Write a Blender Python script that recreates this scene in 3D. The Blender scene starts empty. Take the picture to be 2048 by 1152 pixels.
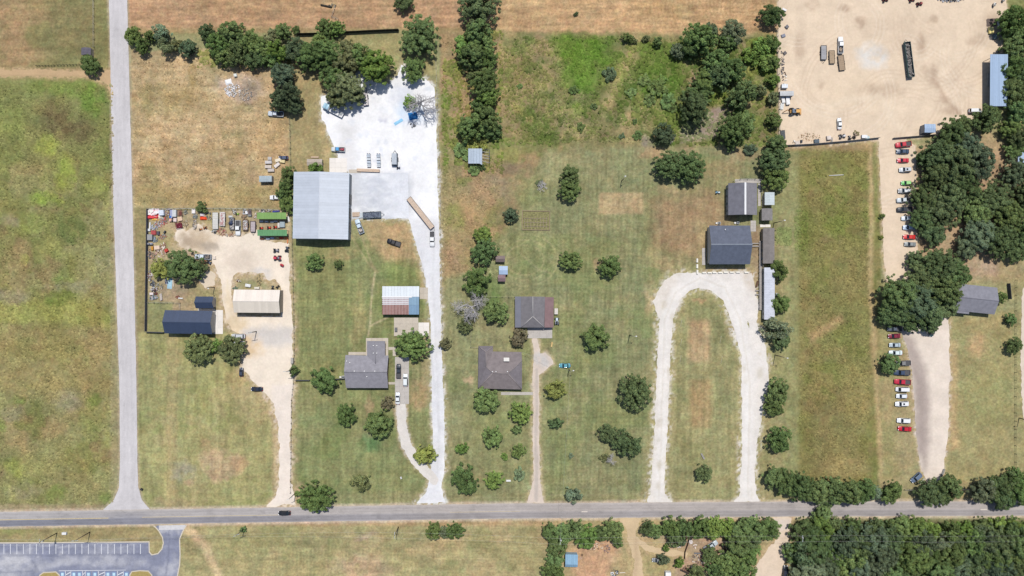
import bpy, math, random
import numpy as np
from mathutils import Vector, Matrix, geometry

scene = bpy.context.scene
S = 0.2            # metres per photograph pixel at ground level
H = 277.0          # camera height
PI = math.pi
R = math.radians

# ---------------------------------------------------------------- camera
cam_data = bpy.data.cameras.new('camera')
cam_data.sensor_width = 36.0
cam_data.lens = 36.0 * H / (2048 * S)
cam_data.clip_start = 1.0
cam_data.clip_end = 9000.0
cam = bpy.data.objects.new('camera', cam_data)
scene.collection.objects.link(cam)
cam.location = (0, 0, H)
cam.rotation_euler = (0, 0, 0)
scene.camera = cam

# ---------------------------------------------------------------- light
SUN_EL, SUN_AZ = R(66), math.atan2(0.20, 0.98)      # azimuth measured from +Y towards +X
sd = Vector((math.sin(SUN_AZ) * math.cos(SUN_EL), math.cos(SUN_AZ) * math.cos(SUN_EL), math.sin(SUN_EL)))
world = bpy.data.worlds.new('World')
scene.world = world
world.use_nodes = True
wn = world.node_tree.nodes
wl = world.node_tree.links
wn.clear()
sky = wn.new('ShaderNodeTexSky'); sky.sky_type = 'NISHITA'; sky.sun_disc = False
sky.sun_elevation = SUN_EL; sky.sun_rotation = SUN_AZ
bg = wn.new('ShaderNodeBackground'); bg.inputs[1].default_value = 0.10
wo = wn.new('ShaderNodeOutputWorld')
wl.new(sky.outputs[0], bg.inputs[0]); wl.new(bg.outputs[0], wo.inputs[0])
sun_data = bpy.data.lights.new('sun', 'SUN')
sun_data.energy = 4.2; sun_data.angle = R(0.53); sun_data.color = (1.0, 0.955, 0.88)
sun = bpy.data.objects.new('sun', sun_data)
scene.collection.objects.link(sun)
sun.rotation_euler = sd.to_track_quat('Z', 'Y').to_euler()
sun.location = (60, 60, 200)

vs = scene.view_settings
vs.view_transform = 'Standard'; vs.look = 'None'; vs.gamma = 1.0; vs.exposure = 0.45
try: vs.use_curve_mapping = False
except Exception: pass
scene.cycles.max_bounces = 5
scene.cycles.diffuse_bounces = 3
scene.cycles.transparent_max_bounces = 6

GAIN = 1.95        # how much brighter a surface shows in the picture than its own colour

# ---------------------------------------------------------------- helpers
col = scene.collection
rnd = random.Random(7)
def lin(c):
    c = c / 255.0
    return c / 12.92 if c <= 0.04045 else ((c + 0.055) / 1.055) ** 2.4
def P(r, g, b, k=1.0):
    "surface colour of something that shows as this sRGB colour in full sun"
    return tuple(min(0.82, lin(v) / GAIN * k) for v in (r, g, b))
def W(px, py, z=0.0):
    "point at height z that lies on the ray through this photograph pixel"
    k = S * (H - z) / H
    return Vector(((px - 1024) * k, (576 - py) * k, z))

_mats = {}
def mat(key, c, rough=0.85, amp=0.12, scale=1.5, bump=0.0, metal=0.0, spec=0.3, stretch=None, vary=0.05):
    if key in _mats: return _mats[key]
    m = bpy.data.materials.new(key); m.use_nodes = True
    nt = m.node_tree; n = nt.nodes; l = nt.links
    b = n['Principled BSDF']
    b.inputs['Roughness'].default_value = rough
    b.inputs['Metallic'].default_value = metal
    b.inputs['Specular IOR Level'].default_value = spec
    c = tuple(c[:3])
    if amp > 0:
        tc = n.new('ShaderNodeNewGeometry'); mp = n.new('ShaderNodeMapping')
        if stretch: mp.inputs['Scale'].default_value = stretch
        l.new(tc.outputs['Position'], mp.inputs[0])
        nz = n.new('ShaderNodeTexNoise'); nz.inputs['Scale'].default_value = scale; nz.inputs['Detail'].default_value = 5
        nz.inputs['Roughness'].default_value = 0.65
        l.new(mp.outputs[0], nz.inputs['Vector'])
        mr = n.new('ShaderNodeMapRange')
        mr.inputs[1].default_value = 0.3; mr.inputs[2].default_value = 0.7
        mr.inputs[3].default_value = 1 - amp; mr.inputs[4].default_value = 1 + amp
        l.new(nz.outputs[0], mr.inputs[0])
        vm = n.new('ShaderNodeVectorMath'); vm.operation = 'SCALE'
        vm.inputs[0].default_value = c
        if vary:
            oi = n.new('ShaderNodeObjectInfo'); rr = n.new('ShaderNodeMapRange'); rr.inputs[3].default_value = 1 - vary; rr.inputs[4].default_value = 1 + vary
            l.new(oi.outputs['Random'], rr.inputs[0]); mm = n.new('ShaderNodeMath'); mm.operation = 'MULTIPLY'
            l.new(mr.outputs[0], mm.inputs[0]); l.new(rr.outputs[0], mm.inputs[1]); l.new(mm.outputs[0], vm.inputs['Scale'])
        else:
            l.new(mr.outputs[0], vm.inputs['Scale'])
        l.new(vm.outputs[0], b.inputs['Base Color'])
        if bump > 0:
            bp = n.new('ShaderNodeBump'); bp.inputs['Strength'].default_value = 0.6; bp.inputs['Distance'].default_value = bump
            l.new(nz.outputs[0], bp.inputs['Height']); l.new(bp.outputs[0], b.inputs['Normal'])
    else:
        b.inputs['Base Color'].default_value = (*c, 1)
    _mats[key] = m
    return m
def glass(key='window glass', c=(0.012, 0.017, 0.022)):
    return mat(key, c, rough=0.08, amp=0, spec=0.5)
def paint(rgb, name=None, rough=0.35):
    return mat(name or 'paint %d %d %d' % rgb, P(*rgb), rough=rough, amp=0.04, scale=2, spec=0.45, vary=0.0)

def attr_mat(key, sc1=1.2, amp1=0.25, sc2=0.25, amp2=0.12, bump=0.05, rough=0.95, hue=0.0):
    "colour comes from the mesh attribute, grain and relief from noise"
    m = bpy.data.materials.new(key); m.use_nodes = True
    nt = m.node_tree; n = nt.nodes; l = nt.links
    b = n['Principled BSDF']; b.inputs['Roughness'].default_value = rough; b.inputs['Specular IOR Level'].default_value = 0.1
    at = n.new('ShaderNodeAttribute'); at.attribute_name = 'tone'
    ge = n.new('ShaderNodeNewGeometry')
    outs = []
    for sc, am in ((sc1, amp1), (sc2, amp2)):
        nz = n.new('ShaderNodeTexNoise'); nz.inputs['Scale'].default_value = sc; nz.inputs['Detail'].default_value = 4
        nz.inputs['Roughness'].default_value = 0.7
        l.new(ge.outputs['Position'], nz.inputs['Vector'])
        mr = n.new('ShaderNodeMapRange'); mr.inputs[1].default_value = 0.3; mr.inputs[2].default_value = 0.7
        mr.inputs[3].default_value = 1 - am; mr.inputs[4].default_value = 1 + am
        l.new(nz.outputs[0], mr.inputs[0]); outs.append((nz, mr))
    mu = n.new('ShaderNodeMath'); mu.operation = 'MULTIPLY'
    l.new(outs[0][1].outputs[0], mu.inputs[0]); l.new(outs[1][1].outputs[0], mu.inputs[1])
    vm = n.new('ShaderNodeVectorMath'); vm.operation = 'SCALE'
    l.new(at.outputs['Color'], vm.inputs[0]); l.new(mu.outputs[0], vm.inputs['Scale'])
    res = vm
    if hue:
        nh = n.new('ShaderNodeTexNoise'); nh.inputs['Scale'].default_value = 0.55; nh.inputs['Detail'].default_value = 3; nh.inputs['Roughness'].default_value = 0.7
        l.new(ge.outputs['Position'], nh.inputs['Vector'])
        ma = n.new('ShaderNodeVectorMath'); ma.operation = 'MULTIPLY_ADD'; ma.inputs[1].default_value = (hue * 1.1, hue * .7, hue); ma.inputs[2].default_value = (1 - hue * .55, 1 - hue * .35, 1 - hue * .5)
        l.new(nh.outputs['Color'], ma.inputs[0])
        res = n.new('ShaderNodeVectorMath'); res.operation = 'MULTIPLY'; l.new(vm.outputs[0], res.inputs[0]); l.new(ma.outputs[0], res.inputs[1])
    l.new(res.outputs[0], b.inputs['Base Color'])
    if bump:
        bp = n.new('ShaderNodeBump'); bp.inputs['Strength'].default_value = 0.7; bp.inputs['Distance'].default_value = bump
        l.new(outs[0][0].outputs[0], bp.inputs['Height']); l.new(bp.outputs[0], b.inputs['Normal'])
    _mats[key] = m
    return m

def link(name, me, parent=None, loc=None, m=None, rz=None):
    o = bpy.data.objects.new(name, me); col.objects.link(o)
    if parent is not None: o.parent = parent
    if loc is not None: o.location = loc
    if rz is not None: o.rotation_euler = (0, 0, rz)
    if m is not None:
        if len(o.material_slots): o.material_slots[0].link = 'OBJECT'; o.material_slots[0].material = m
    return o
def tag(o, label, cat, group=None):
    o['label'] = label; o['category'] = cat
    if group: o['group'] = group
    return o
def thing(name, label, cat, loc=(0, 0, 0), rz=0.0, group=None):
    o = bpy.data.objects.new(name, None); col.objects.link(o)
    o.empty_display_size = 0.5
    o.location = loc; o.rotation_euler = (0, 0, rz)
    return tag(o, label, cat, group)
def struct(o):
    o['kind'] = 'structure'; return o

class MB:
    "collects simple solids into one mesh"
    def __init__(s): s.v = []; s.f = []; s.sm = []
    def poly(s, pts, smooth=False):
        i = len(s.v); s.v += [tuple(p) for p in pts]; s.f.append(tuple(range(i, i + len(pts)))); s.sm.append(smooth); return s
    def hexa(s, b, t):
        "solid between two quads given counter clockwise from above: bottom b, top t"
        i = len(s.v); s.v += [tuple(p) for p in b] + [tuple(p) for p in t]
        for f in ((3, 2, 1, 0), (4, 5, 6, 7), (0, 1, 5, 4), (1, 2, 6, 5), (2, 3, 7, 6), (3, 0, 4, 7)):
            s.f.append(tuple(i + k for k in f)); s.sm.append(False)
        return s
    def box(s, x0, y0, z0, x1, y1, z1, tx=0.0, ty=0.0):
        "box, its top drawn in by tx, ty"
        return s.hexa([(x0, y0, z0), (x1, y0, z0), (x1, y1, z0), (x0, y1, z0)],
                      [(x0 + tx, y0 + ty, z1), (x1 - tx, y0 + ty, z1), (x1 - tx, y1 - ty, z1), (x0 + tx, y1 - ty, z1)])
    def rbox(s, cx, cy, z0, L, Wd, h, a):
        c, n = math.cos(a), math.sin(a)
        q = [(cx + c * x - n * y, cy + n * x + c * y) for x, y in ((-L / 2, -Wd / 2), (L / 2, -Wd / 2), (L / 2, Wd / 2), (-L / 2, Wd / 2))]
        return s.hexa([(x, y, z0) for x, y in q], [(x, y, z0 + h) for x, y in q])
    def prism(s, pts, z0, z1, top=True, bottom=False):
        n = len(pts); i = len(s.v)
        s.v += [(p[0], p[1], z0) for p in pts] + [(p[0], p[1], z1) for p in pts]
        for k in range(n):
            j = (k + 1) % n; s.f.append((i + k, i + j, i + n + j, i + n + k)); s.sm.append(False)
        if top: s.f.append(tuple(range(i + n, i + 2 * n))); s.sm.append(False)
        if bottom: s.f.append(tuple(range(i + n - 1, i - 1, -1))); s.sm.append(False)
        return s
    def cyl(s, p0, p1, r0, r1=None, n=8, cap=True):
        r1 = r0 if r1 is None else r1
        p0 = Vector(p0); p1 = Vector(p1); d = (p1 - p0).normalized()
        a = d.orthogonal().normalized(); b = d.cross(a)
        i = len(s.v)
        for p, r in ((p0, r0), (p1, r1)):
            for k in range(n):
                t = 2 * PI * k / n; s.v.append(tuple(p + (a * math.cos(t) + b * math.sin(t)) * r))
        for k in range(n):
            j = (k + 1) % n; s.f.append((i + k, i + j, i + n + j, i + n + k)); s.sm.append(True)
        if cap:
            s.f.append(tuple(i + n - 1 - k for k in range(n))); s.sm.append(False)
            s.f.append(tuple(i + n + k for k in range(n))); s.sm.append(False)
        return s
    def tube(s, pts, r, n=5):
        for a, b in zip(pts[:-1], pts[1:]): s.cyl(a, b, r, r, n, True)
        return s
    def mesh(s, name, m=None):
        me = bpy.data.meshes.new(name); me.from_pydata(s.v, [], s.f)
        me.polygons.foreach_set('use_smooth', s.sm)
        if m is not None: me.materials.append(m)
        me.update(); return me
    def obj(s, name, m, parent=None, loc=None, rz=None):
        return link(name, s.mesh(name, m), parent, loc, None, rz)

def tone_mesh(name, verts, faces, tones, m, smooth=False):
    "fast mesh from arrays with a colour for each vertex"
    me = bpy.data.meshes.new(name)
    nv, nf, k = len(verts), len(faces), faces.shape[1]
    me.vertices.add(nv); me.vertices.foreach_set('co', np.ascontiguousarray(verts, dtype=np.float32).ravel())
    me.loops.add(nf * k); me.loops.foreach_set('vertex_index', np.ascontiguousarray(faces, dtype=np.int32).ravel())
    me.polygons.add(nf); me.polygons.foreach_set('loop_start', np.arange(0, nf * k, k, dtype=np.int32))
    try: me.polygons.foreach_set('loop_total', np.full(nf, k, dtype=np.int32))
    except Exception: pass
    if smooth: me.polygons.foreach_set('use_smooth', np.ones(nf, dtype=bool))
    if tones is not None:
        at = me.attributes.new('tone', 'FLOAT_COLOR', 'POINT')
        c4 = np.ones((nv, 4), dtype=np.float32); c4[:, :3] = tones
        at.data.foreach_set('color', c4.ravel())
    me.update(calc_edges=True); me.validate()
    if m is not None: me.materials.append(m)
    return me

ORD = ['first', 'second', 'third', 'fourth', 'fifth', 'sixth', 'seventh', 'eighth', 'ninth', 'tenth', 'eleventh', 'twelfth', 'thirteenth',
       'fourteenth', 'fifteenth', 'sixteenth', 'seventeenth', 'eighteenth', 'nineteenth', 'twentieth'] + \
      ['twenty-' + w for w in 'first second third fourth fifth sixth seventh eighth ninth'.split()] + ['thirtieth'] + \
      ['thirty-' + w for w in 'first second third fourth fifth sixth seventh eighth ninth'.split()] + ['fortieth'] + \
      ['forty-' + w for w in 'first second third fourth fifth sixth seventh eighth ninth'.split()] + ['fiftieth'] + \
      ['fifty-' + w for w in 'first second third fourth fifth sixth seventh eighth ninth'.split()] + ['sixtieth'] + \
      ['sixty-' + w for w in 'first second third fourth fifth sixth seventh eighth ninth'.split()]
# ================================================================ GROUND
STEP = 2.5                                   # photograph pixels, 0.5 m
X0, X1, Y0, Y1 = -130, 2180, -120, 1275
gx = np.arange(X0, X1 + 0.1, STEP); gy = np.arange(Y0, Y1 + 0.1, STEP)
PX, PY = np.meshgrid(gx, gy)
NR, NC = PX.shape
nrs = np.random.RandomState(11)
def vnoise(x, y, scale, seed):
    r = np.random.RandomState(seed); n = 256
    g = r.rand(n, n).astype(np.float32)
    u = x / scale + 1000; v = y / scale + 1000
    iu = np.floor(u).astype(int); iv = np.floor(v).astype(int)
    fu = u - iu; fv = v - iv
    fu = fu * fu * (3 - 2 * fu); fv = fv * fv * (3 - 2 * fv)
    a = g[iv % n, iu % n]; b = g[iv % n, (iu + 1) % n]; c = g[(iv + 1) % n, iu % n]; d = g[(iv + 1) % n, (iu + 1) % n]
    return (a * (1 - fu) + b * fu) * (1 - fv) + (c * (1 - fu) + d * fu) * fv
def fbm(x, y, scale, seed, o=4, g=0.55):
    s = 0; a = 1; t = 0
    for k in range(o):
        s = s + a * vnoise(x, y, scale / 2 ** k, seed + k * 17); t += a; a *= g
    return s / t
WX = (fbm(PX, PY, 34, 1) - 0.5) * 2 + (fbm(PX, PY, 9, 5, 2) - 0.5) * 0.8
WY = (fbm(PX, PY, 34, 91) - 0.5) * 2 + (fbm(PX, PY, 9, 95, 2) - 0.5) * 0.8
N40 = fbm(PX, PY, 60, 201); N15 = fbm(PX, PY, 18, 231); N6 = fbm(PX, PY, 7, 251, 2); NB = fbm(PX, PY, 13, 271, 3)

def sdf(pts, wob):
    "signed distance in pixels to a polygon, negative inside; edges wander by wob"
    p = np.array(pts, dtype=float)
    m = 60 + wob * 2
    j0 = max(0, int((p[:, 0].min() - m - X0) / STEP)); j1 = min(NC, int((p[:, 0].max() + m - X0) / STEP) + 1)
    i0 = max(0, int((p[:, 1].min() - m - Y0) / STEP)); i1 = min(NR, int((p[:, 1].max() + m - Y0) / STEP) + 1)
    out = np.full((NR, NC), 1e3)
    if j1 <= j0 or i1 <= i0: return out
    sl = (slice(i0, i1), slice(j0, j1))
    x = PX[sl] + WX[sl] * wob; y = PY[sl] + WY[sl] * wob
    d = np.full(x.shape, 1e9); ins = np.zeros(x.shape, bool)
    for k in range(len(p)):
        ax, ay = p[k]; bx, by = p[(k + 1) % len(p)]
        dx, dy = bx - ax, by - ay; L = dx * dx + dy * dy + 1e-9
        t = np.clip(((x - ax) * dx + (y - ay) * dy) / L, 0, 1)
        d = np.minimum(d, (x - ax - t * dx) ** 2 + (y - ay - t * dy) ** 2)
        c = ((ay > y) != (by > y)) & (x < (bx - ax) * (y - ay) / (by - ay + 1e-12) + ax)
        ins ^= c
    d = np.sqrt(d); out[sl] = np.where(ins, -d, d)
    return out
def pm(pts, f=8, wob=5): return np.clip(0.5 - sdf(pts, wob) / f, 0, 1)
def rect(x0, y0, x1, y1, f=8, wob=4): return pm([(x0, y0), (x1, y0), (x1, y1), (x0, y1)], f, wob)
def lmd(pts, wob):
    x = PX + WX * wob; y = PY + WY * wob; d = np.full(x.shape, 1e9)
    for (ax, ay), (bx, by) in zip(pts[:-1], pts[1:]):
        dx, dy = bx - ax, by - ay; L = dx * dx + dy * dy + 1e-9
        t = np.clip(((x - ax) * dx + (y - ay) * dy) / L, 0, 1)
        d = np.minimum(d, (x - ax - t * dx) ** 2 + (y - ay - t * dy) ** 2)
    return np.sqrt(d)
def lm(pts, w, f=4, wob=2): return np.clip(0.5 - (lmd(pts, wob) - w / 2) / f, 0, 1)
def em(cx, cy, rx, ry, f=0.7, wob=9):
    r = np.sqrt(((PX + WX * wob * 1.3 - cx) / rx) ** 2 + ((PY + WY * wob * 1.3 - cy) / ry) ** 2)
    return np.clip((1 + f / 2 - r) / f, 0, 1) * np.clip(0.72 + (NB - 0.40) * 2.4, 0.35, 1)
class Canvas:
    def __init__(s, c): s.c = np.empty((NR, NC, 3), np.float32); s.c[:] = P(*c)
    def mix(s, m, c, o=1.0):
        m = (np.clip(m, 0, 1) * o)[..., None]; s.c = s.c * (1 - m) + np.array(P(*c), np.float32) * m; return s
    def mul(s, m, k):
        s.c = s.c * (1 + np.clip(m, 0, 1)[..., None] * (np.array(k, np.float32) - 1)); return s

G = Canvas((156, 154, 108))
def blobs(mask, c, seed, scale, thr, o=0.8, soft=0.12):
    n = fbm(PX, PY, scale, seed)
    G.mix(mask * np.clip((n - thr) / soft, 0, 1), c, o)

# --- far left meadow, rough and patchy
mea = rect(-140, 155, 236, 1024, 6, 2)
G.mix(mea, (146, 142, 92))
blobs(mea, (163, 144, 98), 301, 95, 0.53, 0.85)
blobs(mea, (126, 128, 70), 311, 70, 0.55, 0.8)
blobs(mea, (162, 160, 92), 321, 55, 0.60, 0.6)
blobs(mea, (140, 118, 82), 331, 38, 0.62, 0.6)
up = mea * rect(-140, 150, 225, 340, 40, 10)
G.mix(up, (124, 130, 72), 0.6)
G.mix(em(183, 193, 24, 34), (108, 138, 54), 0.8); G.mix(em(120, 175, 60, 18), (116, 138, 58), 0.6)
G.mix(em(112, 245, 62, 38), (116, 102, 70), 0.85); G.mix(em(165, 265, 34, 24), (120, 106, 72), 0.7)
G.mix(em(150, 220, 14, 20), (150, 150, 92), 0.7); G.mix(em(93, 290, 26, 20), (156, 166, 74), 0.8)
G.mix(em(128, 345, 22, 34), (156, 168, 70), 0.75); G.mix(em(192, 368, 20, 14), (156, 160, 80), 0.7)
G.mix(em(60, 250, 30, 50), (150, 158, 92), 0.5); G.mix(em(20, 240, 30, 30), (152, 160, 84), 0.5)
G.mix(em(80, 395, 18, 14), (148, 168, 68), 0.8); G.mix(em(110, 400, 14, 10), (146, 160, 68), 0.7)
G.mix(em(144, 458, 30, 28, 0.3, 3), (110, 120, 66), 0.9); G.mix(em(62, 445, 28, 22), (140, 150, 72), 0.6)
G.mix(em(52, 520, 12, 9), (146, 158, 62), 0.7); G.mix(em(125, 560, 22, 26), (116, 130, 62), 0.7)
G.mix(pm([(-130, 608), (60, 600), (190, 600), (232, 640), (235, 660), (60, 645), (-130, 655)], 14, 8), (162, 164, 84), 0.62)
G.mix(em(108, 598, 20, 12), (114, 128, 56), 0.8); G.mix(em(140, 592, 14, 8), (114, 126, 56), 0.7)
G.mix(em(20, 592, 40, 14), (150, 140, 116), 0.7); G.mix(em(150, 575, 60, 10), (150, 142, 112), 0.55); G.mix(em(210, 530, 18, 26), (150, 140, 110), 0.5)
G.mix(em(22, 440, 18, 14), (160, 144, 120), 0.5); G.mix(em(30, 530, 34, 60), (166, 142, 98), 0.55)
G.mix(rect(-130, 655, 236, 790, 30, 12), (160, 142, 92), 0.5); G.mix(em(190, 610, 26, 40), (140, 122, 72), 0.5)
G.mix(em(185, 790, 40, 40), (150, 132, 84), 0.6); G.mix(em(186, 800, 14, 14), (118, 132, 58), 0.7); G.mix(em(32, 803, 14, 9), (124, 138, 66), 0.7)
G.mix(em(135, 800, 26, 22), (158, 148, 122), 0.6); G.mix(em(20, 830, 24, 12), (156, 146, 118), 0.5); G.mix(em(0, 850, 10, 20), (128, 146, 68), 0.7)
G.mix(em(30, 935, 22, 20), (150, 158, 76), 0.7); G.mix(em(70, 935, 30, 20), (166, 160, 96), 0.6); G.mix(em(145, 935, 34, 30), (146, 134, 82), 0.55)
G.mix(em(105, 985, 26, 14), (126, 138, 66), 0.75); G.mix(em(50, 980, 34, 16), (156, 146, 112), 0.6); G.mix(em(215, 995, 16, 12), (120, 136, 66), 0.7)
G.mix(rect(220, 160, 237, 1010, 6, 2), (160, 150, 112), 0.55)
G.mix(rect(-130, 1008, 212, 1026, 8, 3), (172, 152, 116), 0.8)
# --- field above the track
top = rect(-140, -130, 222, 150, 8, 3)
G.mix(top, (146, 132, 88)); blobs(top, (166, 138, 98), 401, 60, 0.5, 0.8); blobs(top, (128, 128, 78), 411, 70, 0.55, 0.7)
G.mix(rect(85, -130, 222, 135, 40, 14), (136, 130, 84), 0.55); G.mix(rect(190, -130, 222, 150, 6, 2), (130, 130, 80), 0.7)
G.mix(em(18, 50, 30, 70), (168, 136, 98), 0.6)
# --- ploughed / hay field along the top
hay = rect(256, -130, 1556, 66, 5, 2)
G.mix(hay, (188, 150, 112)); G.mix(rect(960, -130, 1556, 72, 20, 6), (198, 162, 116), 0.9)
G.mix(rect(380, -130, 800, 30, 30, 8), (172, 140, 100), 0.55); G.mix(em(1320, 20, 60, 20), (170, 142, 96), 0.5)
hs = fbm(PX * 0.12 + WX * 4, PY + WX * 2, 4.2, 421, 2)
G.mul(hay * np.clip((hs - 0.5) * 4, 0, 1), (0.84, 0.83, 0.82)); G.mul(hay * np.clip((0.42 - hs) * 5, 0, 1), (1.16, 1.15, 1.1))
sw = np.sin(np.sqrt((PX - 1505) ** 2 + (PY * 1.3 - 20) ** 2) * 2 * PI / 7.5 + WX * 2)
G.mul(rect(1290, -130, 1556, 66, 30, 6) * np.clip(sw, 0, 1), (0.88, 0.86, 0.82))
G.mix(rect(255, 55, 1000, 74, 8, 4), (150, 140, 92), 0.55)
# --- straw field under it
stf = rect(262, 100, 578, 416, 6, 3)
G.mix(stf, (190, 164, 122)); blobs(stf, (172, 146, 100), 431, 50, 0.52, 0.7); blobs(stf, (204, 178, 134), 441, 30, 0.55, 0.7)
blobs(stf, (150, 138, 92), 451, 60, 0.6, 0.6)
hs2 = fbm(PX * 0.25, PY, 6, 461, 3); G.mul(stf * np.clip((hs2 - 0.52) * 4, 0, 1), (0.88, 0.87, 0.86))
G.mix(em(290, 195, 14, 30), (150, 140, 92), 0.6); G.mix(em(385, 150, 8, 26, 0.4, 2), (160, 136, 84), 0.7); G.mix(em(345, 200, 70, 34), (166, 148, 98), 0.45)
G.mix(em(480, 175, 44, 26), (196, 176, 156), 0.8); G.mix(em(498, 190, 16, 22), (150, 134, 116), 0.8); G.mix(em(488, 215, 20, 10), (150, 140, 98), 0.6)
G.mix(em(460, 300, 60, 14), (160, 134, 92), 0.5); G.mix(em(350, 340, 40, 18), (158, 136, 92), 0.5)
G.mix(rect(262, 370, 578, 416, 16, 8), (166, 148, 96), 0.6)
G.mix(em(545, 290, 40, 60), (204, 172, 122), 0.5)
# --- strip beside the side road and lawn of the junk yard lot
G.mix(rect(268, 415, 294, 1012, 4, 2), (152, 138, 94))
lot = rect(275, 664, 560, 1012, 6, 3)
G.mix(lot, (163, 158, 104)); blobs(lot, (150, 152, 92), 471, 60, 0.53, 0.6); blobs(lot, (178, 164, 116), 481, 40, 0.57, 0.5)
G.mix(rect(334, 672, 356, 1010, 6, 3), (178, 160, 112), 0.6)
G.mix(em(440, 930, 40, 34, 0.35, 10), (192, 164, 126), 0.85); G.mix(em(478, 930, 16, 14), (190, 152, 110), 0.6); G.mix(em(413, 890, 10, 10), (188, 152, 110), 0.6)
pl = np.sin(PY * 2 * PI / 6 + WX * 2); G.mul(em(440, 930, 40, 34) * np.clip(pl, 0, 1), (0.86, 0.86, 0.86))
G.mix(em(365, 945, 20, 18), (172, 166, 146), 0.6); G.mix(em(376, 968, 8, 6), (190, 158, 122), 0.7); G.mix(em(345, 1005, 40, 10), (180, 160, 120), 0.6)
G.mix(em(510, 800, 44, 40), (190, 166, 122), 0.7); G.mix(em(500, 850, 40, 60), (174, 162, 108), 0.5); G.mix(em(470, 755, 30, 18), (180, 156, 108), 0.5)
G.mix(rect(545, 790, 556, 1010, 8, 3), (196, 170, 130), 0.7)
# --- inside the junk yard and navy house lot
jy = rect(296, 420, 582, 664, 5, 3)
G.mix(jy, (176, 158, 122)); blobs(jy, (160, 148, 104), 491, 30, 0.5, 0.7); blobs(jy, (190, 172, 138), 501, 26, 0.55, 0.6)
G.mix(rect(296, 640, 392, 664, 6, 3), (152, 152, 98)); G.mix(rect(296, 606, 345, 662, 6, 3), (152, 152, 100), 0.9)
G.mix(em(330, 480, 20, 20), (164, 154, 100), 0.6); G.mix(em(385, 485, 24, 22), (168, 152, 136), 0.8); G.mix(em(420, 490, 26, 14), (150, 140, 130), 0.8)
G.mix(em(415, 590, 40, 20), (164, 156, 106), 0.7); G.mix(em(440, 640, 20, 40), (158, 152, 106), 0.7); G.mix(em(345, 585, 34, 14), (160, 140, 116), 0.6)
G.mix(em(505, 558, 40, 18), (172, 160, 120), 0.7); G.mix(em(500, 573, 30, 10), (140, 142, 96), 0.7); G.mix(em(420, 445, 20, 20), (156, 152, 98), 0.6)
G.mix(em(445, 440, 40, 14), (164, 154, 104), 0.5)
# --- field left of the white yard, warehouse lawn, house lawn
f3 = rect(582, 66, 660, 345, 8, 4); G.mix(f3, (166, 150, 104)); G.mix(rect(660, 62, 872, 150, 10, 6), (164, 154, 104))
st3 = np.sin(PX * 2 * PI / 11 + WX); G.mul(rect(590, 70, 860, 345, 12, 4) * np.clip(st3, 0, 1), (0.94, 0.96, 0.94))
G.mix(em(652, 285, 10, 40), (190, 164, 116), 0.6); G.mix(em(600, 130, 14, 40), (182, 156, 112), 0.6)
law = rect(585, 480, 880, 1010, 6, 3)
G.mix(law, (139, 143, 93)); blobs(law, (150, 148, 100), 511, 50, 0.52, 0.6); blobs(law, (126, 138, 80), 521, 60, 0.55, 0.6)
G.mix(rect(585, 480, 700, 780, 40, 14), (144, 144, 90), 0.5)
G.mix(em(680, 505, 30, 14), (172, 152, 106), 0.8); G.mix(em(718, 640, 14, 70), (172, 158, 106), 0.75); G.mix(em(660, 580, 60, 50), (150, 148, 94), 0.4)
G.mix(pm([(722, 445), (800, 432), (828, 480), (856, 560), (850, 600), (842, 560), (812, 530), (770, 520), (735, 470)], 10, 6), (186, 158, 114), 0.9)
G.mix(em(790, 470, 50, 30), (196, 162, 116), 0.7); G.mix(em(790, 440, 50, 6), (134, 140, 84), 0.7); G.mix(em(800, 540, 40, 24), (130, 142, 80), 0.8)
G.mix(em(750, 480, 20, 30), (168, 152, 108), 0.5)
for pts in ([(700, 468), (735, 525), (755, 545)], [(722, 470), (738, 510), (748, 540)]): G.mix(lm(pts, 2.2, 3, 1), (190, 170, 128), 0.7)
G.mix(lm([(749, 545), (744, 580), (741, 640), (737, 672)], 3.2, 3, 1.5), (206, 190, 148), 0.85); G.mix(lm([(741, 652), (775, 634)], 3, 3, 1.5), (206, 188, 146), 0.85)
G.mix(rect(842, 640, 858, 780, 6, 3), (186, 164, 122), 0.6); G.mix(em(838, 790, 22, 26), (196, 164, 120), 0.85); G.mix(em(828, 740, 10, 40), (166, 152, 108), 0.6)
G.mix(em(740, 885, 22, 16), (104, 136, 84), 0.8); G.mix(em(740, 820, 8, 24), (186, 160, 120), 0.7); G.mix(em(735, 860, 14, 20), (160, 154, 112), 0.5)
G.mix(rect(588, 985, 880, 1012, 10, 4), (166, 158, 112), 0.45); G.mix(em(595, 985, 14, 16), (190, 164, 126), 0.8)
G.mix(lm([(783, 800), (796, 850), (812, 890), (846, 935)], 6, 8, 2), (190, 166, 130), 0.8)
# --- parcel between the white drive and the centre houses
cen = rect(880, 66, 1096, 600, 6, 3); G.mix(cen, (156, 142, 98)); blobs(cen, (172, 142, 104), 531, 50, 0.5, 0.8); blobs(cen, (132, 138, 78), 541, 40, 0.56, 0.8)
blobs(cen, (140, 122, 92), 551, 34, 0.6, 0.6)
G.mix(rect(880, 380, 950, 560, 30, 10), (168, 142, 100), 0.5); G.mix(em(910, 430, 20, 26), (138, 142, 74), 0.7)
G.mix(em(985, 380, 50, 30), (160, 142, 114), 0.7); G.mix(em(960, 410, 40, 40), (180, 144, 102), 0.5); G.mix(em(1020, 310, 28, 18), (158, 152, 88), 0.8)
G.mix(em(1015, 335, 24, 12), (140, 122, 96), 0.7); G.mix(em(1050, 240, 50, 40), (150, 128, 92), 0.6); G.mix(em(905, 510, 14, 26), (176, 142, 110), 0.7)
G.mix(em(900, 190, 14, 80), (150, 138, 96), 0.6); G.mix(em(925, 200, 20, 60), (176, 142, 106), 0.6)
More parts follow.
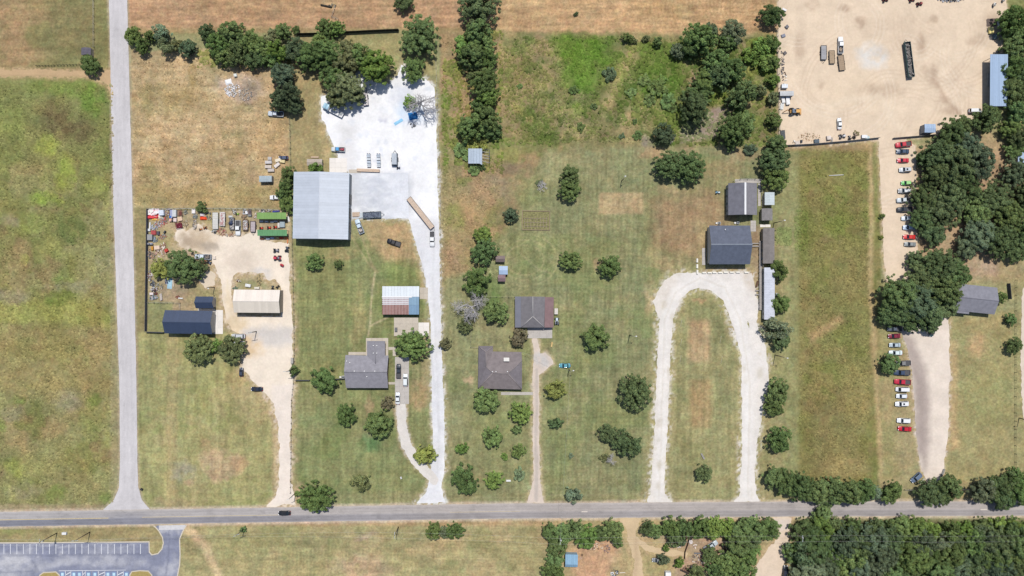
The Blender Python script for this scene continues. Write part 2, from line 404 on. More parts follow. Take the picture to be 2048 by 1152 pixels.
lawn2 = pm([(884, 560), (940, 540), (1030, 440), (1090, 310), (1300, 285), (1555, 285), (1590, 500), (1590, 1004), (884, 1006)], 14, 6)
G.mix(lawn2, (145, 145, 101)); blobs(lawn2, (157, 150, 106), 561, 50, 0.52, 0.6); blobs(lawn2, (134, 142, 88), 571, 70, 0.54, 0.6)
G.mix(em(1060, 380, 40, 34), (128, 140, 84), 0.5); G.mix(em(975, 590, 30, 30), (112, 138, 70), 0.75); G.mix(em(1060, 540, 50, 20), (128, 142, 84), 0.5)
ml = np.sin((PX + PY * 0.04 + WX * 1.0) * 2 * PI / 8.5); ml2 = np.sin((PY + WX) * 2 * PI / 8.5)
G.mul(lawn2 * rect(1100, 285, 1560, 1000, 20, 2) * np.clip(ml, 0, 1), (0.86, 0.895, 0.86)); G.mul(lawn2 * rect(1100, 440, 1310, 1000, 20, 2) * np.clip(ml2, 0, 1), (0.91, 0.93, 0.90))
G.mul(law * np.clip(ml, 0, 1), (0.90, 0.92, 0.90)); G.mul(law * np.clip(ml2, 0, 1), (0.93, 0.95, 0.93))
for cx0, cy0, rr in ((1050, 520, 40), (1050, 520, 52), (1050, 520, 30)):
    ring = np.abs(np.hypot((PX - cx0) / 1.25, PY - cy0) - rr); G.mix(np.clip(1 - ring / 2.2, 0, 1) * (N15 > 0.42), (182, 172, 124), 0.55)
G.mix(lm([(1040, 505), (1075, 540), (1110, 548)], 2, 3, 3), (186, 176, 132), 0.6)
G.mix(pm([(1300, 400), (1420, 380), (1470, 440), (1420, 520), (1300, 500)], 40, 12), (162, 136, 100), 0.95)
G.mix(em(1440, 340, 50, 20), (164, 144, 102), 0.6)
G.mix(rect(1198, 385, 1287, 428, 5, 2), (182, 158, 116), 0.85); G.mix(em(1345, 380, 30, 8), (180, 154, 112), 0.6)
G.mix(em(1350, 530, 40, 12), (180, 156, 114), 0.7); G.mix(em(1300, 590, 10, 34), (190, 166, 124), 0.8); G.mix(em(1320, 520, 40, 14), (176, 160, 112), 0.6)
G.mix(em(940, 762, 9, 8), (206, 172, 134), 0.9); G.mix(em(1025, 660, 10, 8), (190, 150, 116), 0.8); G.mix(em(1197, 530, 8, 12), (182, 156, 116), 0.7)
G.mix(em(1020, 880, 90, 80), (142, 146, 94), 0.5); G.mix(rect(890, 985, 1500, 1006, 10, 4), (150, 144, 98), 0.5)
G.mix(lm([(905, 996), (1060, 994)], 2, 3, 1), (172, 166, 122), 0.5); G.mix(lm([(1090, 990), (1300, 989)], 2, 3, 1), (168, 160, 118), 0.5)
G.mix(em(1035, 755, 14, 30), (134, 142, 84), 0.7); G.mix(em(1085, 740, 20, 40), (160, 150, 102), 0.5)
# --- rough ground behind the centre lawn
rou = pm([(1000, 66), (1560, 72), (1560, 290), (1300, 292), (1130, 300), (1080, 300), (1010, 200)], 14, 6)
G.mix(rou, (142, 134, 88)); blobs(rou, (112, 120, 66), 581, 46, 0.47, 0.8); blobs(rou, (96, 108, 54), 586, 16, 0.58, 0.7); blobs(rou, (176, 154, 108), 591, 34, 0.56, 0.7); blobs(rou, (138, 122, 90), 601, 30, 0.6, 0.6)
G.mix(pm([(1112, 70), (1235, 72), (1240, 110), (1210, 150), (1180, 180), (1140, 170), (1120, 120)], 26, 22) * np.clip(0.4 + 1.1 * N15, 0, 1), (100, 128, 44), 0.95)
G.mix(em(1165, 150, 36, 30), (112, 136, 56), 0.8); G.mix(em(1320, 165, 46, 50), (112, 130, 60), 0.9); G.mix(em(1290, 110, 60, 30), (126, 134, 70), 0.8)
G.mix(em(1045, 90, 34, 18), (112, 128, 68), 0.7); G.mix(em(1080, 95, 20, 26), (184, 152, 116), 0.6); G.mix(em(1350, 240, 40, 26), (124, 134, 66), 0.8)
G.mix(lm([(1270, 78), (1258, 120), (1240, 150), (1215, 205)], 18, 18, 4), (192, 166, 118), 0.75); G.mix(em(1148, 220, 12, 14), (156, 160, 84), 0.8)
G.mix(em(1385, 170, 12, 26), (176, 146, 118), 0.8); G.mix(pm([(1360, 250), (1440, 210), (1462, 220), (1430, 275), (1360, 285)], 10, 5), (166, 148, 134), 0.9)
G.mix(em(1440, 190, 12, 22), (146, 146, 72), 0.9); G.mix(em(1525, 110, 30, 40), (116, 132, 56), 0.9); G.mix(em(1295, 280, 10, 14), (164, 146, 132), 0.7)
G.mix(em(1050, 130, 40, 60), (160, 136, 98), 0.5); G.mix(em(1040, 180, 30, 40), (166, 140, 100), 0.5)
G.mix(em(1480, 310, 50, 14), (170, 146, 110), 0.7); G.mix(em(1305, 305, 30, 12), (176, 144, 108), 0.7); G.mix(em(1375, 300, 20, 10), (170, 144, 110), 0.7)
# --- inside the gravel loop
loop_in = pm([(1335, 1000), (1330, 860), (1342, 640), (1360, 592), (1400, 572), (1440, 580), (1470, 620), (1480, 700), (1482, 1000)], 8, 3)
G.mix(loop_in, (158, 152, 104)); blobs(loop_in, (148, 146, 96), 611, 40, 0.54, 0.6)
G.mix(pm([(1378, 640), (1420, 640), (1422, 725), (1376, 725)], 12, 5), (188, 158, 116), 0.95); G.mix(em(1397, 604, 16, 4), (184, 152, 110), 0.8)
G.mix(pm([(1380, 760), (1422, 760), (1422, 855), (1380, 855)], 10, 4), (172, 148, 102), 0.95)
G.mul(loop_in * np.clip(np.sin(PX * 2 * PI / 13 + WX), 0, 1), (0.90, 0.93, 0.91))
G.mix(em(1470, 640, 12, 40), (190, 172, 122), 0.5); G.mix(rect(1322, 640, 1332, 990, 6, 3), (182, 162, 116), 0.6)
# --- land round the halls, east strip, tall field
G.mix(rect(1520, 285, 1592, 1004, 8, 4), (150, 148, 98)); blobs(rect(1520, 285, 1592, 1004, 8, 4), (166, 152, 108), 621, 36, 0.52, 0.6)
G.mix(pm([(1500, 540), (1520, 520), (1520, 650), (1500, 640)], 8, 4), (176, 152, 116), 0.7); G.mix(rect(1500, 450, 1522, 560, 8, 3), (168, 142, 112), 0.8)
G.mix(rect(1404, 536, 1520, 548, 5, 3), (168, 142, 112), 0.85); G.mix(em(1402, 470, 12, 60), (174, 156, 110), 0.6)
ef = rect(1590, 286, 1762, 972, 6, 2); G.mix(ef, (134, 130, 76))
G.mix(rect(1600, 300, 1765, 480, 40, 12), (128, 130, 66), 0.7); blobs(ef, (122, 126, 64), 631, 50, 0.52, 0.7); blobs(ef, (148, 134, 84), 641, 40, 0.54, 0.6); blobs(ef, (132, 112, 74), 651, 30, 0.6, 0.5)
G.mix(em(1672, 440, 34, 30), (120, 130, 56), 0.6); G.mix(em(1690, 330, 50, 40), (136, 130, 74), 0.5)
G.mix(pm([(1615, 670), (1680, 628), (1684, 640), (1625, 685)], 14, 6), (186, 152, 108), 0.7)
G.mix(rect(1610, 790, 1730, 950, 40, 14), (134, 120, 76), 0.5); G.mix(em(1715, 790, 26, 60), (160, 144, 88), 0.6); G.mix(em(1690, 940, 50, 24), (166, 148, 96), 0.6)
G.mix(rect(1580, 300, 1598, 950, 8, 3), (150, 148, 98), 0.8); G.mix(rect(1560, 286, 1760, 300, 8, 3), (168, 142, 104), 0.7)
G.mix(lm([(1742, 286), (1741, 560), (1750, 700), (1764, 960)], 11, 8, 3), (186, 162, 114), 0.85); G.mix(lm([(1752, 290), (1755, 420)], 12, 6, 3), (140, 138, 82), 0.8)
G.mix(pm([(1755, 560), (1770, 570), (1800, 700), (1800, 960), (1768, 965), (1756, 700)], 10, 4), (158, 150, 98), 0.85)
G.mix(rect(1790, 700, 1830, 940, 14, 6), (176, 156, 112), 0.7); G.mix(em(1775, 800, 14, 50), (182, 156, 112), 0.6)
# --- right lawn with diagonal mowing, oak grove floor, right edge
G.mix(pm([(1890, 640), (2190, 600), (2190, 1000), (1870, 1000)], 12, 4), (164, 154, 104))
dg = np.sin((PX * 0.62 - PY * 0.78 + WX) * 2 * PI / 9); G.mul(rect(1900, 640, 2048, 840, 30, 6) * np.clip(dg, 0, 1), (0.88, 0.92, 0.86))
G.mix(em(1956, 690, 20, 26), (198, 166, 118), 0.85); G.mix(rect(1900, 680, 1916, 900, 10, 5), (196, 166, 118), 0.7); G.mix(em(1990, 800, 60, 60), (152, 150, 94), 0.5)
G.mix(em(1975, 640, 40, 16), (178, 158, 108), 0.6); G.mix(rect(2020, 560, 2046, 960, 10, 4), (160, 152, 104), 0.7)
G.mix(rect(1800, 290, 2190, 560, 20, 8), (182, 154, 118)); G.mix(em(2000, 535, 60, 14), (182, 158, 132), 0.8); G.mix(rect(1995, 500, 2190, 600, 14, 6), (168, 156, 106), 0.7)
G.mix(rect(2008, -130, 2190, 260, 14, 8), (140, 138, 84)); G.mix(em(1975, 285, 30, 20), (192, 164, 124), 0.8)
G.mix(pm([(1760, 960), (1860, 930), (1860, 965), (2190, 965), (2190, 1004), (1760, 1004)], 8, 4), (170, 152, 108), 0.7)
# --- south side
sou = rect(-140, 1034, 1100, 1290, 4, 1); G.mix(sou, (166, 156, 108)); blobs(sou, (180, 160, 116), 661, 50, 0.52, 0.6); blobs(sou, (152, 150, 98), 671, 60, 0.54, 0.6)
G.mix(rect(-140, 1040, 330, 1082, 6, 2), (160, 146, 100), 0.9); G.mix(em(20, 1060, 50, 8), (146, 148, 84), 0.6)
G.mix(lm([(366, 1056), (385, 1066), (410, 1092), (440, 1160), (460, 1230)], 17, 10, 3), (208, 182, 138), 0.95); G.mix(rect(362, 1040, 1100, 1052, 6, 2), (182, 152, 110), 0.8)
G.mix(em(725, 1135, 60, 24), (192, 164, 130), 0.7); G.mix(em(732, 1075, 20, 8), (186, 164, 138), 0.7)
fl = np.sin(PX * 2 * PI / 7 + WX * 1.5); fl2 = np.sin(PY * 2 * PI / 6.2 + WX)
G.mul(rect(520, 1085, 900, 1290, 30, 6) * np.clip(fl, 0, 1) * (N15 > 0.45), (1.14, 1.12, 1.1)); G.mul(rect(860, 1045, 1100, 1290, 20, 6) * np.clip(fl2, 0, 1), (1.12, 1.1, 1.08))
sl = rect(1095, 1036, 1590, 1290, 6, 2); G.mix(sl, (176, 158, 112)); blobs(sl, (190, 164, 120), 681, 36, 0.5, 0.6)
G.mix(pm([(1135, 1105), (1180, 1075), (1232, 1068), (1236, 1110), (1210, 1160), (1150, 1165)], 14, 6), (202, 160, 122), 0.95)
G.mix(pm([(1320, 1072), (1420, 1064), (1470, 1090), (1470, 1160), (1350, 1160), (1345, 1110)], 14, 6), (180, 152, 124), 0.9)
G.mix(em(1305, 1125, 40, 20), (160, 152, 96), 0.7); G.mix(rect(-140, 1290, 10, 1291), (0, 0, 0), 0)
woods = rect(1585, 1040, 2190, 1290, 10, 4); G.mix(woods, (112, 108, 72)); blobs(woods, (96, 112, 54), 691, 40, 0.5, 0.6)
# shoulders of the main road
ROAD_T = [(-140, 1026), (0, 1023.5), (512, 1015), (1024, 1006.5), (1536, 1003), (2190, 1002)]
ROAD_B = [(-140, 1056), (0, 1053.5), (512, 1045), (1024, 1037), (1536, 1033.5), (2190, 1031)]
def yat(pts, x): return np.interp(x, [p[0] for p in pts], [p[1] for p in pts])
G.mix(lm(ROAD_T, 7, 5, 1.2), (208, 188, 164), 0.85); G.mix(lm(ROAD_B, 8, 5, 1.2), (214, 194, 168), 0.85)
SIDE_L = [(217, -140), (218, 0), (226, 384), (239, 768), (240, 930), (238, 975), (228, 1000), (205, 1021)]
SIDE_R = [(253, -140), (254.5, 0), (264.5, 384), (273, 768), (275, 930), (277, 975), (284, 1000), (300, 1019)]
G.mix(lm(SIDE_L, 6, 4, 1.5), (182, 166, 138), 0.8); G.mix(lm(SIDE_R, 6, 4, 1.5), (182, 166, 138), 0.8)
# overall unevenness
G.mul(np.ones_like(N40), 1); G.c *= (0.88 + 0.24 * N40)[..., None]; G.c *= (0.80 + 0.40 * N15)[..., None]
NH = fbm(PX, PY, 24, 281, 4, 0.75) - 0.5; NG = fbm(PX, PY, 7, 291, 3, 0.9) - 0.5
G.c *= np.stack([1 + 0.28 * NH + 0.26 * NG, 1 + 0.30 * NG, 1 - 0.05 * NH + 0.28 * NG], -1)          # drier and greener turns of the sward
SV = fbm(PX, PY * 0.10, 5.5, 305, 3) - 0.5; SH = fbm(PX * 0.10, PY, 5.5, 315, 3) - 0.5
mown = np.clip(lawn2 + law + lot + loop_in, 0, 1); G.c *= (1 + mown * (0.55 * SV + 0.22 * SH))[..., None]
G.c *= (1 + np.clip(sou + top, 0, 1) * 0.5 * SH + np.clip(stf + hay, 0, 1) * 0.45 * SH)[..., None]
G.c *= (1 + 0.12 * (nrs.rand(NR, NC) - 0.5))[..., None]
_L = G.c.mean(-1, keepdims=True); G.c = np.clip((_L + (G.c - _L) * 0.90) * 1.045, 0.01, 0.8)
GROUND = G

# ---- surfaces laid over the ground: each is the set of cells inside its own outline
idx = np.arange(NR * NC).reshape(NR, NC)
VW = np.stack([(PX - 1024) * S, (576 - PY) * S, np.zeros_like(PX)], -1).reshape(-1, 3)
m_gravel = attr_mat('gravel and dirt', 1.0, 0.065, 0.2, 0.06, 0.03, 0.95, 0.06)
level = [1]
def surface(name, d, canvas, soft=3.0, speck=5.0, m=None):
    "d: distance field, negative inside"
    n = (fbm(PX, PY, 10, 777 + level[0], 3) - 0.5) * soft * 2 + (N6 - 0.5) * speck
    F = np.clip(d, -60, 60) + n; ins = F < 0
    q = ins[:-1, :-1] & ins[1:, :-1] & ins[:-1, 1:] & ins[1:, 1:]
    a = idx[1:, :-1][q]; b = idx[1:, 1:][q]; c = idx[:-1, 1:][q]; e = idx[:-1, :-1][q]
    f = np.stack([a, b, c, e], -1)
    used, inv = np.unique(f, return_inverse=True)
    z = 0.004 * level[0]; level[0] += 1
    v = VW[used].copy(); v[:, 2] = z
    tt = (canvas.c * (0.90 + 0.20 * N15)[..., None]).reshape(-1, 3); t = tt[used]
    # cells the outline crosses are cut along it
    anyi = ins[:-1, :-1] | ins[1:, :-1] | ins[:-1, 1:] | ins[1:, 1:]
    ii, jj = np.nonzero(anyi & ~q); ev = []; et = []; ef = []; base = len(v); Ff = F.ravel()
    for i, j in zip(ii, jj):
        cs = (idx[i + 1, j], idx[i + 1, j + 1], idx[i, j + 1], idx[i, j]); poly = []
        for k in range(4):
            p0, p1 = cs[k], cs[(k + 1) % 4]; f0, f1 = Ff[p0], Ff[p1]
            if f0 < 0: poly.append((VW[p0], tt[p0]))
            if (f0 < 0) != (f1 < 0):
                w = f0 / (f0 - f1); poly.append((VW[p0] * (1 - w) + VW[p1] * w, tt[p0] * (1 - w) + tt[p1] * w))
        b0 = base + len(ev)
        for p, c_ in poly: ev.append((p[0], p[1], z)); et.append(c_)
        for k in range(1, len(poly) - 1): ef.append((b0, b0 + k, b0 + k + 1, b0 + k + 1))
    f = inv.reshape(f.shape); tri = np.concatenate([f[:, [0, 1, 2]], f[:, [0, 2, 3]]] + ([np.array(ef)[:, :3]] if ef else []))
    if ev: v = np.vstack([v, np.array(ev)]); t = np.vstack([t, np.array(et)])
    return struct(link(name, tone_mesh(name, v, tri, t, m or m_gravel)))
NS = fbm(PX, PY, 5.5, 941, 2, 0.8)
def margin(d, c, w, o=0.8, spill=None):
    "dry verge beside a track, with gravel kicked out over it"
    d = d + (N15 - 0.5) * w * 1.2
    G.mix(np.clip(1 - np.abs(d - w * 0.2) / w, 0, 1) * np.clip(0.45 + (N6 - 0.3) * 1.6, 0, 1), c, o)
    if spill: G.mix(np.clip(1 - d / (w * 0.75), 0, 1) ** 1.3 * np.clip((NS - 0.42 - 0.16 * np.clip(d / w, 0, 1)) * 9, 0, 1), spill, 0.85)
def capsule(pts, w): return lmd(pts, 1.2) - w / 2

# dirt track, upper left
C1 = Canvas((204, 174, 136)); C1.mix(lm([(-130, 152), (150, 152), (200, 158)], 3, 4, 2), (170, 148, 110), 0.6)
d = np.minimum(capsule([(-140, 146), (60, 146), (130, 147), (180, 149), (205, 156)], 13), sdf([(190, 145), (222, 140), (225, 200), (214, 170)], 2)); margin(d, (180, 156, 116), 8, .8, (202, 174, 136))
surface('dirt_track', d, C1)
# white gravel yard and drive
C2 = Canvas((250, 250, 252))
C2.mix(rect(700, 345, 822, 436, 12, 6), (206, 208, 214), 0.8); C2.mix(em(765, 370, 50, 16), (190, 192, 200), 0.6); C2.mix(em(740, 410, 40, 12), (196, 200, 208), 0.6)
C2.mix(em(805, 195, 26, 22), (220, 224, 236), 0.7); C2.mix(em(766, 238, 5, 5), (206, 206, 222), 0.8); C2.mix(rect(815, 440, 890, 1005, 20, 8), (226, 226, 230), 0.8)
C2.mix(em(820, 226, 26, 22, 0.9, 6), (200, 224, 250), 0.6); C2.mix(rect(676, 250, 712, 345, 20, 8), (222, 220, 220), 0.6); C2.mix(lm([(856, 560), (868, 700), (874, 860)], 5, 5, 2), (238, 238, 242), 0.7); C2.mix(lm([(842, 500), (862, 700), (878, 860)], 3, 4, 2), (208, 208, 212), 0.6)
for k in range(26): C2.mix(em(690 + rnd.random() * 170, 170 + rnd.random() * 170, 3 + 6 * rnd.random(), 3 + 5 * rnd.random(), 0.8, 3), (216, 222, 234), 0.5)
C2.mix(lm([(868, 480), (866, 560), (872, 700), (878, 860), (874, 960)], 3, 4, 2), (214, 214, 216), 0.55)
for k in range(18): C2.mix(em(705 + rnd.random() * 100, 350 + rnd.random() * 80, 3 + 5 * rnd.random(), 2 + 3 * rnd.random(), 0.8, 3), (236, 236, 240), 0.7)
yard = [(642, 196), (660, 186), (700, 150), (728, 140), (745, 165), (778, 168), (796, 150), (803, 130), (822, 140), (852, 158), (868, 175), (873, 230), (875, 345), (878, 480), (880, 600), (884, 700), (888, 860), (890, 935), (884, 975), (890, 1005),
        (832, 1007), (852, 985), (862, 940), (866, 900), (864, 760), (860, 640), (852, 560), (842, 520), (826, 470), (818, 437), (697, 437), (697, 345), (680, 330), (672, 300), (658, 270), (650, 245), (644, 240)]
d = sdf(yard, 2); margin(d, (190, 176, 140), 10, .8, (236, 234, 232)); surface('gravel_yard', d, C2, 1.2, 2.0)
# house drive curving into it
C3 = Canvas((228, 222, 216)); d = np.minimum(capsule([(803, 808), (803, 850), (812, 890), (835, 925), (868, 960)], 19), 1e3); margin(d, (192, 172, 138), 6, .8, (220, 212, 204)); surface('gravel_house_drive', d, C3, 2, 3)
# west dirt drive and yard
C4 = Canvas((244, 230, 212)); C4.mix(rect(485, 655, 585, 690, 14, 6), (214, 208, 204), 0.8); C4.mix(em(520, 545, 20, 14), (216, 212, 210), 0.7); C4.mix(em(470, 640, 26, 60), (226, 202, 164), 0.7); C4.mix(em(490, 690, 34, 20), (230, 200, 158), 0.8)
C4.mix(em(480, 520, 30, 30), (214, 198, 182), 0.6); C4.mix(rect(545, 770, 585, 1010, 10, 4), (240, 228, 218), 0.7); C4.mix(em(400, 480, 40, 26), (196, 172, 140), 0.7); C4.mix(em(382, 482, 22, 14), (182, 164, 144), 0.7); C4.mix(em(424, 492, 24, 12), (176, 164, 150), 0.7)
C4.mix(lm([(455, 560), (456, 620), (470, 650)], 4, 4, 2), (242, 224, 194), 0.6)
westd = [(352, 455), (372, 462), (400, 448), (440, 470), (480, 472), (512, 462), (530, 482), (575, 486), (580, 560), (584, 640), (584, 760), (581, 960), (590, 1010), (536, 1012), (552, 990), (556, 960), (558, 850), (545, 800), (500, 755), (484, 735), (488, 700), (482, 668), (464, 662), (452, 640),
         (447, 600), (444, 570), (430, 530), (400, 505), (365, 495), (350, 480)]
hole = sdf([(464, 560), (475, 548), (500, 543), (528, 546), (532, 560), (550, 558), (562, 572), (566, 610), (560, 634), (520, 634), (470, 630), (463, 600)], 3)
d = np.maximum(sdf(westd, 4), -hole); margin(d, (196, 172, 134), 14, .8, (226, 208, 186)); surface('dirt_driveway', d, C4, 2.5, 4)
C4b = Canvas((228, 212, 190)); d = sdf([(396, 560), (402, 546), (420, 540), (432, 548), (430, 570), (410, 578)], 3); margin(d, (200, 176, 140), 6); surface('sand_patch', d, C4b, 2, 3)
# narrow centre drive
C5 = Canvas((224, 208, 194)); C5.mix(capsule([(1073, 740), (1072, 1000)], 6) * -1 + 0.5, (194, 184, 176), 0.7); C5.mix(em(1085, 722, 20, 14), (198, 196, 194), 0.8)
d = np.minimum.reduce([capsule([(1072, 740), (1072, 850), (1073, 950), (1071, 980)], 12), capsule([(1070, 682), (1074, 700), (1072, 745)], 11), sdf([(1070, 712), (1090, 706), (1104, 716), (1108, 728), (1096, 736), (1080, 748), (1068, 748)], 2), sdf([(1066, 960), (1079, 960), (1088, 1006), (1054, 1006)], 2)])
margin(d, (202, 182, 142), 7, .8, (208, 196, 176)); surface('gravel_centre_drive', d, C5, 1.5, 3)
# horseshoe loop
C6 = Canvas((236, 230, 224)); C6.mix(rect(1300, 540, 1345, 1005, 20, 8), (232, 224, 214), 0.6); C6.mix(em(1510, 560, 24, 30), (220, 206, 190), 0.7); C6.mix(em(1330, 580, 26, 40), (222, 212, 200), 0.6)
C6.mix(lm([(1319, 990), (1324, 800), (1330, 640), (1350, 585), (1400, 555), (1450, 575), (1480, 640), (1497, 760), (1494, 990)], 14, 16, 3), (244, 240, 236), 0.85); C6.mix(lm([(1319, 990), (1324, 800), (1330, 640), (1350, 585), (1400, 555), (1450, 575), (1480, 640), (1500, 760), (1496, 990)], 2.5, 4, 2), (216, 206, 192), 0.6)
for k in range(60):
    C6.mix(em(1300 + rnd.random() * 230, 540 + rnd.random() * 460, 2 + 5 * rnd.random(), 2 + 8 * rnd.random(), 0.9, 3), (206, 196, 176), 0.45)
ring = np.minimum.reduce([lmd([(1314, 1000), (1322, 850), (1328, 700), (1334, 630), (1352, 588), (1375, 570), (1400, 560)], 1.5) - 13, lmd([(1400, 560), (1430, 566), (1458, 592), (1478, 640), (1495, 700)], 1.5) - 15,
        sdf([(1482, 680), (1512, 640), (1532, 700), (1538, 760), (1520, 850), (1510, 920), (1512, 1000), (1480, 1000), (1484, 900), (1484, 800)], 3), sdf([(1330, 560), (1350, 545), (1400, 546), (1505, 547), (1518, 610), (1510, 665), (1470, 600), (1400, 560), (1360, 590), (1320, 640), (1304, 600)], 4),
        sdf([(1306, 980), (1328, 980), (1344, 1006), (1290, 1006)], 2), sdf([(1484, 980), (1508, 980), (1522, 1004), (1468, 1004)], 2)])
margin(ring, (192, 176, 130), 15, .75, (232, 226, 216)); surface('gravel_loop_drive', ring, C6, 1.6, 3.0)
# east dirt yard, its road and the lower car park
C7 = Canvas((233, 212, 187)); C7.mix(em(1745, 110, 26, 26), (224, 220, 214), 0.9); C7.mix(em(1800, 65, 70, 40), (216, 194, 170), 0.5); C7.mix(em(1700, 180, 80, 40), (236, 214, 186), 0.5)
for (x, y, a, b, o) in ((1690, 15, 18, 8, .6), (1625, 8, 14, 14, .6), (1720, 45, 12, 10, .6), (1840, 90, 10, 20, .6), (1862, 140, 14, 16, .6), (1865, 40, 8, 8, .5), (1765, 180, 40, 14, .4), (1600, 95, 10, 26, .45), (1890, 200, 12, 6, .5), (1904, 222, 20, 8, .5), (1870, 165, 10, 14, .5), (1640, 172, 8, 8, .4), (1990, 50, 24, 24, .5), (1955, 80, 20, 10, .4)):
    C7.mix(em(x, y, a, b, 0.9, 6), (172, 146, 124), o)
ar = np.random.RandomState(77)
for k in range(34):
    cx, cy, rr, a0, wd = 1580 + 420 * ar.rand(), -40 + 330 * ar.rand(), 25 + 140 * ar.rand(), 6.28 * ar.rand(), 0.5 + 0.9 * ar.rand()
    dd = np.abs(np.hypot(PX + WX * 2 - cx, PY + WY * 2 - cy) - rr); da = np.abs((np.arctan2(PY - cy, PX - cx) - a0 + PI) % (2 * PI) - PI)
    for o_ in (0, 8): C7.mix(np.clip(1.4 - np.abs(dd - o_) / 1.6, 0, 1) * np.clip((wd - da) * 3, 0, 1), (206, 182, 158) if k % 3 else (246, 230, 210), 0.3)
C7.mix(lm([(1868, 160), (1895, 205), (1920, 228)], 6, 8, 4), (180, 152, 130), 0.6); C7.mix(lm([(1600, 220), (1680, 205), (1760, 190), (1800, 260)], 10, 14, 8), (240, 222, 198), 0.6)
eyd = [(1564, -140), (2010, -140), (2012, 20), (2004, 120), (1984, 220), (1960, 232), (1925, 240), (1905, 245), (1880, 262), (1842, 272), (1785, 276), (1786, 320), (1798, 420), (1806, 500), (1800, 540), (1830, 520), (1840, 460), (1838, 380), (1836, 300), (1838, 280),
       (1786, 278), (1762, 282), (1758, 276), (1700, 280), (1590, 292), (1562, 290), (1558, 200), (1555, 80)]
d = np.minimum.reduce([sdf([(1564, -140), (2010, -140), (2012, 20), (2004, 120), (1990, 220), (1960, 232), (1925, 244), (1880, 266), (1842, 274), (1762, 280), (1590, 292), (1562, 290), (1558, 200), (1555, 80)], 2),
     sdf([(1757, 276), (1800, 274), (1830, 290), (1834, 480), (1840, 560), (1815, 560), (1775, 565), (1768, 520), (1764, 420)], 2)])
margin(d, (196, 172, 134), 7, .8, (226, 206, 184)); surface('dirt_yard', d, C7, 1.2, 2)
C8 = Canvas((234, 220, 206)); C8.mix(pm([(1800, 660), (1828, 680), (1852, 740), (1860, 800), (1860, 890), (1850, 945), (1836, 900), (1830, 780), (1812, 700)], 14, 5), (180, 166, 158), 0.9)
C8.mix(pm([(1828, 740), (1846, 760), (1850, 880), (1838, 920), (1826, 860)], 10, 5), (166, 152, 145), 0.6)
d = sdf([(1798, 560), (1898, 640), (1899, 760), (1898, 850), (1892, 900), (1886, 945), (1880, 968), (1858, 968), (1848, 945), (1838, 920), (1830, 840), (1824, 740), (1814, 690), (1798, 655)], 2.5)
margin(d, (196, 172, 132), 8, .8, (222, 208, 196)); surface('gravel_car_park', d, C8, 1.2, 2)
C9 = Canvas((228, 212, 196)); d = capsule([(2052, 580), (2048, 700), (2050, 780), (2055, 860), (2062, 1000)], 14); surface('east_edge_drive', d, C9, 2, 3)
# south tracks
C10 = Canvas((216, 192, 156)); C10.mix(lm([(1272, 1080), (1272, 1180)], 6, 8, 3), (190, 164, 134), 0.6)
d = np.minimum.reduce([capsule([(1262, 1040), (1264, 1080), (1276, 1120), (1276, 1285)], 18), sdf([(1236, 1038), (1282, 1036), (1274, 1062), (1254, 1062)], 2), capsule([(1270, 1076), (1300, 1098), (1370, 1108)], 11)]); margin(d, (200, 176, 134), 10); surface('dirt_south_track', d, C10, 3, 6)
C11 = Canvas((232, 212, 190)); C11.mix(sdf([(1545, 1036), (1582, 1036), (1580, 1060), (1560, 1065)], 2) * -0.2, (222, 210, 200), 0.8)
d = np.minimum(sdf([(1546, 1034), (1584, 1034), (1580, 1070), (1572, 1112), (1562, 1160), (1558, 1285), (1470, 1285), (1500, 1150), (1530, 1105), (1560, 1070)], 2), 1e3); margin(d, (200, 174, 138), 8); surface('dirt_woodland_drive', d, C11, 3, 5)

# ---- the ground itself: fine sheet in and around the view, then out to the horizon
m_grass = attr_mat('grass and bare soil', 1.0, 0.26, 0.28, 0.18, 0.25, 0.95, 0.26)
q = np.stack([idx[1:, :-1], idx[1:, 1:], idx[:-1, 1:], idx[:-1, :-1]], -1).reshape(-1, 4)
gv = VW.copy()
gt = G.c.reshape(-1, 3)
far = 4000.0
xl, xr = VW[:, 0].min(), VW[:, 0].max(); yb, yt = VW[:, 1].min(), VW[:, 1].max()
ring_v = np.array([(xl, yb, 0), (xr, yb, 0), (xr, yt, 0), (xl, yt, 0), (-far, -far, 0), (far, -far, 0), (far, far, 0), (-far, far, 0)], float)
nb = len(gv)
gv = np.vstack([gv, ring_v]); gt = np.vstack([gt, np.tile(np.array(P(156, 150, 104)), (8, 1))])
rf = np.array([[nb + 4, nb + 5, nb + 1, nb + 0], [nb + 5, nb + 6, nb + 2, nb + 1], [nb + 6, nb + 7, nb + 3, nb + 2], [nb + 7, nb + 4, nb + 0, nb + 3]])
struct(link('ground', tone_mesh('ground', gv, np.vstack([q, rf]), gt, m_grass)))

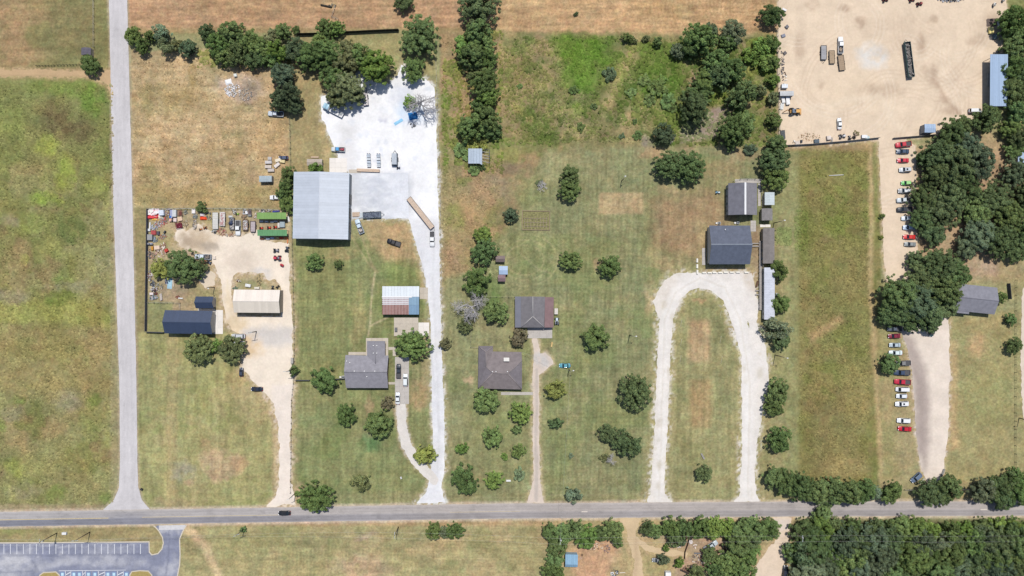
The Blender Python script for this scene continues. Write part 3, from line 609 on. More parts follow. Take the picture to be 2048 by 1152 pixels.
# ---- paved roads as strips with a tone across and along
m_asphalt = attr_mat('worn asphalt', 2.2, 0.07, 0.35, 0.05, 0.01, 0.9)
def strip(name, top, bot, nu, nv, tone, along_x=True):
    z = 0.004 * level[0]; level[0] += 1
    t = np.linspace(0, 1, nu + 1); v = np.linspace(0, 1, nv + 1)
    def along(pts):
        p = np.array(pts, float); k = 0 if along_x else 1
        w = p[0, k] + (p[-1, k] - p[0, k]) * t
        o = np.interp(w, p[:, k], p[:, 1 - k]); return (w, o) if along_x else (o, w)
    ax, ay = along(top); bx, by = along(bot)
    U, V = np.meshgrid(t, v, indexing='ij')
    x = ax[:, None] * (1 - V) + bx[:, None] * V; y = ay[:, None] * (1 - V) + by[:, None] * V
    vv = np.stack([(x - 1024) * S, (576 - y) * S, np.full_like(x, z)], -1).reshape(-1, 3)
    n = vv.shape[0]; ii = np.arange(n).reshape(nu + 1, nv + 1)
    f = np.stack([ii[:-1, :-1], ii[:-1, 1:], ii[1:, 1:], ii[1:, :-1]], -1).reshape(-1, 4)
    if not along_x: f = f[:, ::-1]
    # keep every face looking up
    a, b, c = vv[f[0, 0]], vv[f[0, 1]], vv[f[0, 2]]
    if np.cross(b - a, c - a)[2] < 0: f = f[:, ::-1]
    return struct(link(name, tone_mesh(name, vv, f, tone(x, y, U, V).reshape(-1, 3), m_asphalt)))
def lane(c): return np.array(P(*c))
def main_tone(x, y, U, V):
    k = np.clip((x - 100) / 900, 0, 1)[..., None]
    north = lane((184, 180, 180)) * (1 - k) + lane((190, 182, 178)) * k
    south = lane((146, 147, 158)) * (1 - k) + lane((180, 174, 174)) * k
    v = V[..., None]; w = np.clip((v - 0.5) / 0.10, 0, 1)
    c = north * (1 - w) + south * w
    for v0, wd, o in ((0.20, 0.07, .13), (0.38, 0.07, .10), (0.68, 0.08, .20), (0.86, 0.08, .22)):
        c = c * (1 - o * np.exp(-((v - v0) / wd) ** 2))
    p = np.clip(1 - np.abs(x - 255) / 55, 0, 1)[..., None] ** 0.6 * np.clip((v - 0.1) * 4, 0, 1); c = c * (1 - p * 0.6) + lane((146, 146, 156)) * p * 0.6
    e = np.clip((0.07 - v) / 0.05, 0, 1) + np.clip((v - 0.95) / 0.05, 0, 1); c = c * (1 - e * 0.5) + lane((214, 200, 184)) * e * 0.5
    n = fbm(x, y * 3, 60, 821)[..., None]; n2 = fbm(x * 0.3, y * 4, 6, 831, 2)[..., None]
    n3 = np.abs(fbm(x * 0.5, y, 16, 861, 3) - 0.5)[..., None]; c = c * (1 - 0.14 * np.clip(1 - n3 / 0.018, 0, 1)); n4 = np.clip((fbm(x, y, 22, 871, 3)[..., None] - 0.62) * 8, 0, 1); c = c * (1 - 0.10 * n4)
    return c * (0.88 + 0.24 * n) * (0.90 + 0.20 * n2)
def side_tone(x, y, U, V):
    c = np.zeros(x.shape + (3,)) + lane((212, 208, 210)); v = V[..., None]
    for v0 in (0.25, 0.45, 0.72): c = c * (1 - 0.05 * np.exp(-((v - v0) / 0.08) ** 2))
    n = fbm(x * 3, y, 70, 841)[..., None]; n2 = fbm(x * 4, y * 0.4, 6, 851, 2)[..., None]
    n3 = np.abs(fbm(x, y * 0.5, 18, 881, 3) - 0.5)[..., None]; c = c * (1 - 0.10 * np.clip(1 - n3 / 0.018, 0, 1))
    return c * (0.90 + 0.20 * n) * (0.92 + 0.16 * n2)
_wob = lambda pts, k, s: [(p[0] + 0.9 * (vnoise(np.array([p[0]]), np.array([p[1]]), 9.0, s)[0] - 0.5) * (not k), p[1] + 0.9 * (vnoise(np.array([p[0]]), np.array([p[1]]), 9.0, s + 1)[0] - 0.5) * k) for p in pts]
def dense(pts, n, k):
    p = np.array(pts, float); t = np.linspace(p[0, k], p[-1, k], n); o = np.interp(t, p[:, k], p[:, 1 - k])
    return list(zip(t, o)) if k == 0 else list(zip(o, t))
strip('side_road', _wob(dense(SIDE_L, 420, 1), 0, 61), _wob(dense(SIDE_R, 420, 1), 0, 71), 420, 14, side_tone, False)
MAIN = strip('main_road', _wob(dense(ROAD_T, 700, 0), 1, 81), _wob(dense(ROAD_B, 700, 0), 1, 85), 760, 18, main_tone)

def flat(name, pts, m, parent=None, z=None, kind='structure'):
    if z is None: z = 0.004 * level[0]; level[0] += 1
    w = [W(x, y) for x, y in pts]
    ar = sum(w[i].x * w[(i + 1) % len(w)].y - w[(i + 1) % len(w)].x * w[i].y for i in range(len(w)))
    if ar < 0: w.reverse()
    b = MB(); b.poly([(p.x, p.y, z) for p in w])
    o = b.obj(name, m, parent)
    if parent is None and kind: o['kind'] = kind
    return o
m_yellow = mat('faded yellow line', P(208, 190, 150), amp=0.25, scale=3)
m_white = mat('white road paint', P(232, 234, 240), amp=0.15, scale=4)
m_patch = mat('pale road patch', P(222, 212, 202), amp=0.1, scale=4)
ym = lambda x, o=0: (yat(ROAD_T, x) + yat(ROAD_B, x)) / 2 + o
def roadline(x0, x1, o, w, m, name):
    z = 0.004 * level[0]; b = MB()
    xs = np.linspace(x0, x1, max(2, int((x1 - x0) / 40) + 1))
    for a, c in zip(xs[:-1], xs[1:]):
        b.poly([W(a, ym(a, o + w / 2)) + Vector((0, 0, z)), W(c, ym(c, o + w / 2)) + Vector((0, 0, z)), W(c, ym(c, o - w / 2)) + Vector((0, 0, z)), W(a, ym(a, o - w / 2)) + Vector((0, 0, z))])
    return b.obj(name, m, MAIN)
roadline(-130, 217, 1.2, 1.6, m_yellow, 'centre_line'); roadline(284, 560, 0.6, 0.9, m_yellow, 'centre_line'); roadline(900, 1040, 0.8, 0.7, m_yellow, 'centre_line')
for (x, o, w) in ((1169, 2.5, 12), (1970, 2, 18)): roadline(x - w / 2, x + w / 2, o, 2.0, m_patch, 'road_patch')
level[0] += 1
# ================================================================ PARKING LOT, lower left
m_kerb = mat('kerb concrete', P(214, 204, 186), amp=0.10, scale=1.5)
m_conc = mat('concrete', P(206, 196, 182), amp=0.08, scale=0.8)
m_concw = mat('new concrete', P(244, 238, 232), amp=0.03, scale=0.8)
m_concg = mat('weathered concrete', P(196, 190, 184), amp=0.10, scale=0.7)
LOT_P = [(-140, 1086), (298, 1084), (299, 1104), (304, 1110), (316, 1108), (324, 1098), (327, 1086), (325, 1074), (318, 1062), (313, 1056), (312, 1051), (372, 1050), (366, 1062), (359, 1078), (360, 1110), (359, 1130), (353, 1160), (350, 1290), (-140, 1290)]
CL = Canvas((140, 144, 164))
for (x, y, a, b_, o) in ((20, 1125, 46, 16, .9), (60, 1135, 34, 9, .6), (110, 1122, 40, 9, .55), (150, 1130, 50, 6, .5), (190, 1122, 26, 9, .5), (225, 1118, 30, 8, .55), (260, 1128, 34, 8, .45), (290, 1122, 14, 10, .4), (335, 1140, 20, 14, .5), (345, 1125, 8, 16, .5), (330, 1064, 16, 6, .7), (355, 1066, 8, 6, .6), (10, 1150, 40, 8, .7), (60, 1100, 12, 8, .45), (125, 1104, 8, 7, .5), (200, 1104, 30, 8, .3), (240, 1100, 20, 6, .25), (170, 1090, 160, 3, .4)):
    CL.mix(em(x, y, a, b_, 1.1, 10), (202, 202, 208), o)
for p_ in ([(-20, 1146), (60, 1143), (75, 1140)], [(62, 1120), (78, 1142)], [(340, 1060), (336, 1120), (330, 1160)], [(0, 1112), (300, 1108)]): CL.mix(lm(p_, 2.0, 3, 3), (118, 122, 142), .7)
LOT = surface('parking_lot', sdf(LOT_P, 0), CL, 0.0, 0.0, attr_mat('parking asphalt', 1.2, .10, .4, .12, .01))
flat('drive_apron', [(318, 1051), (372, 1049.6), (367, 1059), (318, 1060)], mat('apron', P(214, 212, 214), amp=0.12, scale=0.8))
zl = 0.004 * level[0]; level[0] += 2
for k in range(27):
    x = -57 + 13.0 * k
    flat('stall_line', [(x - 0.5, 1088), (x + 0.6, 1088), (x + 0.6, 1108), (x - 0.5, 1108)], m_white, LOT, zl)
m_blue = mat('blue stall paint', P(130, 148, 186), amp=0.1, scale=3); m_lblue = mat('pale blue emblem square', P(196, 228, 242), amp=0.05)
flat('stall_line', [(118, 1141), (252, 1139.5), (252, 1140.3), (118, 1142)], m_white, LOT, zl)
for k, x in enumerate((125, 148, 159, 177, 190, 216, 228, 253)):
    flat('accessible_stall', [(x - 5, 1143), (x + 5, 1143), (x + 5, 1190), (x - 5, 1190)], m_blue, LOT, zl)
    flat('emblem_square', [(x - 2.6, 1145.5), (x + 2.6, 1145.5), (x + 2.6, 1151.5), (x - 2.6, 1151.5)], m_lblue, LOT, zl + 0.004)
for x0, x1 in ((131, 142), (165, 171.5), (197, 210), (235, 247)):
    for j in range(7):
        y = 1146 + j * 7
        flat('hatch_stripe', [(x0, y + 3), (x1, y - 3), (x1, y - 1.2), (x0, y + 4.8)], m_white, LOT, zl)
    for x in (x0, x1): flat('stall_line', [(x - .5, 1142), (x + .5, 1142), (x + .5, 1190), (x - .5, 1190)], m_white, LOT, zl)
def kerb(pts, w=2.2, h=0.14, name='kerb'):
    b = MB()
    q = [W(x, y) for x, y in pts]
    for a, c in zip(q[:-1], q[1:]):
        d = (c - a); L = d.length
        if L < 1e-3: continue
        b.rbox((a.x + c.x) / 2, (a.y + c.y) / 2, 0, L + w * S * 0.5, w * S, h + 0.001 * (len(b.v) // 8 % 3), math.atan2(d.y, d.x))
    return struct(b.obj(name, m_kerb))
kerb([(-140, 1086.5), (100, 1085), (298.5, 1083.5), (299, 1104), (304, 1109.5), (316, 1107), (324, 1098), (327, 1086), (325, 1074), (318, 1062), (313, 1056), (308, 1051.5)])
kerb([(373, 1051), (366, 1062), (359.5, 1078), (360.5, 1110), (359.5, 1130), (353.5, 1160), (351, 1290)])
isl1 = [(76, 1290), (78, 1160), (80, 1150), (87, 1145), (112, 1143.5), (119, 1150), (122, 1290)]
isl2 = [(258, 1290), (260, 1150), (264, 1143), (280, 1141), (297, 1142), (304, 1150), (307, 1290)]
m_isl = mat('island grass', P(176, 156, 96), amp=0.2, scale=1.2)
for p in (isl1, isl2):
    kerb(p); flat('traffic_island', p, m_isl, None, 0.12)
# ================================================================ BUILDINGS
def wall_extras(t, cx, hw, hd, eave, nwin, m_fr):
    "door and windows on the long sides, in the thing's own axes"
    gl = glass()
    for sy in (-1, 1):
        for k in range(nwin):
            x = -hw + (k + 0.5) * 2 * hw / max(1, nwin)
            if sy < 0 and k == nwin // 2:
                d = MB().box(x - 0.5, -hd - 0.07, 0.02, x + 0.5, -hd + 0.01, 2.05).obj('door', m_fr, t)
                MB().box(x + 0.32, -hd - 0.13, 0.95, x + 0.4, -hd - 0.07, 1.05).obj('handle', mat('steel', (0.4, 0.4, 0.4), 0.4, 0), d)
                continue
            y0, y1 = (hd - 0.02, hd + 0.05) if sy > 0 else (-hd - 0.05, -hd + 0.02)
            f = MB().box(x - 0.6, y0, 0.9, x + 0.6, y1, 1.95).obj('window', m_fr, t)
            y2, y3 = (y1 - 0.01, y1 + 0.012) if sy > 0 else (y0 - 0.012, y0 + 0.01)
            MB().box(x - 0.52, y2, 0.98, x + 0.52, y3, 1.87).obj('pane', gl, f)
def vents(t, pts, m, z):
    for (x, y) in pts:
        p = W(x, y, z) - t.location
        v = MB().cyl((0, 0, -0.3), (0, 0, 0.35), 0.16, 0.16, 8).cyl((0, 0, 0.35), (0, 0, 0.45), 0.24, 0.20, 8).obj('roof_vent', m, t)
        v.location = (p.x, p.y, z)
def gable(name, label, cat, x0, y0, x1, y1, eave, ridge, axis, m_roof, m_wall, panels=0, rot=0.0, ovh=0.35, nwin=3, cap=None, off=0.5, open_side=False, group=None, capw=0.2):
    k = S * (H - eave) / H
    c = W((x0 + x1) / 2, (y0 + y1) / 2, eave)
    t = thing(name, label, cat, (c.x, c.y, 0), R(rot), group)
    A = (x1 - x0) * k / 2; B = (y1 - y0) * k / 2
    if axis == 'x': hl, hw = A, B                        # half length along the ridge, half width across
    else: hl, hw = B, A
    rm = None if axis == 'x' else Matrix.Rotation(PI / 2, 4, 'Z')
    body = t
    if rm is not None:
        body = t; t.rotation_euler = (0, 0, R(rot) + PI / 2)
    ro = (off - 0.5) * 2 * hw                            # ridge offset across
    il, iw = hl - ovh, hw - ovh
    zr = lambda y: eave + (ridge - eave) * (1 - abs(y - ro) / (hw - abs(ro) if (y - ro) * ro >= 0 else hw + abs(ro)) ) if ro else eave + (ridge - eave) * (1 - abs(y) / hw)
    ze = zr(iw) - 0.14; zr_ = ridge - 0.14
    w = MB(); ze2 = zr(-iw) - 0.14
    prof = [(-iw, 0.0), (iw, 0.0), (iw, ze), (ro, zr_), (-iw, ze2)]
    if open_side:
        mp = m_wall
        for sx in (-1, -0.33, 0.33, 1):
            for sy in (-1, 1):
                MB().box(sx * il - 0.09, sy * iw - 0.09, 0, sx * il + 0.09, sy * iw + 0.09, (ze if sy > 0 else ze2)).obj('post', mp, t)
        for sy in (-1, 1):
            zz = ze if sy > 0 else ze2
            MB().box(-il, sy * iw - 0.06, zz - 0.25, il, sy * iw + 0.06, zz - 0.01).obj('beam', mp, t)
    else:
        n = 5; i = 0
        for x in (-il, il): w.v += [(x, p[0], p[1]) for p in prof]
        w.f += [(4, 3, 2, 1, 0), (5, 6, 7, 8, 9)] + [(k2, (k2 + 1) % n, n + (k2 + 1) % n, n + k2) for k2 in range(n)]
        w.sm += [False] * 7
        w.obj('wall', m_wall, t)
        if nwin: wall_extras(t, 0, il, iw, eave, nwin, mat('white trim', P(236, 234, 230), amp=0.03))
    th = 0.10
    for s in (-1, 1):
        ye, yr = s * hw, ro
        if panels:
            pw = 2 * hl / panels
            b = MB()
            def slab(xa, xb, lift, thick):
                q = [(xa, ye, eave + lift), (xb, ye, eave + lift), (xb, yr, ridge + lift), (xa, yr, ridge + lift)]
                if s > 0: q = [q[1], q[0], q[3], q[2]]
                b.hexa([(p[0], p[1], p[2] - thick) for p in q], q)
            slab(0.01, pw - 0.01, 0, th); slab(0.0, 0.07, 0.035, 0.03)
            me = b.mesh('roof_panel', m_roof if not isinstance(m_roof, (list, tuple)) else m_roof[0 if s < 0 else 1])
            for j in range(panels): link('roof_panel', me, t, (-hl + j * pw, 0, 0))
        else:
            q = [(-hl, ye, eave), (hl, ye, eave), (hl, yr, ridge), (-hl, yr, ridge)]
            if s > 0: q = [q[1], q[0], q[3], q[2]]
            MB().hexa([(p[0], p[1], p[2] - th) for p in q], q).obj('roof_slope', m_roof if not isinstance(m_roof, (list, tuple)) else m_roof[0 if s < 0 else 1], t)
    if cap is not None:
        MB().hexa([(-hl - .02, ro - capw, ridge - 0.06), (hl + .02, ro - capw, ridge - 0.06), (hl + .02, ro + capw, ridge - 0.06), (-hl - .02, ro + capw, ridge - 0.06)],
                  [(-hl - .02, ro - 0.06, ridge + 0.07), (hl + .02, ro - 0.06, ridge + 0.07), (hl + .02, ro + 0.06, ridge + 0.07), (-hl - .02, ro + 0.06, ridge + 0.07)]).obj('ridge_cap', cap, t)
    t['_hl'] = hl; t['_hw'] = hw
    return t
def polyroof(name, label, cat, faces, foot, eave, m_roof, m_wall, caps=(), m_cap=None, nwin=0):
    "roof given face by face as (px, py, height); walls stand on the footprint"
    cx = sum(p[0] for p in foot) / len(foot); cy = sum(p[1] for p in foot) / len(foot)
    c = W(cx, cy, eave); t = thing(name, label, cat, (c.x, c.y, 0))
    o3 = Vector((c.x, c.y, 0))
    for fi, f in enumerate(faces):
        mm = m_roof
        if isinstance(f, tuple): mm, f = f
        b = MB(); q = [W(*p) - o3 for p in f]
        nrm = sum(((q[i] - q[0]).cross(q[i + 1] - q[0]) for i in range(1, len(q) - 1)), Vector())
        if nrm.z < 0: q.reverse()
        n = len(q); b.v = [tuple(p) for p in q] + [(p.x, p.y, p.z - 0.12) for p in q]
        tri = geometry.tessellate_polygon([[Vector((p.x, p.y, 0)) for p in q]])
        for a, e, g in tri:
            v1 = q[e] - q[a]; v2 = q[g] - q[a]
            if v1.cross(v2).z < 0: e, g = g, e
            b.f += [(a, e, g), (n + a, n + g, n + e)]; b.sm += [False, False]
        for k in range(n): b.f.append((k, n + k, n + (k + 1) % n, (k + 1) % n)); b.sm.append(False)
        b.obj('roof_slope', mm, t)
    q = [W(x, y, eave) - o3 for x, y in foot]
    ar = sum(q[i].x * q[(i + 1) % len(q)].y - q[(i + 1) % len(q)].x * q[i].y for i in range(len(q)))
    if ar < 0: q.reverse()
    MB().prism([(p.x, p.y) for p in q], 0, eave - 0.1).obj('wall', m_wall, t)
    gl = glass(); m_fr = mat('white trim', P(236, 234, 230), amp=0.03)
    n = len(q); doors = 0
    for k in range(n):                                    # windows along each wall, one door on the longest south wall
        a, b2 = q[k], q[(k + 1) % n]; d = b2 - a; L = Vector((d.x, d.y)).length
        if L < 4: continue
        ang = math.atan2(d.y, d.x); nw = int(L // 3.6)
        for j in range(nw):
            p = a + d * ((j + 0.5) / nw)
            isd = doors == 0 and j == nw // 2 and abs(math.sin(ang)) < 0.3 and d.x > 0
            if isd:
                doors = 1
                f = MB().box(-0.5, -0.07, 0.02, 0.5, 0.0, 2.05).obj('door', m_fr, t); f.location = (p.x, p.y, 0); f.rotation_euler = (0, 0, ang)
                MB().box(0.32, -0.13, 0.95, 0.4, -0.07, 1.05).obj('handle', mat('steel', (0.4, 0.4, 0.4), 0.4, 0), f)
            else:
                f = MB().box(-0.6, -0.05, 0.9, 0.6, 0.02, 1.95).obj('window', m_fr, t); f.location = (p.x, p.y, 0); f.rotation_euler = (0, 0, ang)
                MB().box(-0.52, -0.062, 0.98, 0.52, -0.04, 1.87).obj('pane', gl, f)
    for pts in caps:
        b = MB(); qq = [W(*p) - o3 + Vector((0, 0, 0.02)) for p in pts]
        b.tube(qq, 0.17, 6); b.obj('ridge_cap', m_cap, t)
    return t
def shingle(key, rgb, amp=0.15): return mat(key, P(*rgb), rough=0.95, amp=amp, scale=0.7, bump=0.01, spec=0.1, vary=0.03)
m_wallw = mat('pale siding', P(222, 216, 206), amp=0.05, scale=1); m_wallt = mat('tan siding', P(190, 176, 156), amp=0.06, scale=1)
m_brick = mat('brown brick wall', P(160, 120, 100), amp=0.2, scale=6); m_wallg = mat('grey siding', P(176, 178, 180), amp=0.05)
m_steel = mat('galvanised roof', P(198, 206, 219), rough=0.5, amp=0.06, scale=0.35, metal=0.0, spec=0.4)
m_steel2 = mat('galvanised ridge cap', P(213, 219, 230), rough=0.5, amp=0.035, scale=0.5, spec=0.4)  # paler galvanised tone, used for the warehouse ridge cap only
# warehouse
wh = gable('metal_warehouse', 'large pale grey metal warehouse with a wide ribbed roof', 'warehouse', 587, 344.5, 697, 478, 5.6, 7.2, 'y', [m_steel, m_steel], m_wallg, 24, -1.0, 0.15, 0, m_steel2, 0.515)
hl, hw = wh['_hl'], wh['_hw']
m_dark = mat('dark opening', (0.02, 0.02, 0.022), amp=0); m_trimb = mat('pale blue trim', P(206, 222, 236), amp=0.03)
for x in (-8.2, -2.5, 3.0): # roller doors on the wall that faces the concrete yard
    d = MB().box(x - 2.0, -hw + 0.06, 0.02, x + 2.0, -hw + 0.22, 4.2).obj('roller_door', m_dark, wh)
    for j in range(6): MB().box(x - 2.0, -hw + 0.03, 0.1 + j * 0.7, x + 2.0, -hw + 0.06, 0.16 + j * 0.7).obj('door_slat', m_wallg, d)
for s in (-1, 1): MB().box(-hl, s * hw - 0.1, 5.42, hl, s * hw + 0.1, 5.6).obj('gutter', m_trimb, wh)
del wh['_hl'], wh['_hw']
# rusty barn
m_sil = mat('bare tin', P(216, 224, 232), rough=0.5, amp=0.06, scale=0.6, spec=0.4); m_rust = mat('rusted tin', P(150, 106, 98), amp=0.35, scale=0.7, vary=0.12); m_blt = mat('blue tin', P(150, 182, 206), rough=0.55, amp=0.06, scale=0.6)
m_wht = mat('white ridge sheet', P(246, 246, 248), amp=0.03)
bc = W(801.5, 601, 3.2); barn = thing('tin_barn', 'barn with patchwork roof of bare tin, rust stripes and blue sheets', 'barn', (bc.x, bc.y, 0))
def bl(px, py, z): return W(px, py, z) - Vector((bc.x, bc.y, 0))
zs = lambda y: 3.2 + (4.9 - 3.2) * ((y - 572.5) / 21 if y <= 593.5 else (629 - y) / 35.5)
def sheet(xa, xb, ya, yb, m, lift=0.0, name='roof_panel'):
    a, b2, c, d = bl(xa, yb, zs(yb)), bl(xb, yb, zs(yb)), bl(xb, ya, zs(ya)), bl(xa, ya, zs(ya))
    u = Vector((0, 0, lift)); q = [a + u, b2 + u, c + u, d + u]
    return MB().hexa([p - Vector((0, 0, 0.06)) for p in q], q).obj(name, m, barn)
for k in range(12): sheet(764.5 + 6.17 * k, 764.5 + 6.17 * k + 6.0, 572.5, 593.5, m_sil)
for k in range(18):
    xa = 764.5 + 2.95 * k; sheet(xa, xa + 1.65, 610, 629, m_rust); sheet(xa + 1.65, xa + 2.93, 610, 629, mat('faded tin rib', P(196, 166, 162), amp=0.15), 0.04)
    sheet(xa, xa + 1.5, 593.6, 609.9, mat('half rusted tin', P(176, 150, 150), amp=0.3, scale=0.8, vary=0.12)); sheet(xa + 1.5, xa + 2.93, 593.6, 609.9, mat('pale painted tin', P(224, 214, 220), amp=0.2, scale=0.6, vary=0.1), 0.04)
for k in range(4): sheet(764.5, 817.5, 596.2 + 3.8 * k, 597.8 + 3.8 * k, m_wht, 0.09, 'roof_strap')
for k in range(4): sheet(817.8 + 5.1 * k, 817.8 + 5.1 * k + 5.0, 593.6, 610, m_blt, 0.05); sheet(817.8 + 5.1 * k, 817.8 + 5.1 * k + 5.0, 610.2, 629, mat('deeper blue tin', P(138, 170, 198), rough=0.55, amp=0.06), 0.05)
sheet(764, 824, 592.4, 595.0, m_wht, 0.12, 'ridge_cap')
q = [bl(766, 627, 3.2), bl(836, 627, 3.2), bl(836, 574, 3.2), bl(766, 574, 3.2)]
MB().prism([(p.x, p.y) for p in q], 0, 3.0).obj('wall', mat('weathered boards', P(150, 132, 116), amp=0.2, scale=2), barn)
MB().box(q[0].x + 3, q[0].y - 0.06, 0.02, q[0].x + 6.5, q[0].y + 0.0, 2.6).obj('barn_door', m_dark, barn)
# L shaped grey house
m_sh1 = shingle('grey shingles', (154, 152, 160)); m_sh1n = shingle('light grey shingles', (164, 162, 168))
h1 = polyroof('grey_house', 'grey shingled L-shaped house beside the concrete drive', 'house',
  [[(688, 744, 5.4), (692, 776, 3), (776, 776, 3), (774, 744, 5.4)],
   [(688, 744, 5.4), (774, 744, 5.4), (777, 711, 3), (770, 711, 3), (751, 728, 4.24), (734, 711, 3), (691, 710, 3)],
   [(734, 682, 3), (734, 711, 3), (751, 728, 4.24), (751, 682, 4.24)], [(751, 682, 4.24), (751, 728, 4.24), (770, 711, 3), (770, 682, 3)]],
  [(694, 774), (774, 774), (774, 713), (768, 713), (768, 684), (736, 684), (736, 713), (694, 713)], 3.0, m_sh1, m_brick, [[(688, 744, 5.4), (774, 744, 5.4)], [(751, 682, 4.24), (751, 727, 4.24)]], m_sh1n)
m_vent = mat('white vent pipe', P(244, 244, 244), amp=0)
for x, y, z in ((747, 691, 3.9), (754, 691, 3.9), (747, 706, 3.9), (754, 706, 3.9), (709, 742, 5.2), (729, 742, 5.2), (750, 742, 5.2), (734, 753, 4.7), (694, 722, 3.9), (700, 725, 4.1)): vents(h1, [(x, y)], m_vent, z)
# brown hip house
m_sh3 = shingle('brown shingles', (130, 124, 129)); m_sh3b = shingle('brown shingles worn', (142, 133, 134)); m_cap3 = mat('hip cap', P(158, 148, 148), amp=0.1)
A_, B_, M1, M2 = (972, 704, 4.6), (972, 733, 4.9), (985.5, 746, 5.4), (1016, 747, 5.4)
h3 = polyroof('brown_house', 'brown hip-roofed house with L-shaped wing between front lawn trees', 'house',
  [[(957, 692, 3), (986, 692, 3), A_], (m_sh3, [(957, 692, 3), A_, B_, M1, (956, 777, 3)]), (m_sh3b, [(986, 692, 3), A_, B_, (986, 703, 3)]),
   (m_sh3b, [(986, 703, 3), B_, M1, M2, (1044, 721, 3), (1043, 704, 2.85)]), [(1044, 721, 3), M2, (1044, 779, 3)], (m_sh3b, [(956, 777, 3), M1, M2, (1044, 779, 3)])],
  [(959, 774), (1042, 774), (1042, 706), (984, 706), (984, 694), (959, 694)], 3.0, m_sh3, m_brick,
  [[A_, B_, M1, M2], [A_, (957, 692, 3)], [A_, (986, 692, 3)], [M1, (956, 777, 3)], [M2, (1044, 779, 3)], [M2, (1044, 721, 3)]], m_cap3)
vents(h3, [(985, 743), (992, 743), (1015, 743)], m_vent, 5.2)
p = W(1013, 719, 4.2) - h3.location
ch = MB().box(-1.0, -0.5, -0.6, 1.0, 0.7, 0.6).obj('chimney', m_wallw, h3); ch.location = p
cc = MB().box(-1.1, -0.65, 0.6, 1.1, 0.8, 0.72).obj('chimney_cap', mat('cap', P(240, 236, 230), amp=0.05), ch)
# garage house with lean-tos
m_sh2 = shingle('dark shingles', (132, 129, 133)); m_red = mat('red brown tin', P(140, 114, 116), amp=0.12, scale=0.6); m_gl = mat('blue grey tin', P(128, 130, 142), amp=0.08, scale=0.6)
Rg, Hp = (1065.6, 593, 5.2), (1065.6, 633, 5.2)
h2 = polyroof('garage_house', 'dark hipped garage with red-brown lean-to roof on its right side', 'house',
  [[(1042, 593, 3.2), Rg, Hp, (1042, 655, 3.2)], [Rg, (1090, 593.5, 3.2), (1088.5, 655, 3.2), Hp], [(1042, 655, 3.2), Hp, (1088.5, 655, 3.2)],
   (m_gl, [(1030, 593, 2.7), (1042, 593, 3.1), (1042, 655, 3.1), (1030, 655, 2.7)]), (m_red, [(1090, 594, 3.1), (1107.5, 594.5, 2.6), (1107, 655, 2.6), (1089, 655, 3.1)])],
  [(1033, 653), (1104, 653), (1104, 595), (1033, 595)], 2.6, m_sh2, m_wallt, [[Rg, Hp], [Hp, (1042, 655, 3.2)], [Hp, (1088.5, 655, 3.2)]], mat('pale hip cap', P(186, 182, 182), amp=0.06))
# navy house and shed, cream workshop
m_navy = mat('navy metal roof', P(62, 76, 104), rough=0.55, amp=0.08, scale=0.8, spec=0.35)
nh = gable('navy_house', 'long house with navy metal roof and white gable wall', 'house', 329.5, 621, 425, 667.5, 4.0, 6.0, 'x', m_navy, m_wallw, 22, -0.9, 0.5, 4, m_navy)
ns = gable('navy_shed', 'small navy roofed shed north of the navy house', 'shed', 391.5, 593, 427, 616.5, 3.2, 4.6, 'x', m_navy, m_wallw, 9, 0, 0.35, 1, m_navy)
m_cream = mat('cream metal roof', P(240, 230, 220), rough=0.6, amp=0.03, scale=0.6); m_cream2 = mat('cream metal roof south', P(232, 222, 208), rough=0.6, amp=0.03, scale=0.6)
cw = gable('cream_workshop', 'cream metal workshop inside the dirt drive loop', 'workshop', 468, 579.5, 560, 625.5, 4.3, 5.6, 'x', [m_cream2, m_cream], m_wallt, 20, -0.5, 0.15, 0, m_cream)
# green roofed equipment shelters
m_grn1 = mat('lime green tin', P(136, 174, 102), amp=0.10, scale=0.6); m_grn2 = mat('green tin', P(110, 164, 116), amp=0.10, scale=0.6)
m_post = mat('steel post', P(110, 110, 112), amp=0.1)
def leanto(name, label, x0, y0, x1, y1, zh, zl_, m, npan, lowside='s'):
    k = S * (H - zh) / H; c = W((x0 + x1) / 2, (y0 + y1) / 2, zh); t = thing(name, label, 'shelter', (c.x, c.y, 0))
    A, B = (x1 - x0) * k / 2, (y1 - y0) * k / 2; pw = 2 * A / npan
    zn, zsn = (zh, zl_) if lowside == 's' else (zl_, zh)
    q = [(0.01, -B, zsn), (pw - 0.01, -B, zsn), (pw - 0.01, B, zn), (0.01, B, zn)]
    b = MB().hexa([(a[0], a[1], a[2] - 0.06) for a in q], q)
    q = [(0, -B, zsn + .05), (0.09, -B, zsn + .05), (0.09, B, zn + .05), (0, B, zn + .05)]; b.hexa([(a[0], a[1], a[2] - 0.05) for a in q], q)
    me = b.mesh('roof_panel', m)
    for j in range(npan): link('roof_panel', me, t, (-A + j * pw, 0, 0))
    for sx in (-0.95, -0.32, 0.32, 0.95):
        for sy, zz in ((-0.85, zsn), (0.85, zn)): MB().box(sx * A - .07, sy * B - .07, 0, sx * A + .07, sy * B + .07, min(zsn, zn) - 0.02).obj('post', m_post, t)
    for sy, zz in ((-0.85, zsn), (0.85, zn)): MB().box(-A * .97, sy * B - .05, min(zsn, zn) - .22, A * .97, sy * B + .05, min(zsn, zn) - 0.07).obj('beam', m_post, t)
    return t
leanto('green_shelter', 'lime green tin shelter, upper of two beside the straw field', 513.5, 425, 572, 438, 3.4, 3.1, m_grn1, 12)
leanto('green_shelter', 'mid green tin shelter, lower of two above the parked mowers', 514.5, 459.5, 573.5, 471.5, 3.4, 3.1, m_grn2, 12)
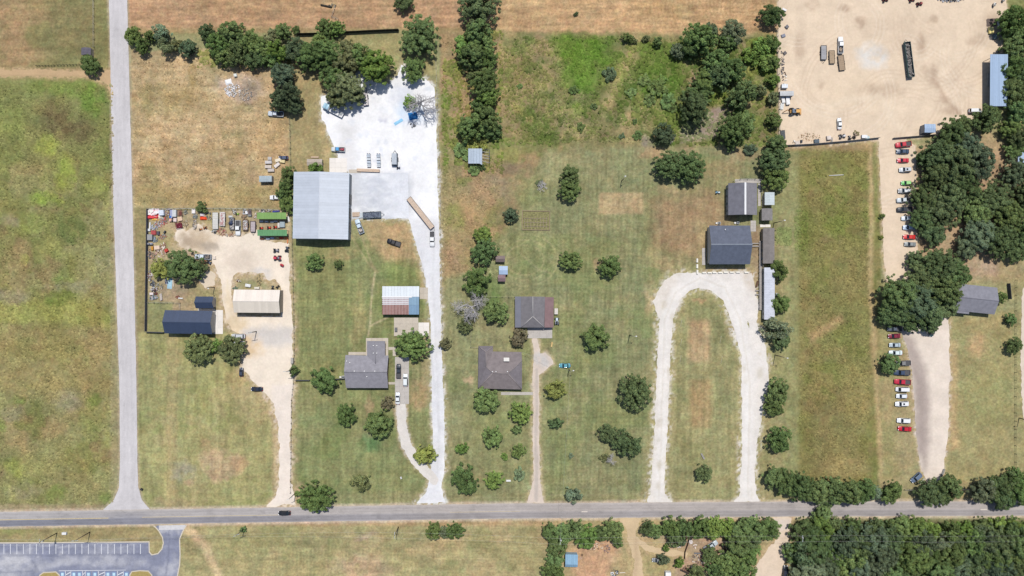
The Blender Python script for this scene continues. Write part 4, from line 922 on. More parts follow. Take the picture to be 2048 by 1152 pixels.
# halls on the loop drive
m_sla = shingle('slate shingles', (124, 124, 134)); m_slb = shingle('slate shingles painted sunlight', (138, 136, 142)); m_hallb = shingle('blue grey shingles', (106, 112, 128)); m_hallc = shingle('blue grey shingles lower', (100, 108, 126))  # paler slate copy for the hall's east slope: sunlight put into its colour
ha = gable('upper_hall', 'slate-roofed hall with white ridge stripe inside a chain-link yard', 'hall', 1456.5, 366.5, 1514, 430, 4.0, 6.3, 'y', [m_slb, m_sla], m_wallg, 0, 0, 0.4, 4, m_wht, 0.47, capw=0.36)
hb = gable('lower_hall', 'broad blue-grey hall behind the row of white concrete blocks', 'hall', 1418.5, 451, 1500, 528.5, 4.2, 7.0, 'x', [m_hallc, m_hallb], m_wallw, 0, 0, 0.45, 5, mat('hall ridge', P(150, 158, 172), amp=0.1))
vents(hb, [(1450, 459)], m_vent, 4.8)
s1 = gable('white_shed', 'small white metal shed right of the upper hall', 'shed', 1529.5, 384.5, 1549, 410, 2.6, 3.0, 'y', mat('white tin', P(208, 218, 222), amp=0.04), m_wallw, 5, 0, 0.2, 1)
s2 = gable('grey_shed', 'small grey shingled shed below the white metal shed', 'shed', 1523.5, 417, 1545, 441, 2.6, 3.5, 'y', shingle('grey shed shingles', (146, 142, 142)), m_wallt, 0, 0, 0.2, 1)
s3 = gable('brown_cabin', 'long brown-grey cabin along the timber boardwalk', 'cabin', 1526, 456, 1549, 527, 3.0, 3.9, 'y', shingle('taupe shingles', (142, 136, 134)), m_wallt, 0, 0, 0.25, 4)
s4 = gable('white_ribbed_cabin', 'long white ribbed metal roofed cabin at the boardwalk end', 'cabin', 1528.5, 535, 1549.5, 639, 3.0, 3.5, 'y', mat('white ribbed tin', P(214, 218, 230), amp=0.10, scale=0.8), m_wallw, 21, 0, 0.2, 5)
# house on the right under the oaks
m_shr = shingle('right house shingles', (142, 142, 152))
hr = gable('right_house', 'grey gabled house tucked against the big oak grove', 'house', 1912, 571, 1992, 625, 3.2, 5.0, 'x', m_shr, m_wallw, 0, -6.0, 0.4, 4, shingle('right ridge', (128, 128, 138)))
hw2 = polyroof('right_house_wing', 'grey porch wing at the lower left of the right house', 'house wing', [[(1909, 600, 3.6), (1942, 602, 3.5), (1938, 628, 3.0), (1906, 625, 3.0)]], [(1908, 624), (1936, 626), (1939, 604), (1911, 602)], 3.0, m_shr, m_wallw)
# metal sheds on the east yard
m_skyb = mat('sky blue tin', P(166, 190, 220), rough=0.5, amp=0.03, scale=0.5)
leanto('blue_open_shed', 'long pale blue roofed open shed on the right of the dirt yard', 1980.5, 108.5, 2016, 212, 4.2, 4.0, m_skyb, 9)
gable('blue_yard_shed', 'small blue roofed shed at the dirt yard gate fence', 'shed', 1849, 248, 1871, 265, 3.2, 3.4, 'x', m_skyb, m_wallg, 5, 0, 0.1, 1)
gable('blue_south_shed', 'small light blue tin shed south of the main road', 'shed', 1130.5, 1109, 1155.5, 1134, 2.8, 3.5, 'x', mat('south shed tin', P(140, 178, 206), amp=0.06, scale=0.7), m_blt, 6, -1.5, 0.15, 0, None, 0.25)
gable('field_shed', 'tiny grey roofed shed in the field left of the side road', 'shed', 162.5, 95.5, 181.5, 110, 2.2, 2.9, 'y', shingle('field shed', (110, 106, 118)), m_wallt, 3, 0, 0.1, 0)
ts = gable('garden_shed', 'small brown garden shed, upper of the pair behind the house', 'shed', 991.5, 511.5, 1010, 524, 2.3, 3.0, 'x', shingle('garden shed shingles', (140, 126, 124)), m_wallt, 0, 0, 0.15, 1)
ts = gable('playhouse_shed', 'pale blue tin shed, lower of the pair behind the house', 'shed', 998, 532, 1015.5, 549, 2.4, 2.6, 'x', m_skyb, m_wallt, 5, 0, 0.1, 0)
ts = gable('brown_annex_shed', 'brown shed joined below the pale blue tin shed', 'shed', 996, 549.5, 1011, 563, 2.3, 2.9, 'x', shingle('annex shingles', (146, 122, 126)), m_wallt, 0, 0, 0.1, 0)
gable('edge_blue_house', 'pale blue roofed building half hidden at the right edge', 'building', 2036, 305, 2086, 345, 3.2, 4.2, 'y', m_skyb, m_wallw, 8, 0, 0.3, 3)
# collapsing tin shelter in the brush
cs = W(957, 314, 3); tsh = thing('tin_shelter', 'broken tin shelter with bare rafters half buried in brush', 'shelter', (cs.x, cs.y, 0))
def tl(px, py, z): return W(px, py, z) - Vector((cs.x, cs.y, 0))
for k in range(5):
    x = 936.5 + 5.6 * k; q = [tl(x, 327, 2.8), tl(x + 5.4, 327 + (k > 3) * 3, 2.8 - 0.2 * (k > 3)), tl(x + 5.4, 297, 3.2), tl(x, 297, 3.2)]
    MB().hexa([a - Vector((0, 0, .05)) for a in q], q).obj('roof_panel', mat('old tin', P(186, 200, 216), amp=0.1, scale=0.8), tsh)
for k in range(4): MB().tube([tl(962, 303 + 6 * k, 2.9), tl(979, 305 + 6.3 * k + (k % 2) * 2, 2.4)], 0.08).obj('rafter', mat('bare rafter', P(206, 206, 206), amp=0.1), tsh)
for x, y in ((937, 298), (963, 298), (979, 299), (937, 326), (963, 326), (979, 324)): MB().tube([tl(x, y, 0.0) * 1.0, tl(x, y, 2.7)], 0.09).obj('post', m_post, tsh)
MB().tube([tl(979, 299, 2.6), tl(979, 324, 2.5)], 0.09).obj('beam', m_post, tsh); MB().tube([tl(963, 298, 2.8), tl(979, 299, 2.6)], 0.08).obj('beam', m_post, tsh)
# little hut north of the warehouse
gable('pump_hut', 'small tan roofed hut north of the warehouse beneath a slim tree', 'shed', 614, 318, 644.5, 331, 2.3, 2.7, 'x', mat('tan hut roof', P(188, 176, 164), amp=0.1), m_wallt, 6, 0, 0.15, 0)
for o in list(bpy.data.objects):
    for kk in ('_hl', '_hw'):
        if kk in o: del o[kk]
# ---------------------------------------------------------------- concrete pads, each of separate slabs
def slabs(name, x0, y0, x1, y1, nx, ny, m, h=0.10):
    c = W((x0 + x1) / 2, (y0 + y1) / 2); t = struct(bpy.data.objects.new(name, None)); col.objects.link(t); t.location = c
    w, d = (x1 - x0) * S / nx, (y1 - y0) * S / ny
    me = MB().box(-w / 2 + .012, -d / 2 + .012, 0, w / 2 - .012, d / 2 - .012, h).mesh('slab', m)
    for i in range(nx):
        for j in range(ny): link('slab', me, t, ((i + .5) * w - (x1 - x0) * S / 2, (j + .5) * d - (y1 - y0) * S / 2, 0.001 * ((i + j) % 3)))
    return t
slabs('barn_patio', 788, 635, 836.5, 672, 4, 3, m_conc); slabs('barn_apron', 836.8, 645, 858.5, 671, 2, 3, m_concw); slabs('barn_side_pad', 839.5, 575, 856, 598, 2, 2, m_conc)
slabs('house_patio', 732, 676, 776.5, 711, 4, 3, m_conc); slabs('house_walk', 777, 694, 792, 700, 2, 1, m_conc, .08); slabs('house_walk', 785.5, 700, 792, 712, 1, 2, m_conc, .08); slabs('north_walk', 697, 704, 734, 710, 5, 1, m_conc, .08)
slabs('house_drive', 790, 714, 818, 808, 3, 8, m_concg, 0.06); slabs('side_walk', 777, 764, 790, 769, 2, 1, m_conc, .05)
slabs('garage_apron', 1055, 655, 1104.5, 676.5, 4, 2, m_concg); slabs('front_walk', 1002, 784, 1066, 790, 8, 1, m_concg, .05)
slabs('navy_patio', 425, 620, 446, 668, 2, 4, m_concw, 0.07); slabs('navy_shed_walk', 396, 617, 430, 622, 4, 1, m_concw, .05)
slabs('warehouse_slab', 659, 316, 694, 345, 3, 3, m_concw, 0.12); slabs('dock_slab', 697.5, 339, 722, 346, 3, 1, m_conc, .08)
slabs('hall_walk', 1516, 367, 1521.5, 412, 1, 9, m_concg, .05); slabs('hall_walk_top', 1470, 358.5, 1521.5, 366, 9, 1, m_concg, .05); slabs('hall_pad', 1501, 441, 1512, 463, 2, 4, m_concg, .06); slabs('hall_stoop', 1404, 496, 1411, 530, 1, 4, m_concg, .06)
slabs('cabin_step', 1520, 449, 1541, 454.5, 4, 1, m_concw, .10);
CY = Canvas((220, 223, 230))
cyr = random.Random(3)
for k in range(30): CY.mix(em(700 + cyr.random() * 118, 347 + cyr.random() * 90, 4 + 12 * cyr.random(), 2 + 6 * cyr.random(), 0.9, 6), (240, 242, 246), 0.7)
for k in range(16): CY.mix(em(700 + cyr.random() * 118, 347 + cyr.random() * 90, 5 + 14 * cyr.random(), 2 + 5 * cyr.random(), 0.9, 6), (196, 200, 211), 0.5)
CY.mix(rect(775, 340, 822, 437, 30, 8), (232, 234, 240), .7)
surface('concrete_yard', sdf([(699, 347), (816, 345), (818, 436), (699, 437.5)], 0.5), CY, .6, 1)
# ---------------------------------------------------------------- timber boardwalk by the cabins
bw = W(1520, 540); bd = thing('boardwalk', 'long weathered timber boardwalk with rails beside the cabins', 'boardwalk', (bw.x, bw.y, 0))
m_deck = mat('weathered deck', P(176, 170, 166), amp=0.15, scale=3)
def deck(x0, y0, x1, y1, z, name='plank'):
    n = max(2, int(abs(y1 - y0) * S / 0.6)); a = W(x0, y0) - bd.location; b2 = W(x1, y1) - bd.location
    st = (a.y - b2.y) / n; me = MB().box(0, 0.02, z - 0.06, b2.x - a.x, st - 0.02, z).mesh(name, m_deck)
    for k in range(n): link(name, me, bd, (a.x, b2.y + k * st, 0))
deck(1517.5, 482, 1523, 620, 0.7); deck(1523, 468, 1527, 478, 0.7)
for x in (1517.2, 1523.2):
    for y in range(485, 622, 12):
        p = W(x, y) - bd.location; MB().box(p.x - .06, p.y - .06, 0, p.x + .06, p.y + .06, 1.65).obj('post', m_deck, bd)
    a = W(x, 484) - bd.location; b2 = W(x, 620) - bd.location; MB().box(a.x - .05, b2.y, 1.6, a.x + .05, a.y, 1.7).obj('rail', m_deck, bd)
for (x0, y0, x1, y1) in ((1502, 486, 1517, 488), (1502, 491.5, 1517, 493.5), (1510, 580, 1517, 582), (1510, 588, 1517, 590)):
    a = W(x0, y1) - bd.location; b2 = W(x1, y0) - bd.location; MB().box(a.x, a.y, 0.55, b2.x, b2.y, 0.68).obj('ramp_board', m_deck, bd)
# garden bed with a grid of timber
gb = W(1072, 441); gbt = thing('garden_bed', 'timber framed raised garden bed with weedy grid', 'garden bed', (gb.x, gb.y, 0), R(-1))
m_tim = mat('old timber', P(160, 142, 118), amp=0.2, scale=3)
for (a, b2, c, d) in ((-5.6, -3.9, 5.6, -3.65), (-5.6, 3.65, 5.6, 3.9), (-5.6, -3.6, -5.35, 3.6), (5.35, -3.6, 5.6, 3.6)): MB().box(a, b2, 0, c, d, .35).obj('edge_board', m_tim, gbt)
for k in range(8): MB().box(-4.6 + 1.25 * k, -3.2, 0.05, -4.48 + 1.25 * k, 1.6, .3).obj('divider', mat('pale batten', P(176, 160, 138), amp=0.3), gbt)
for y in (-2.4, -0.9, 0.7): MB().box(-4.8, y, 0.30, 4.6, y + .12, .36).obj('divider', mat('pale batten', P(176, 160, 138), amp=0.3), gbt)
MB().box(-5.3, -3.6, 0.01, 5.3, 3.6, .06).obj('soil', mat('bed soil', P(140, 136, 90), amp=0.5, scale=1.2), gbt)
# ---------------------------------------------------------------- white blocks by the lower hall
for k, (x, y, v) in enumerate([(1394, 521, 1), (1394, 532.5, 1), (1394.3, 544, 1)] + [(1408, 545.8, 0), (1418.5, 545.6, 0), (1428.5, 545.4, 0), (1439.8, 545.3, 0), (1451, 545, 0), (1463, 544.8, 0), (1475.5, 544.8, 0), (1492, 545, 0)]):
    t = thing('concrete_block', 'white concrete block, %s from %s beside the lower hall' % (ORD[k if v else k - 3], 'the top of the column of three' if v else 'the left in the row of eight'), 'block', W(x, y), PI / 2 if v else 0, 'white blocks marking the hall car park')
    mw = mat('white painted block', P(252, 248, 238), amp=0.04)
    MB().box(-.82, -.38, 0, .82, .38, .3).obj('base', mw, t); MB().box(-.82, -.30, .3, .82, .30, .62, .04, .08).obj('top', mw, t)
# ================================================================ FENCES
def fence(name, label, pts, h=1.4, sp=2.4, rails=3, kind='wire', m=None, mp=None):
    a0 = W(*pts[0]); t = thing(name, label, 'fence', (a0.x, a0.y, 0))
    mp = mp or m_post
    me = (MB().cyl((0, 0, 0), (0, 0, h + .08), .10, .09, 6) if kind != 'panel' else MB().box(-.06, -.06, 0, .06, .06, h + .05)).mesh('post', mp)
    for a, b2 in zip(pts[:-1], pts[1:]):
        a, b2 = W(*a) - t.location, W(*b2) - t.location
        d = b2 - a; L = d.length; n = max(1, round(L / sp)); ang = math.atan2(d.y, d.x)
        for k in range(n + 1):
            p = a + d * (k / n); link('post', me, t, (p.x, p.y, 0), None, ang)
        if kind == 'panel':
            pl = MB().box(0.03, -.04, .05, L / n - .03, .04, h).box(0.03, .04, .25, L / n - .03, .09, .34).box(0.03, .04, h - .34, L / n - .03, .09, h - .25).mesh('panel', m)
            for k in range(n): link('panel', pl, t, tuple(a + d * (k / n)), None, ang)
        else:
            for r in range(rails):
                z = h * (r + 1) / rails - 0.03
                MB().cyl((a.x, a.y, z), (b2.x, b2.y, z), 0.035 if kind == 'rail' else 0.018, None, 4).obj('rail' if kind == 'rail' else 'wire', m or mp, t)
    return t
m_priv = mat('dark privacy fence', P(96, 98, 108), amp=0.15, scale=2); m_silver = mat('galvanised rail', P(190, 190, 188), amp=0.1); m_wood = mat('fence timber', P(150, 138, 124), amp=0.2, scale=3); m_dpost = mat('dark post', P(62, 66, 56), amp=0.2)
fence('privacy_fence', 'tall dark panel fence along the side road by the junk yard', [(297.5, 419), (295.5, 560), (294, 662)], 1.9, 2.4, 0, 'panel', m_priv)
fence('privacy_fence', 'dark panel fence running from the corner to the navy house', [(294.5, 663.5), (329, 664.5)], 1.7, 2.4, 0, 'panel', m_priv)
fence('junk_yard_fence', 'grey mesh fence along the top of the junk yard', [(298, 418), (440, 417), (512, 418.5), (560, 420)], 1.7, 2.6, 3, 'rail', m_silver)
fence('yard_divider_fence', 'thin pale fence below the scrap heaps left of navy house', [(297, 605), (361, 606), (361, 621)], 1.2, 2.4, 2, 'rail', m_silver)
fence('post_fence', 'long post and wire fence between dirt drive and warehouse lawn', [(580, 226), (583, 345), (586, 500), (588.5, 620), (590, 745), (584, 800), (582, 985)], 1.3, 2.35, 3, 'wire', m_post, m_dpost)
fence('drive_fence', 'long thin fence along the right side of the white drive', [(872, 122), (876, 240), (880, 345), (882, 500), (886, 680)], 1.2, 3.0, 3, 'wire', m_silver, m_wood)
fence('yard_rail_fence', 'pale rail fence enclosing the lawn behind the brown house', [(1029, 594), (945, 593.5), (943, 640), (941.5, 694), (957, 695)], 1.1, 2.4, 2, 'rail', mat('cream rail', P(206, 200, 170), amp=0.1))
fence('hall_chain_fence', 'pale fence around the path at the upper hall', [(1466, 363), (1480, 358), (1510, 358), (1522.5, 361), (1522.5, 414)], 1.5, 2.5, 2, 'rail', m_silver)
fence('dirt_yard_west_fence', 'galvanised fence on the left edge of the dirt yard', [(1553, 60), (1556, 150), (1558, 290)], 1.9, 2.8, 3, 'rail', m_silver)
fence('dirt_yard_south_fence', 'grey panel fence along the bottom of the dirt yard', [(1560, 292), (1620, 289), (1700, 282), (1757, 276)], 1.5, 2.5, 0, 'panel', mat('grey sheet fence', P(160, 158, 156), amp=0.2))
fence('gate_side_fence', 'short grey panel fence right of the dirt yard gate', [(1785, 277), (1845, 272), (1868, 270)], 1.5, 2.5, 0, 'panel', mat('grey sheet fence', P(160, 158, 156), amp=0.2))
fence('silt_fence', 'dark low fence between hay field and gravel yard lawn', [(596, 70), (640, 69), (700, 66), (760, 63), (798, 61.5)], 2.1, 2.5, 0, 'panel', mat('black silt cloth', P(52, 56, 48), amp=0.2))
fence('field_rail_fence', 'weathered fence left of the side road at the top field', [(188.5, -60), (189, 95)], 1.2, 3.0, 2, 'rail', m_silver, m_wood)
fence('low_brush_fence', 'dark low fence just above the dirt track', [(74, 132), (110, 131.5), (160, 129.5)], 1.0, 1.2, 2, 'rail', m_dpost, m_dpost)
fence('road_rail_fence', 'pale rail fence between roadside trees near the car park', [(1808, 979), (1830, 979)], 1.1, 2.2, 2, 'rail', m_silver); fence('road_rail_fence', 'pale rail fence between the two rightmost roadside tree clumps', [(1922, 978), (1955, 978)], 1.1, 2.2, 2, 'rail', m_silver)
fence('east_boundary_fence', 'thin wire fence down the right lawn', [(2030, 560), (2029, 760), (2029, 940)], 1.2, 3.2, 3, 'wire', m_dpost, m_dpost)
fence('house_side_fence', 'short dark fence left of the grey house', [(592, 760), (620, 760)], 1.5, 2.4, 0, 'panel', m_priv)
fence('house_side_fence', 'dark fence stub joining the grey house to its lawn tree', [(672, 758), (690, 757)], 1.4, 2.4, 0, 'panel', m_priv)
fence('scrap_lot_fence', 'curved brown board fence across the south scrap lot', [(1378, 1071), (1374, 1088), (1369, 1102), (1368, 1116)], 1.6, 2.2, 0, 'panel', mat('brown boards', P(120, 96, 84), amp=0.2)); fence('scrap_lot_fence', 'short dark board fence at the south scrap lot corner', [(1361, 1138), (1377, 1145)], 1.6, 2.2, 0, 'panel', mat('dark boards', P(80, 68, 62), amp=0.2))
fence('grove_house_fence', 'tall dark fence right of the house under the oaks', [(2014, 567), (2017, 598)], 1.9, 2.2, 0, 'panel', m_priv)
# ================================================================ POLES AND WIRES
m_pole = mat('pole timber', P(108, 98, 88), amp=0.2, scale=3); m_arm = mat('pale crossarm', P(196, 206, 212), amp=0.05)
poles = {}
def pole(key, label, px, py, h=10.5, arm=None, lamp=None, tr=False):
    p = W(px, py); t = thing('utility_pole' if not lamp else 'lamp_pole', label, 'pole', p)
    MB().cyl((0, 0, 0), (0, 0, h), .19, .12, 8).obj('post', m_pole, t)
    if arm is not None:
        c = MB().rbox(0, 0, h - .45, 2.6, .14, .16, arm).obj('crossarm', m_arm, t)
        for s in (-1.1, -.4, .4, 1.1): MB().cyl((s * math.cos(arm), s * math.sin(arm), h - .29), (s * math.cos(arm), s * math.sin(arm), h - .08), .06, .05, 6).obj('insulator', m_vent, t)
    if tr: MB().cyl((.35, 0, h - 1.9), (.35, 0, h - .9), .28, .28, 8).obj('transformer', m_silver, t)
    if lamp:
        dx, dy = lamp
        MB().tube([(0, 0, h - .4), (dx * .6, dy * .6, h + .05), (dx, dy, h)], .05).obj('lamp_arm', m_silver, t)
        MB().box(dx - .32, dy - .2, h - .16, dx + .32, dy + .2, h + .02, .05, .05).obj('lamp_head', m_vent, t)
    poles[key] = (p, h, arm)
    return t
pole('a', 'tall utility pole with pale crossarm above the parking lot', 114, 1066, 10.5, PI / 2, None, True); pole('b', 'dark utility pole right of the parking lot power box', 180, 1064, 10.0, 0.1)
pole('c', 'vine covered pole on the south verge', 489, 1056, 8.5, 0.4); pole('d', 'dark pole near the dirt drive mouth', 592, 985, 8.5, 0.5); pole('e', 'slim dark pole in the south field', 797, 1054, 9.5, PI / 2)
pole('f', 'crossarm pole standing in the hedge south of the road', 1117, 1063, 11.0, PI / 2, None, True); pole('g', 'crossarm pole beside the woodland drive', 1583, 1058, 11.0, PI / 2, None, True)
pole('h', 'lone pole on the dirt beside the cream workshop', 513, 663, 8.5, 0.2); pole('i', 'pole wrapped in vines at the post fence', 587, 738, 9.0, 0.0)
pole('j', 'lamp pole near the teal car', 1138, 739, 6.5, None, (1.2, 0.3)); pole('k', 'lamp pole on the open centre lawn', 1259, 670, 7.5, None, (1.4, 0)); pole('l', 'slim pole at the bare lawn rectangle', 1243, 362, 6.5, None, (0.5, .9))
pole('m', 'lamp pole between loop drive and east field', 1550, 710, 9.5, None, (1.3, -.3)); pole('n', 'lamp pole below the grey shed', 1548, 446, 8, None, (1.2, .3)); pole('o', 'lamp pole at the right lawn edge', 2038, 836, 8, None, (-1.2, 0)); pole('q', 'slim pole behind the navy shed', 429, 575, 7, None, (.5, -.4))
def wire(label, pts, sag=0.8):
    b = MB()
    for a, c in zip(pts[:-1], pts[1:]):
        a, c = Vector(a), Vector(c); n = 14
        q = [a.lerp(c, k / n) - Vector((0, 0, sag * 4 * (k / n) * (1 - k / n))) for k in range(n + 1)]
        b.tube(q, 0.022, 4)
    tag(b.obj('power_line', mat('bare wire', P(196, 196, 190), amp=0)), label, 'power line', 'overhead wires along the main road')
def tipw(k, o): p, h, a = poles[k]; return (p.x + o * math.cos(a or 0), p.y + o * math.sin(a or 0), h - .05)
for nm, o in (('upper', 1.1), ('lower', -1.1)):
    wire('%s overhead wire along the south verge of the main road' % nm, [(-260, tipw('a', o)[1] - 0.5, 10.4)] + [tipw(k, o) for k in 'abcefg'] + [(160, tipw('g', o)[1] - .2, 11), (260, tipw('g', o)[1] - .2, 11)])
wire('overhead wire crossing the main road to the teal car lamp pole', [tipw('f', .4), (poles['j'][0].x, poles['j'][0].y, 6.4)]); wire('overhead wire from the lamp pole to the garage house', [(poles['j'][0].x, poles['j'][0].y, 6.4), tuple(W(1043, 704, 2.9))], .4)
# small standing things
def simple_box(name, label, cat, px, py, L, Wd, h, rz, m, m2=None):
    t = thing(name, label, cat, W(px, py), rz)
    MB().box(-L / 2, -Wd / 2, 0, L / 2, Wd / 2, h * .82).obj('body', m, t); MB().box(-L / 2 - .03, -Wd / 2 - .03, h * .82, L / 2 + .03, Wd / 2 + .03, h, .05, .05).obj('lid', m2 or m, t)
    MB().box(L / 2, -Wd * .3, h * .2, L / 2 + .03, Wd * .3, h * .65).obj('panel', mat('steel', (0.4, 0.4, 0.4), 0.4, 0), t)
    return t
m_wp = mat('white enamel', P(244, 244, 244), amp=0.04); m_gp = mat('grey enamel', P(186, 192, 196), amp=0.06); m_dk = mat('dark machine', P(70, 76, 84), amp=0.15); m_bk = mat('black rubber', (.02, .02, .022), amp=.1)
simple_box('power_box', 'white power box on the verge above the parking lot', 'utility box', 130.5, 1066, 1.7, .9, .9, 0, m_wp)
def ac(label, px, py):
    t = thing('air_conditioner', label, 'air conditioner', W(px, py)); MB().box(-.5, -.5, .05, .5, .5, .85, .03, .03).obj('body', m_gp, t); MB().cyl((0, 0, .85), (0, 0, .93), .38, .34, 10).obj('fan_grille', m_dk, t); MB().box(-.65, -.6, 0, .65, .6, .05).obj('base', m_conc, t); MB().box(-1.5, -.35, 0, -.75, .35, .6, .04, .04).obj('side_unit', m_wp, t)
for l, x, y in (('air conditioner at the top left of the lower hall', 1438, 446.5), ('air conditioner at the top middle of the lower hall', 1475, 446), ('air conditioner at the left wall of the grey house', 687, 754), ('air conditioner on the right of the white ribbed cabin', 1553, 589)): ac(l, x, y)
for x, y, l in ((1405, 912, 'weathered plank bench above the dark lawn tree'),):
    t = thing('bench', l, 'bench', W(x, y), R(-62)); [MB().box(-1.3, -.3 + .22 * k, .42, 1.3, -.12 + .22 * k, .48).obj('seat_plank', m_deck, t) for k in range(3)]; [MB().box(s - .05, -.25, 0, s + .05, .25, .42).obj('leg', m_deck, t) for s in (-1, 1)]
for k, (x, y, v) in enumerate(((1363, 612, 0), (1441, 612, 0), (1362, 648, 1), (1441, 630, 1), (1441, 680, 1), (1362, 686, 1), (1443, 720, 1), (1361, 718, 1))):
    t = thing('marker_pole', 'thin pale marker pole lying on the loop lawn, %s in order from the top' % ORD[k], 'marker pole', W(x, y), R(80) if v else R(25 * (-1 if k else 1)), 'pale markers on the loop lawn')
    MB().cyl((-1.3, 0, .06), (1.3, 0, .06), .07, .05, 6).obj('shaft', mat('pale marker', P(206, 200, 176), amp=.05), t); MB().cyl((1.3, 0, .06), (1.42, 0, .06), .09, .09, 6).obj('cap', m_wp, t)
tf = thing('field_pipe', 'long white pipe lying in the tall east field', 'pipe', W(1672, 350.5), R(3)); MB().cyl((-2.8, 0, .15), (2.8, 0, .15), .13, .13, 8).obj('tube', m_wp, tf); [MB().cyl((s * 2.8, 0, .15), (s * 2.95, 0, .15), .18, .18, 8).obj('flange', m_gp, tf) for s in (-1, 1)]
# ================================================================ TREES
def foliage_mat():
    m = bpy.data.materials.new('foliage'); m.use_nodes = True
    n = m.node_tree.nodes; l = m.node_tree.links; n.clear()
    out = n.new('ShaderNodeOutputMaterial'); oi = n.new('ShaderNodeObjectInfo'); at = n.new('ShaderNodeAttribute'); at.attribute_name = 'tone'
    vm = n.new('ShaderNodeVectorMath'); vm.operation = 'MULTIPLY'
    l.new(oi.outputs['Color'], vm.inputs[0]); l.new(at.outputs['Color'], vm.inputs[1])
    df = n.new('ShaderNodeBsdfDiffuse'); tr = n.new('ShaderNodeBsdfTranslucent'); mx = n.new('ShaderNodeMixShader'); mx.inputs[0].default_value = 0.34
    l.new(vm.outputs[0], df.inputs[0]); l.new(vm.outputs[0], tr.inputs[0]); l.new(df.outputs[0], mx.inputs[1]); l.new(tr.outputs[0], mx.inputs[2])
    l.new(mx.outputs[0], out.inputs[0]); return m
m_leaf = foliage_mat()
m_bark = mat('bark', P(120, 104, 90), amp=.25, scale=4); m_dead = mat('dead grey wood', P(206, 202, 202), amp=.15, scale=4)
def crown_mesh(seed, nl, leaves, ls, gap=0.0, flat_=0.75):
    "leaves spread over many lobes of a unit crown (radius 1, standing from z 0 up)"
    r = np.random.RandomState(seed)
    lob = []
    for k in range(nl):
        for _ in range(40):
            a = r.rand() * 2 * PI; rr = math.sqrt(r.rand()) * 0.80 if r.rand() < .84 else .84 + .16 * r.rand(); lr = (0.66 + 0.62 * r.rand()) * (1.15 / math.sqrt(nl))
            if rr > 0.6: lr *= 0.85 if rr < .82 else .7
            z = 0.30 + (flat_ * 1.05) * math.sqrt(max(0, 1 - (min(rr, .93) / 0.95) ** 2)) * (0.55 + 0.45 * r.rand())
            c = np.array([rr * math.cos(a), rr * math.sin(a), z])
            if all(np.linalg.norm((c - o[0])[:2]) > 0.80 * min(lr, o[1]) for o in lob): break
        lob.append((c, lr))
    per = leaves // nl; V = []; T = []
    for c, lr in lob:
        n = int(per * (lr * math.sqrt(nl) / 1.12) ** 2)
        d = r.randn(n, 3); d[:, 2] += 0.45; d /= np.linalg.norm(d, axis=1)[:, None]
        rad = lr * (0.50 + 0.62 * r.rand(n) ** 0.6); p = c + d * rad[:, None] * np.array([1, 1, .85])
        tone = 0.74 + 0.50 * r.rand()
        keep = np.ones(n, bool)
        for c2, l2 in lob:
            if c2 is c: continue
            keep &= np.linalg.norm((p - c2) / np.array([1, 1, .85]), axis=1) > l2 * 0.72
        p = p[keep]; d = d[keep]; n = len(p)
        if n == 0: continue
        nr = d + r.randn(n, 3) * 0.55 + np.array([0, 0, .35]); nr /= np.linalg.norm(nr, axis=1)[:, None]
        u = np.cross(nr, r.randn(n, 3)); u /= np.linalg.norm(u, axis=1)[:, None]; w = np.cross(nr, u)
        s = (ls * (0.6 + 0.8 * r.rand(n)))[:, None]
        V.append(np.stack([p - u * s, p - w * s * .62, p + u * s, p + w * s * .62], 1)); t = tone * (0.72 + 0.56 * r.rand(n)); hue = r.rand(n) * .22
        T.append(np.repeat(np.stack([t * (0.90 + hue), t, t * (1.06 - hue)], -1), 4, axis=0))
    # inner leaves so that the crown is not hollow
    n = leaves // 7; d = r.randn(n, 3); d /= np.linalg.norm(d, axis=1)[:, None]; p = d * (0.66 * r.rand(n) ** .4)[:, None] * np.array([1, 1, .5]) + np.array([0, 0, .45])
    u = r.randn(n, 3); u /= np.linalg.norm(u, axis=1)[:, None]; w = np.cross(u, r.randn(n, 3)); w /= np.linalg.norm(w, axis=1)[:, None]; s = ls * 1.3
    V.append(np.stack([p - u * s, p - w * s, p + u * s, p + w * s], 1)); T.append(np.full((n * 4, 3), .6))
    V = np.concatenate(V).reshape(-1, 3); T = np.concatenate(T)
    V[:, :2] /= np.percentile(np.hypot(V[:, 0], V[:, 1]), 98.5)
    return tone_mesh('crown', V, np.arange(len(V)).reshape(-1, 4), T, m_leaf)
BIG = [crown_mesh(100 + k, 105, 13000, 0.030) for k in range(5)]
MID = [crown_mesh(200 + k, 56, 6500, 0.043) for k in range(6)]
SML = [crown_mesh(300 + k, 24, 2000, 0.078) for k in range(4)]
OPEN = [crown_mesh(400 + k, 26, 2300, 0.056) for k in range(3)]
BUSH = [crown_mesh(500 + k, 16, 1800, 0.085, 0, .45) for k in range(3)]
def trunk_mesh(seed):
    r = random.Random(seed); b = MB(); b.cyl((0, 0, -0.02), (0, 0, .42), .060, .042, 7)
    for k in range(6):
        a = 2 * PI * k / 6 + r.random() * .6; q = .30 + .2 * r.random()
        b.cyl((0, 0, .34 + .05 * r.random()), (q * math.cos(a), q * math.sin(a), .62 + .2 * r.random()), .030, .010, 5)
    return b.mesh('trunk', m_bark)
TRK = [trunk_mesh(k) for k in range(4)]
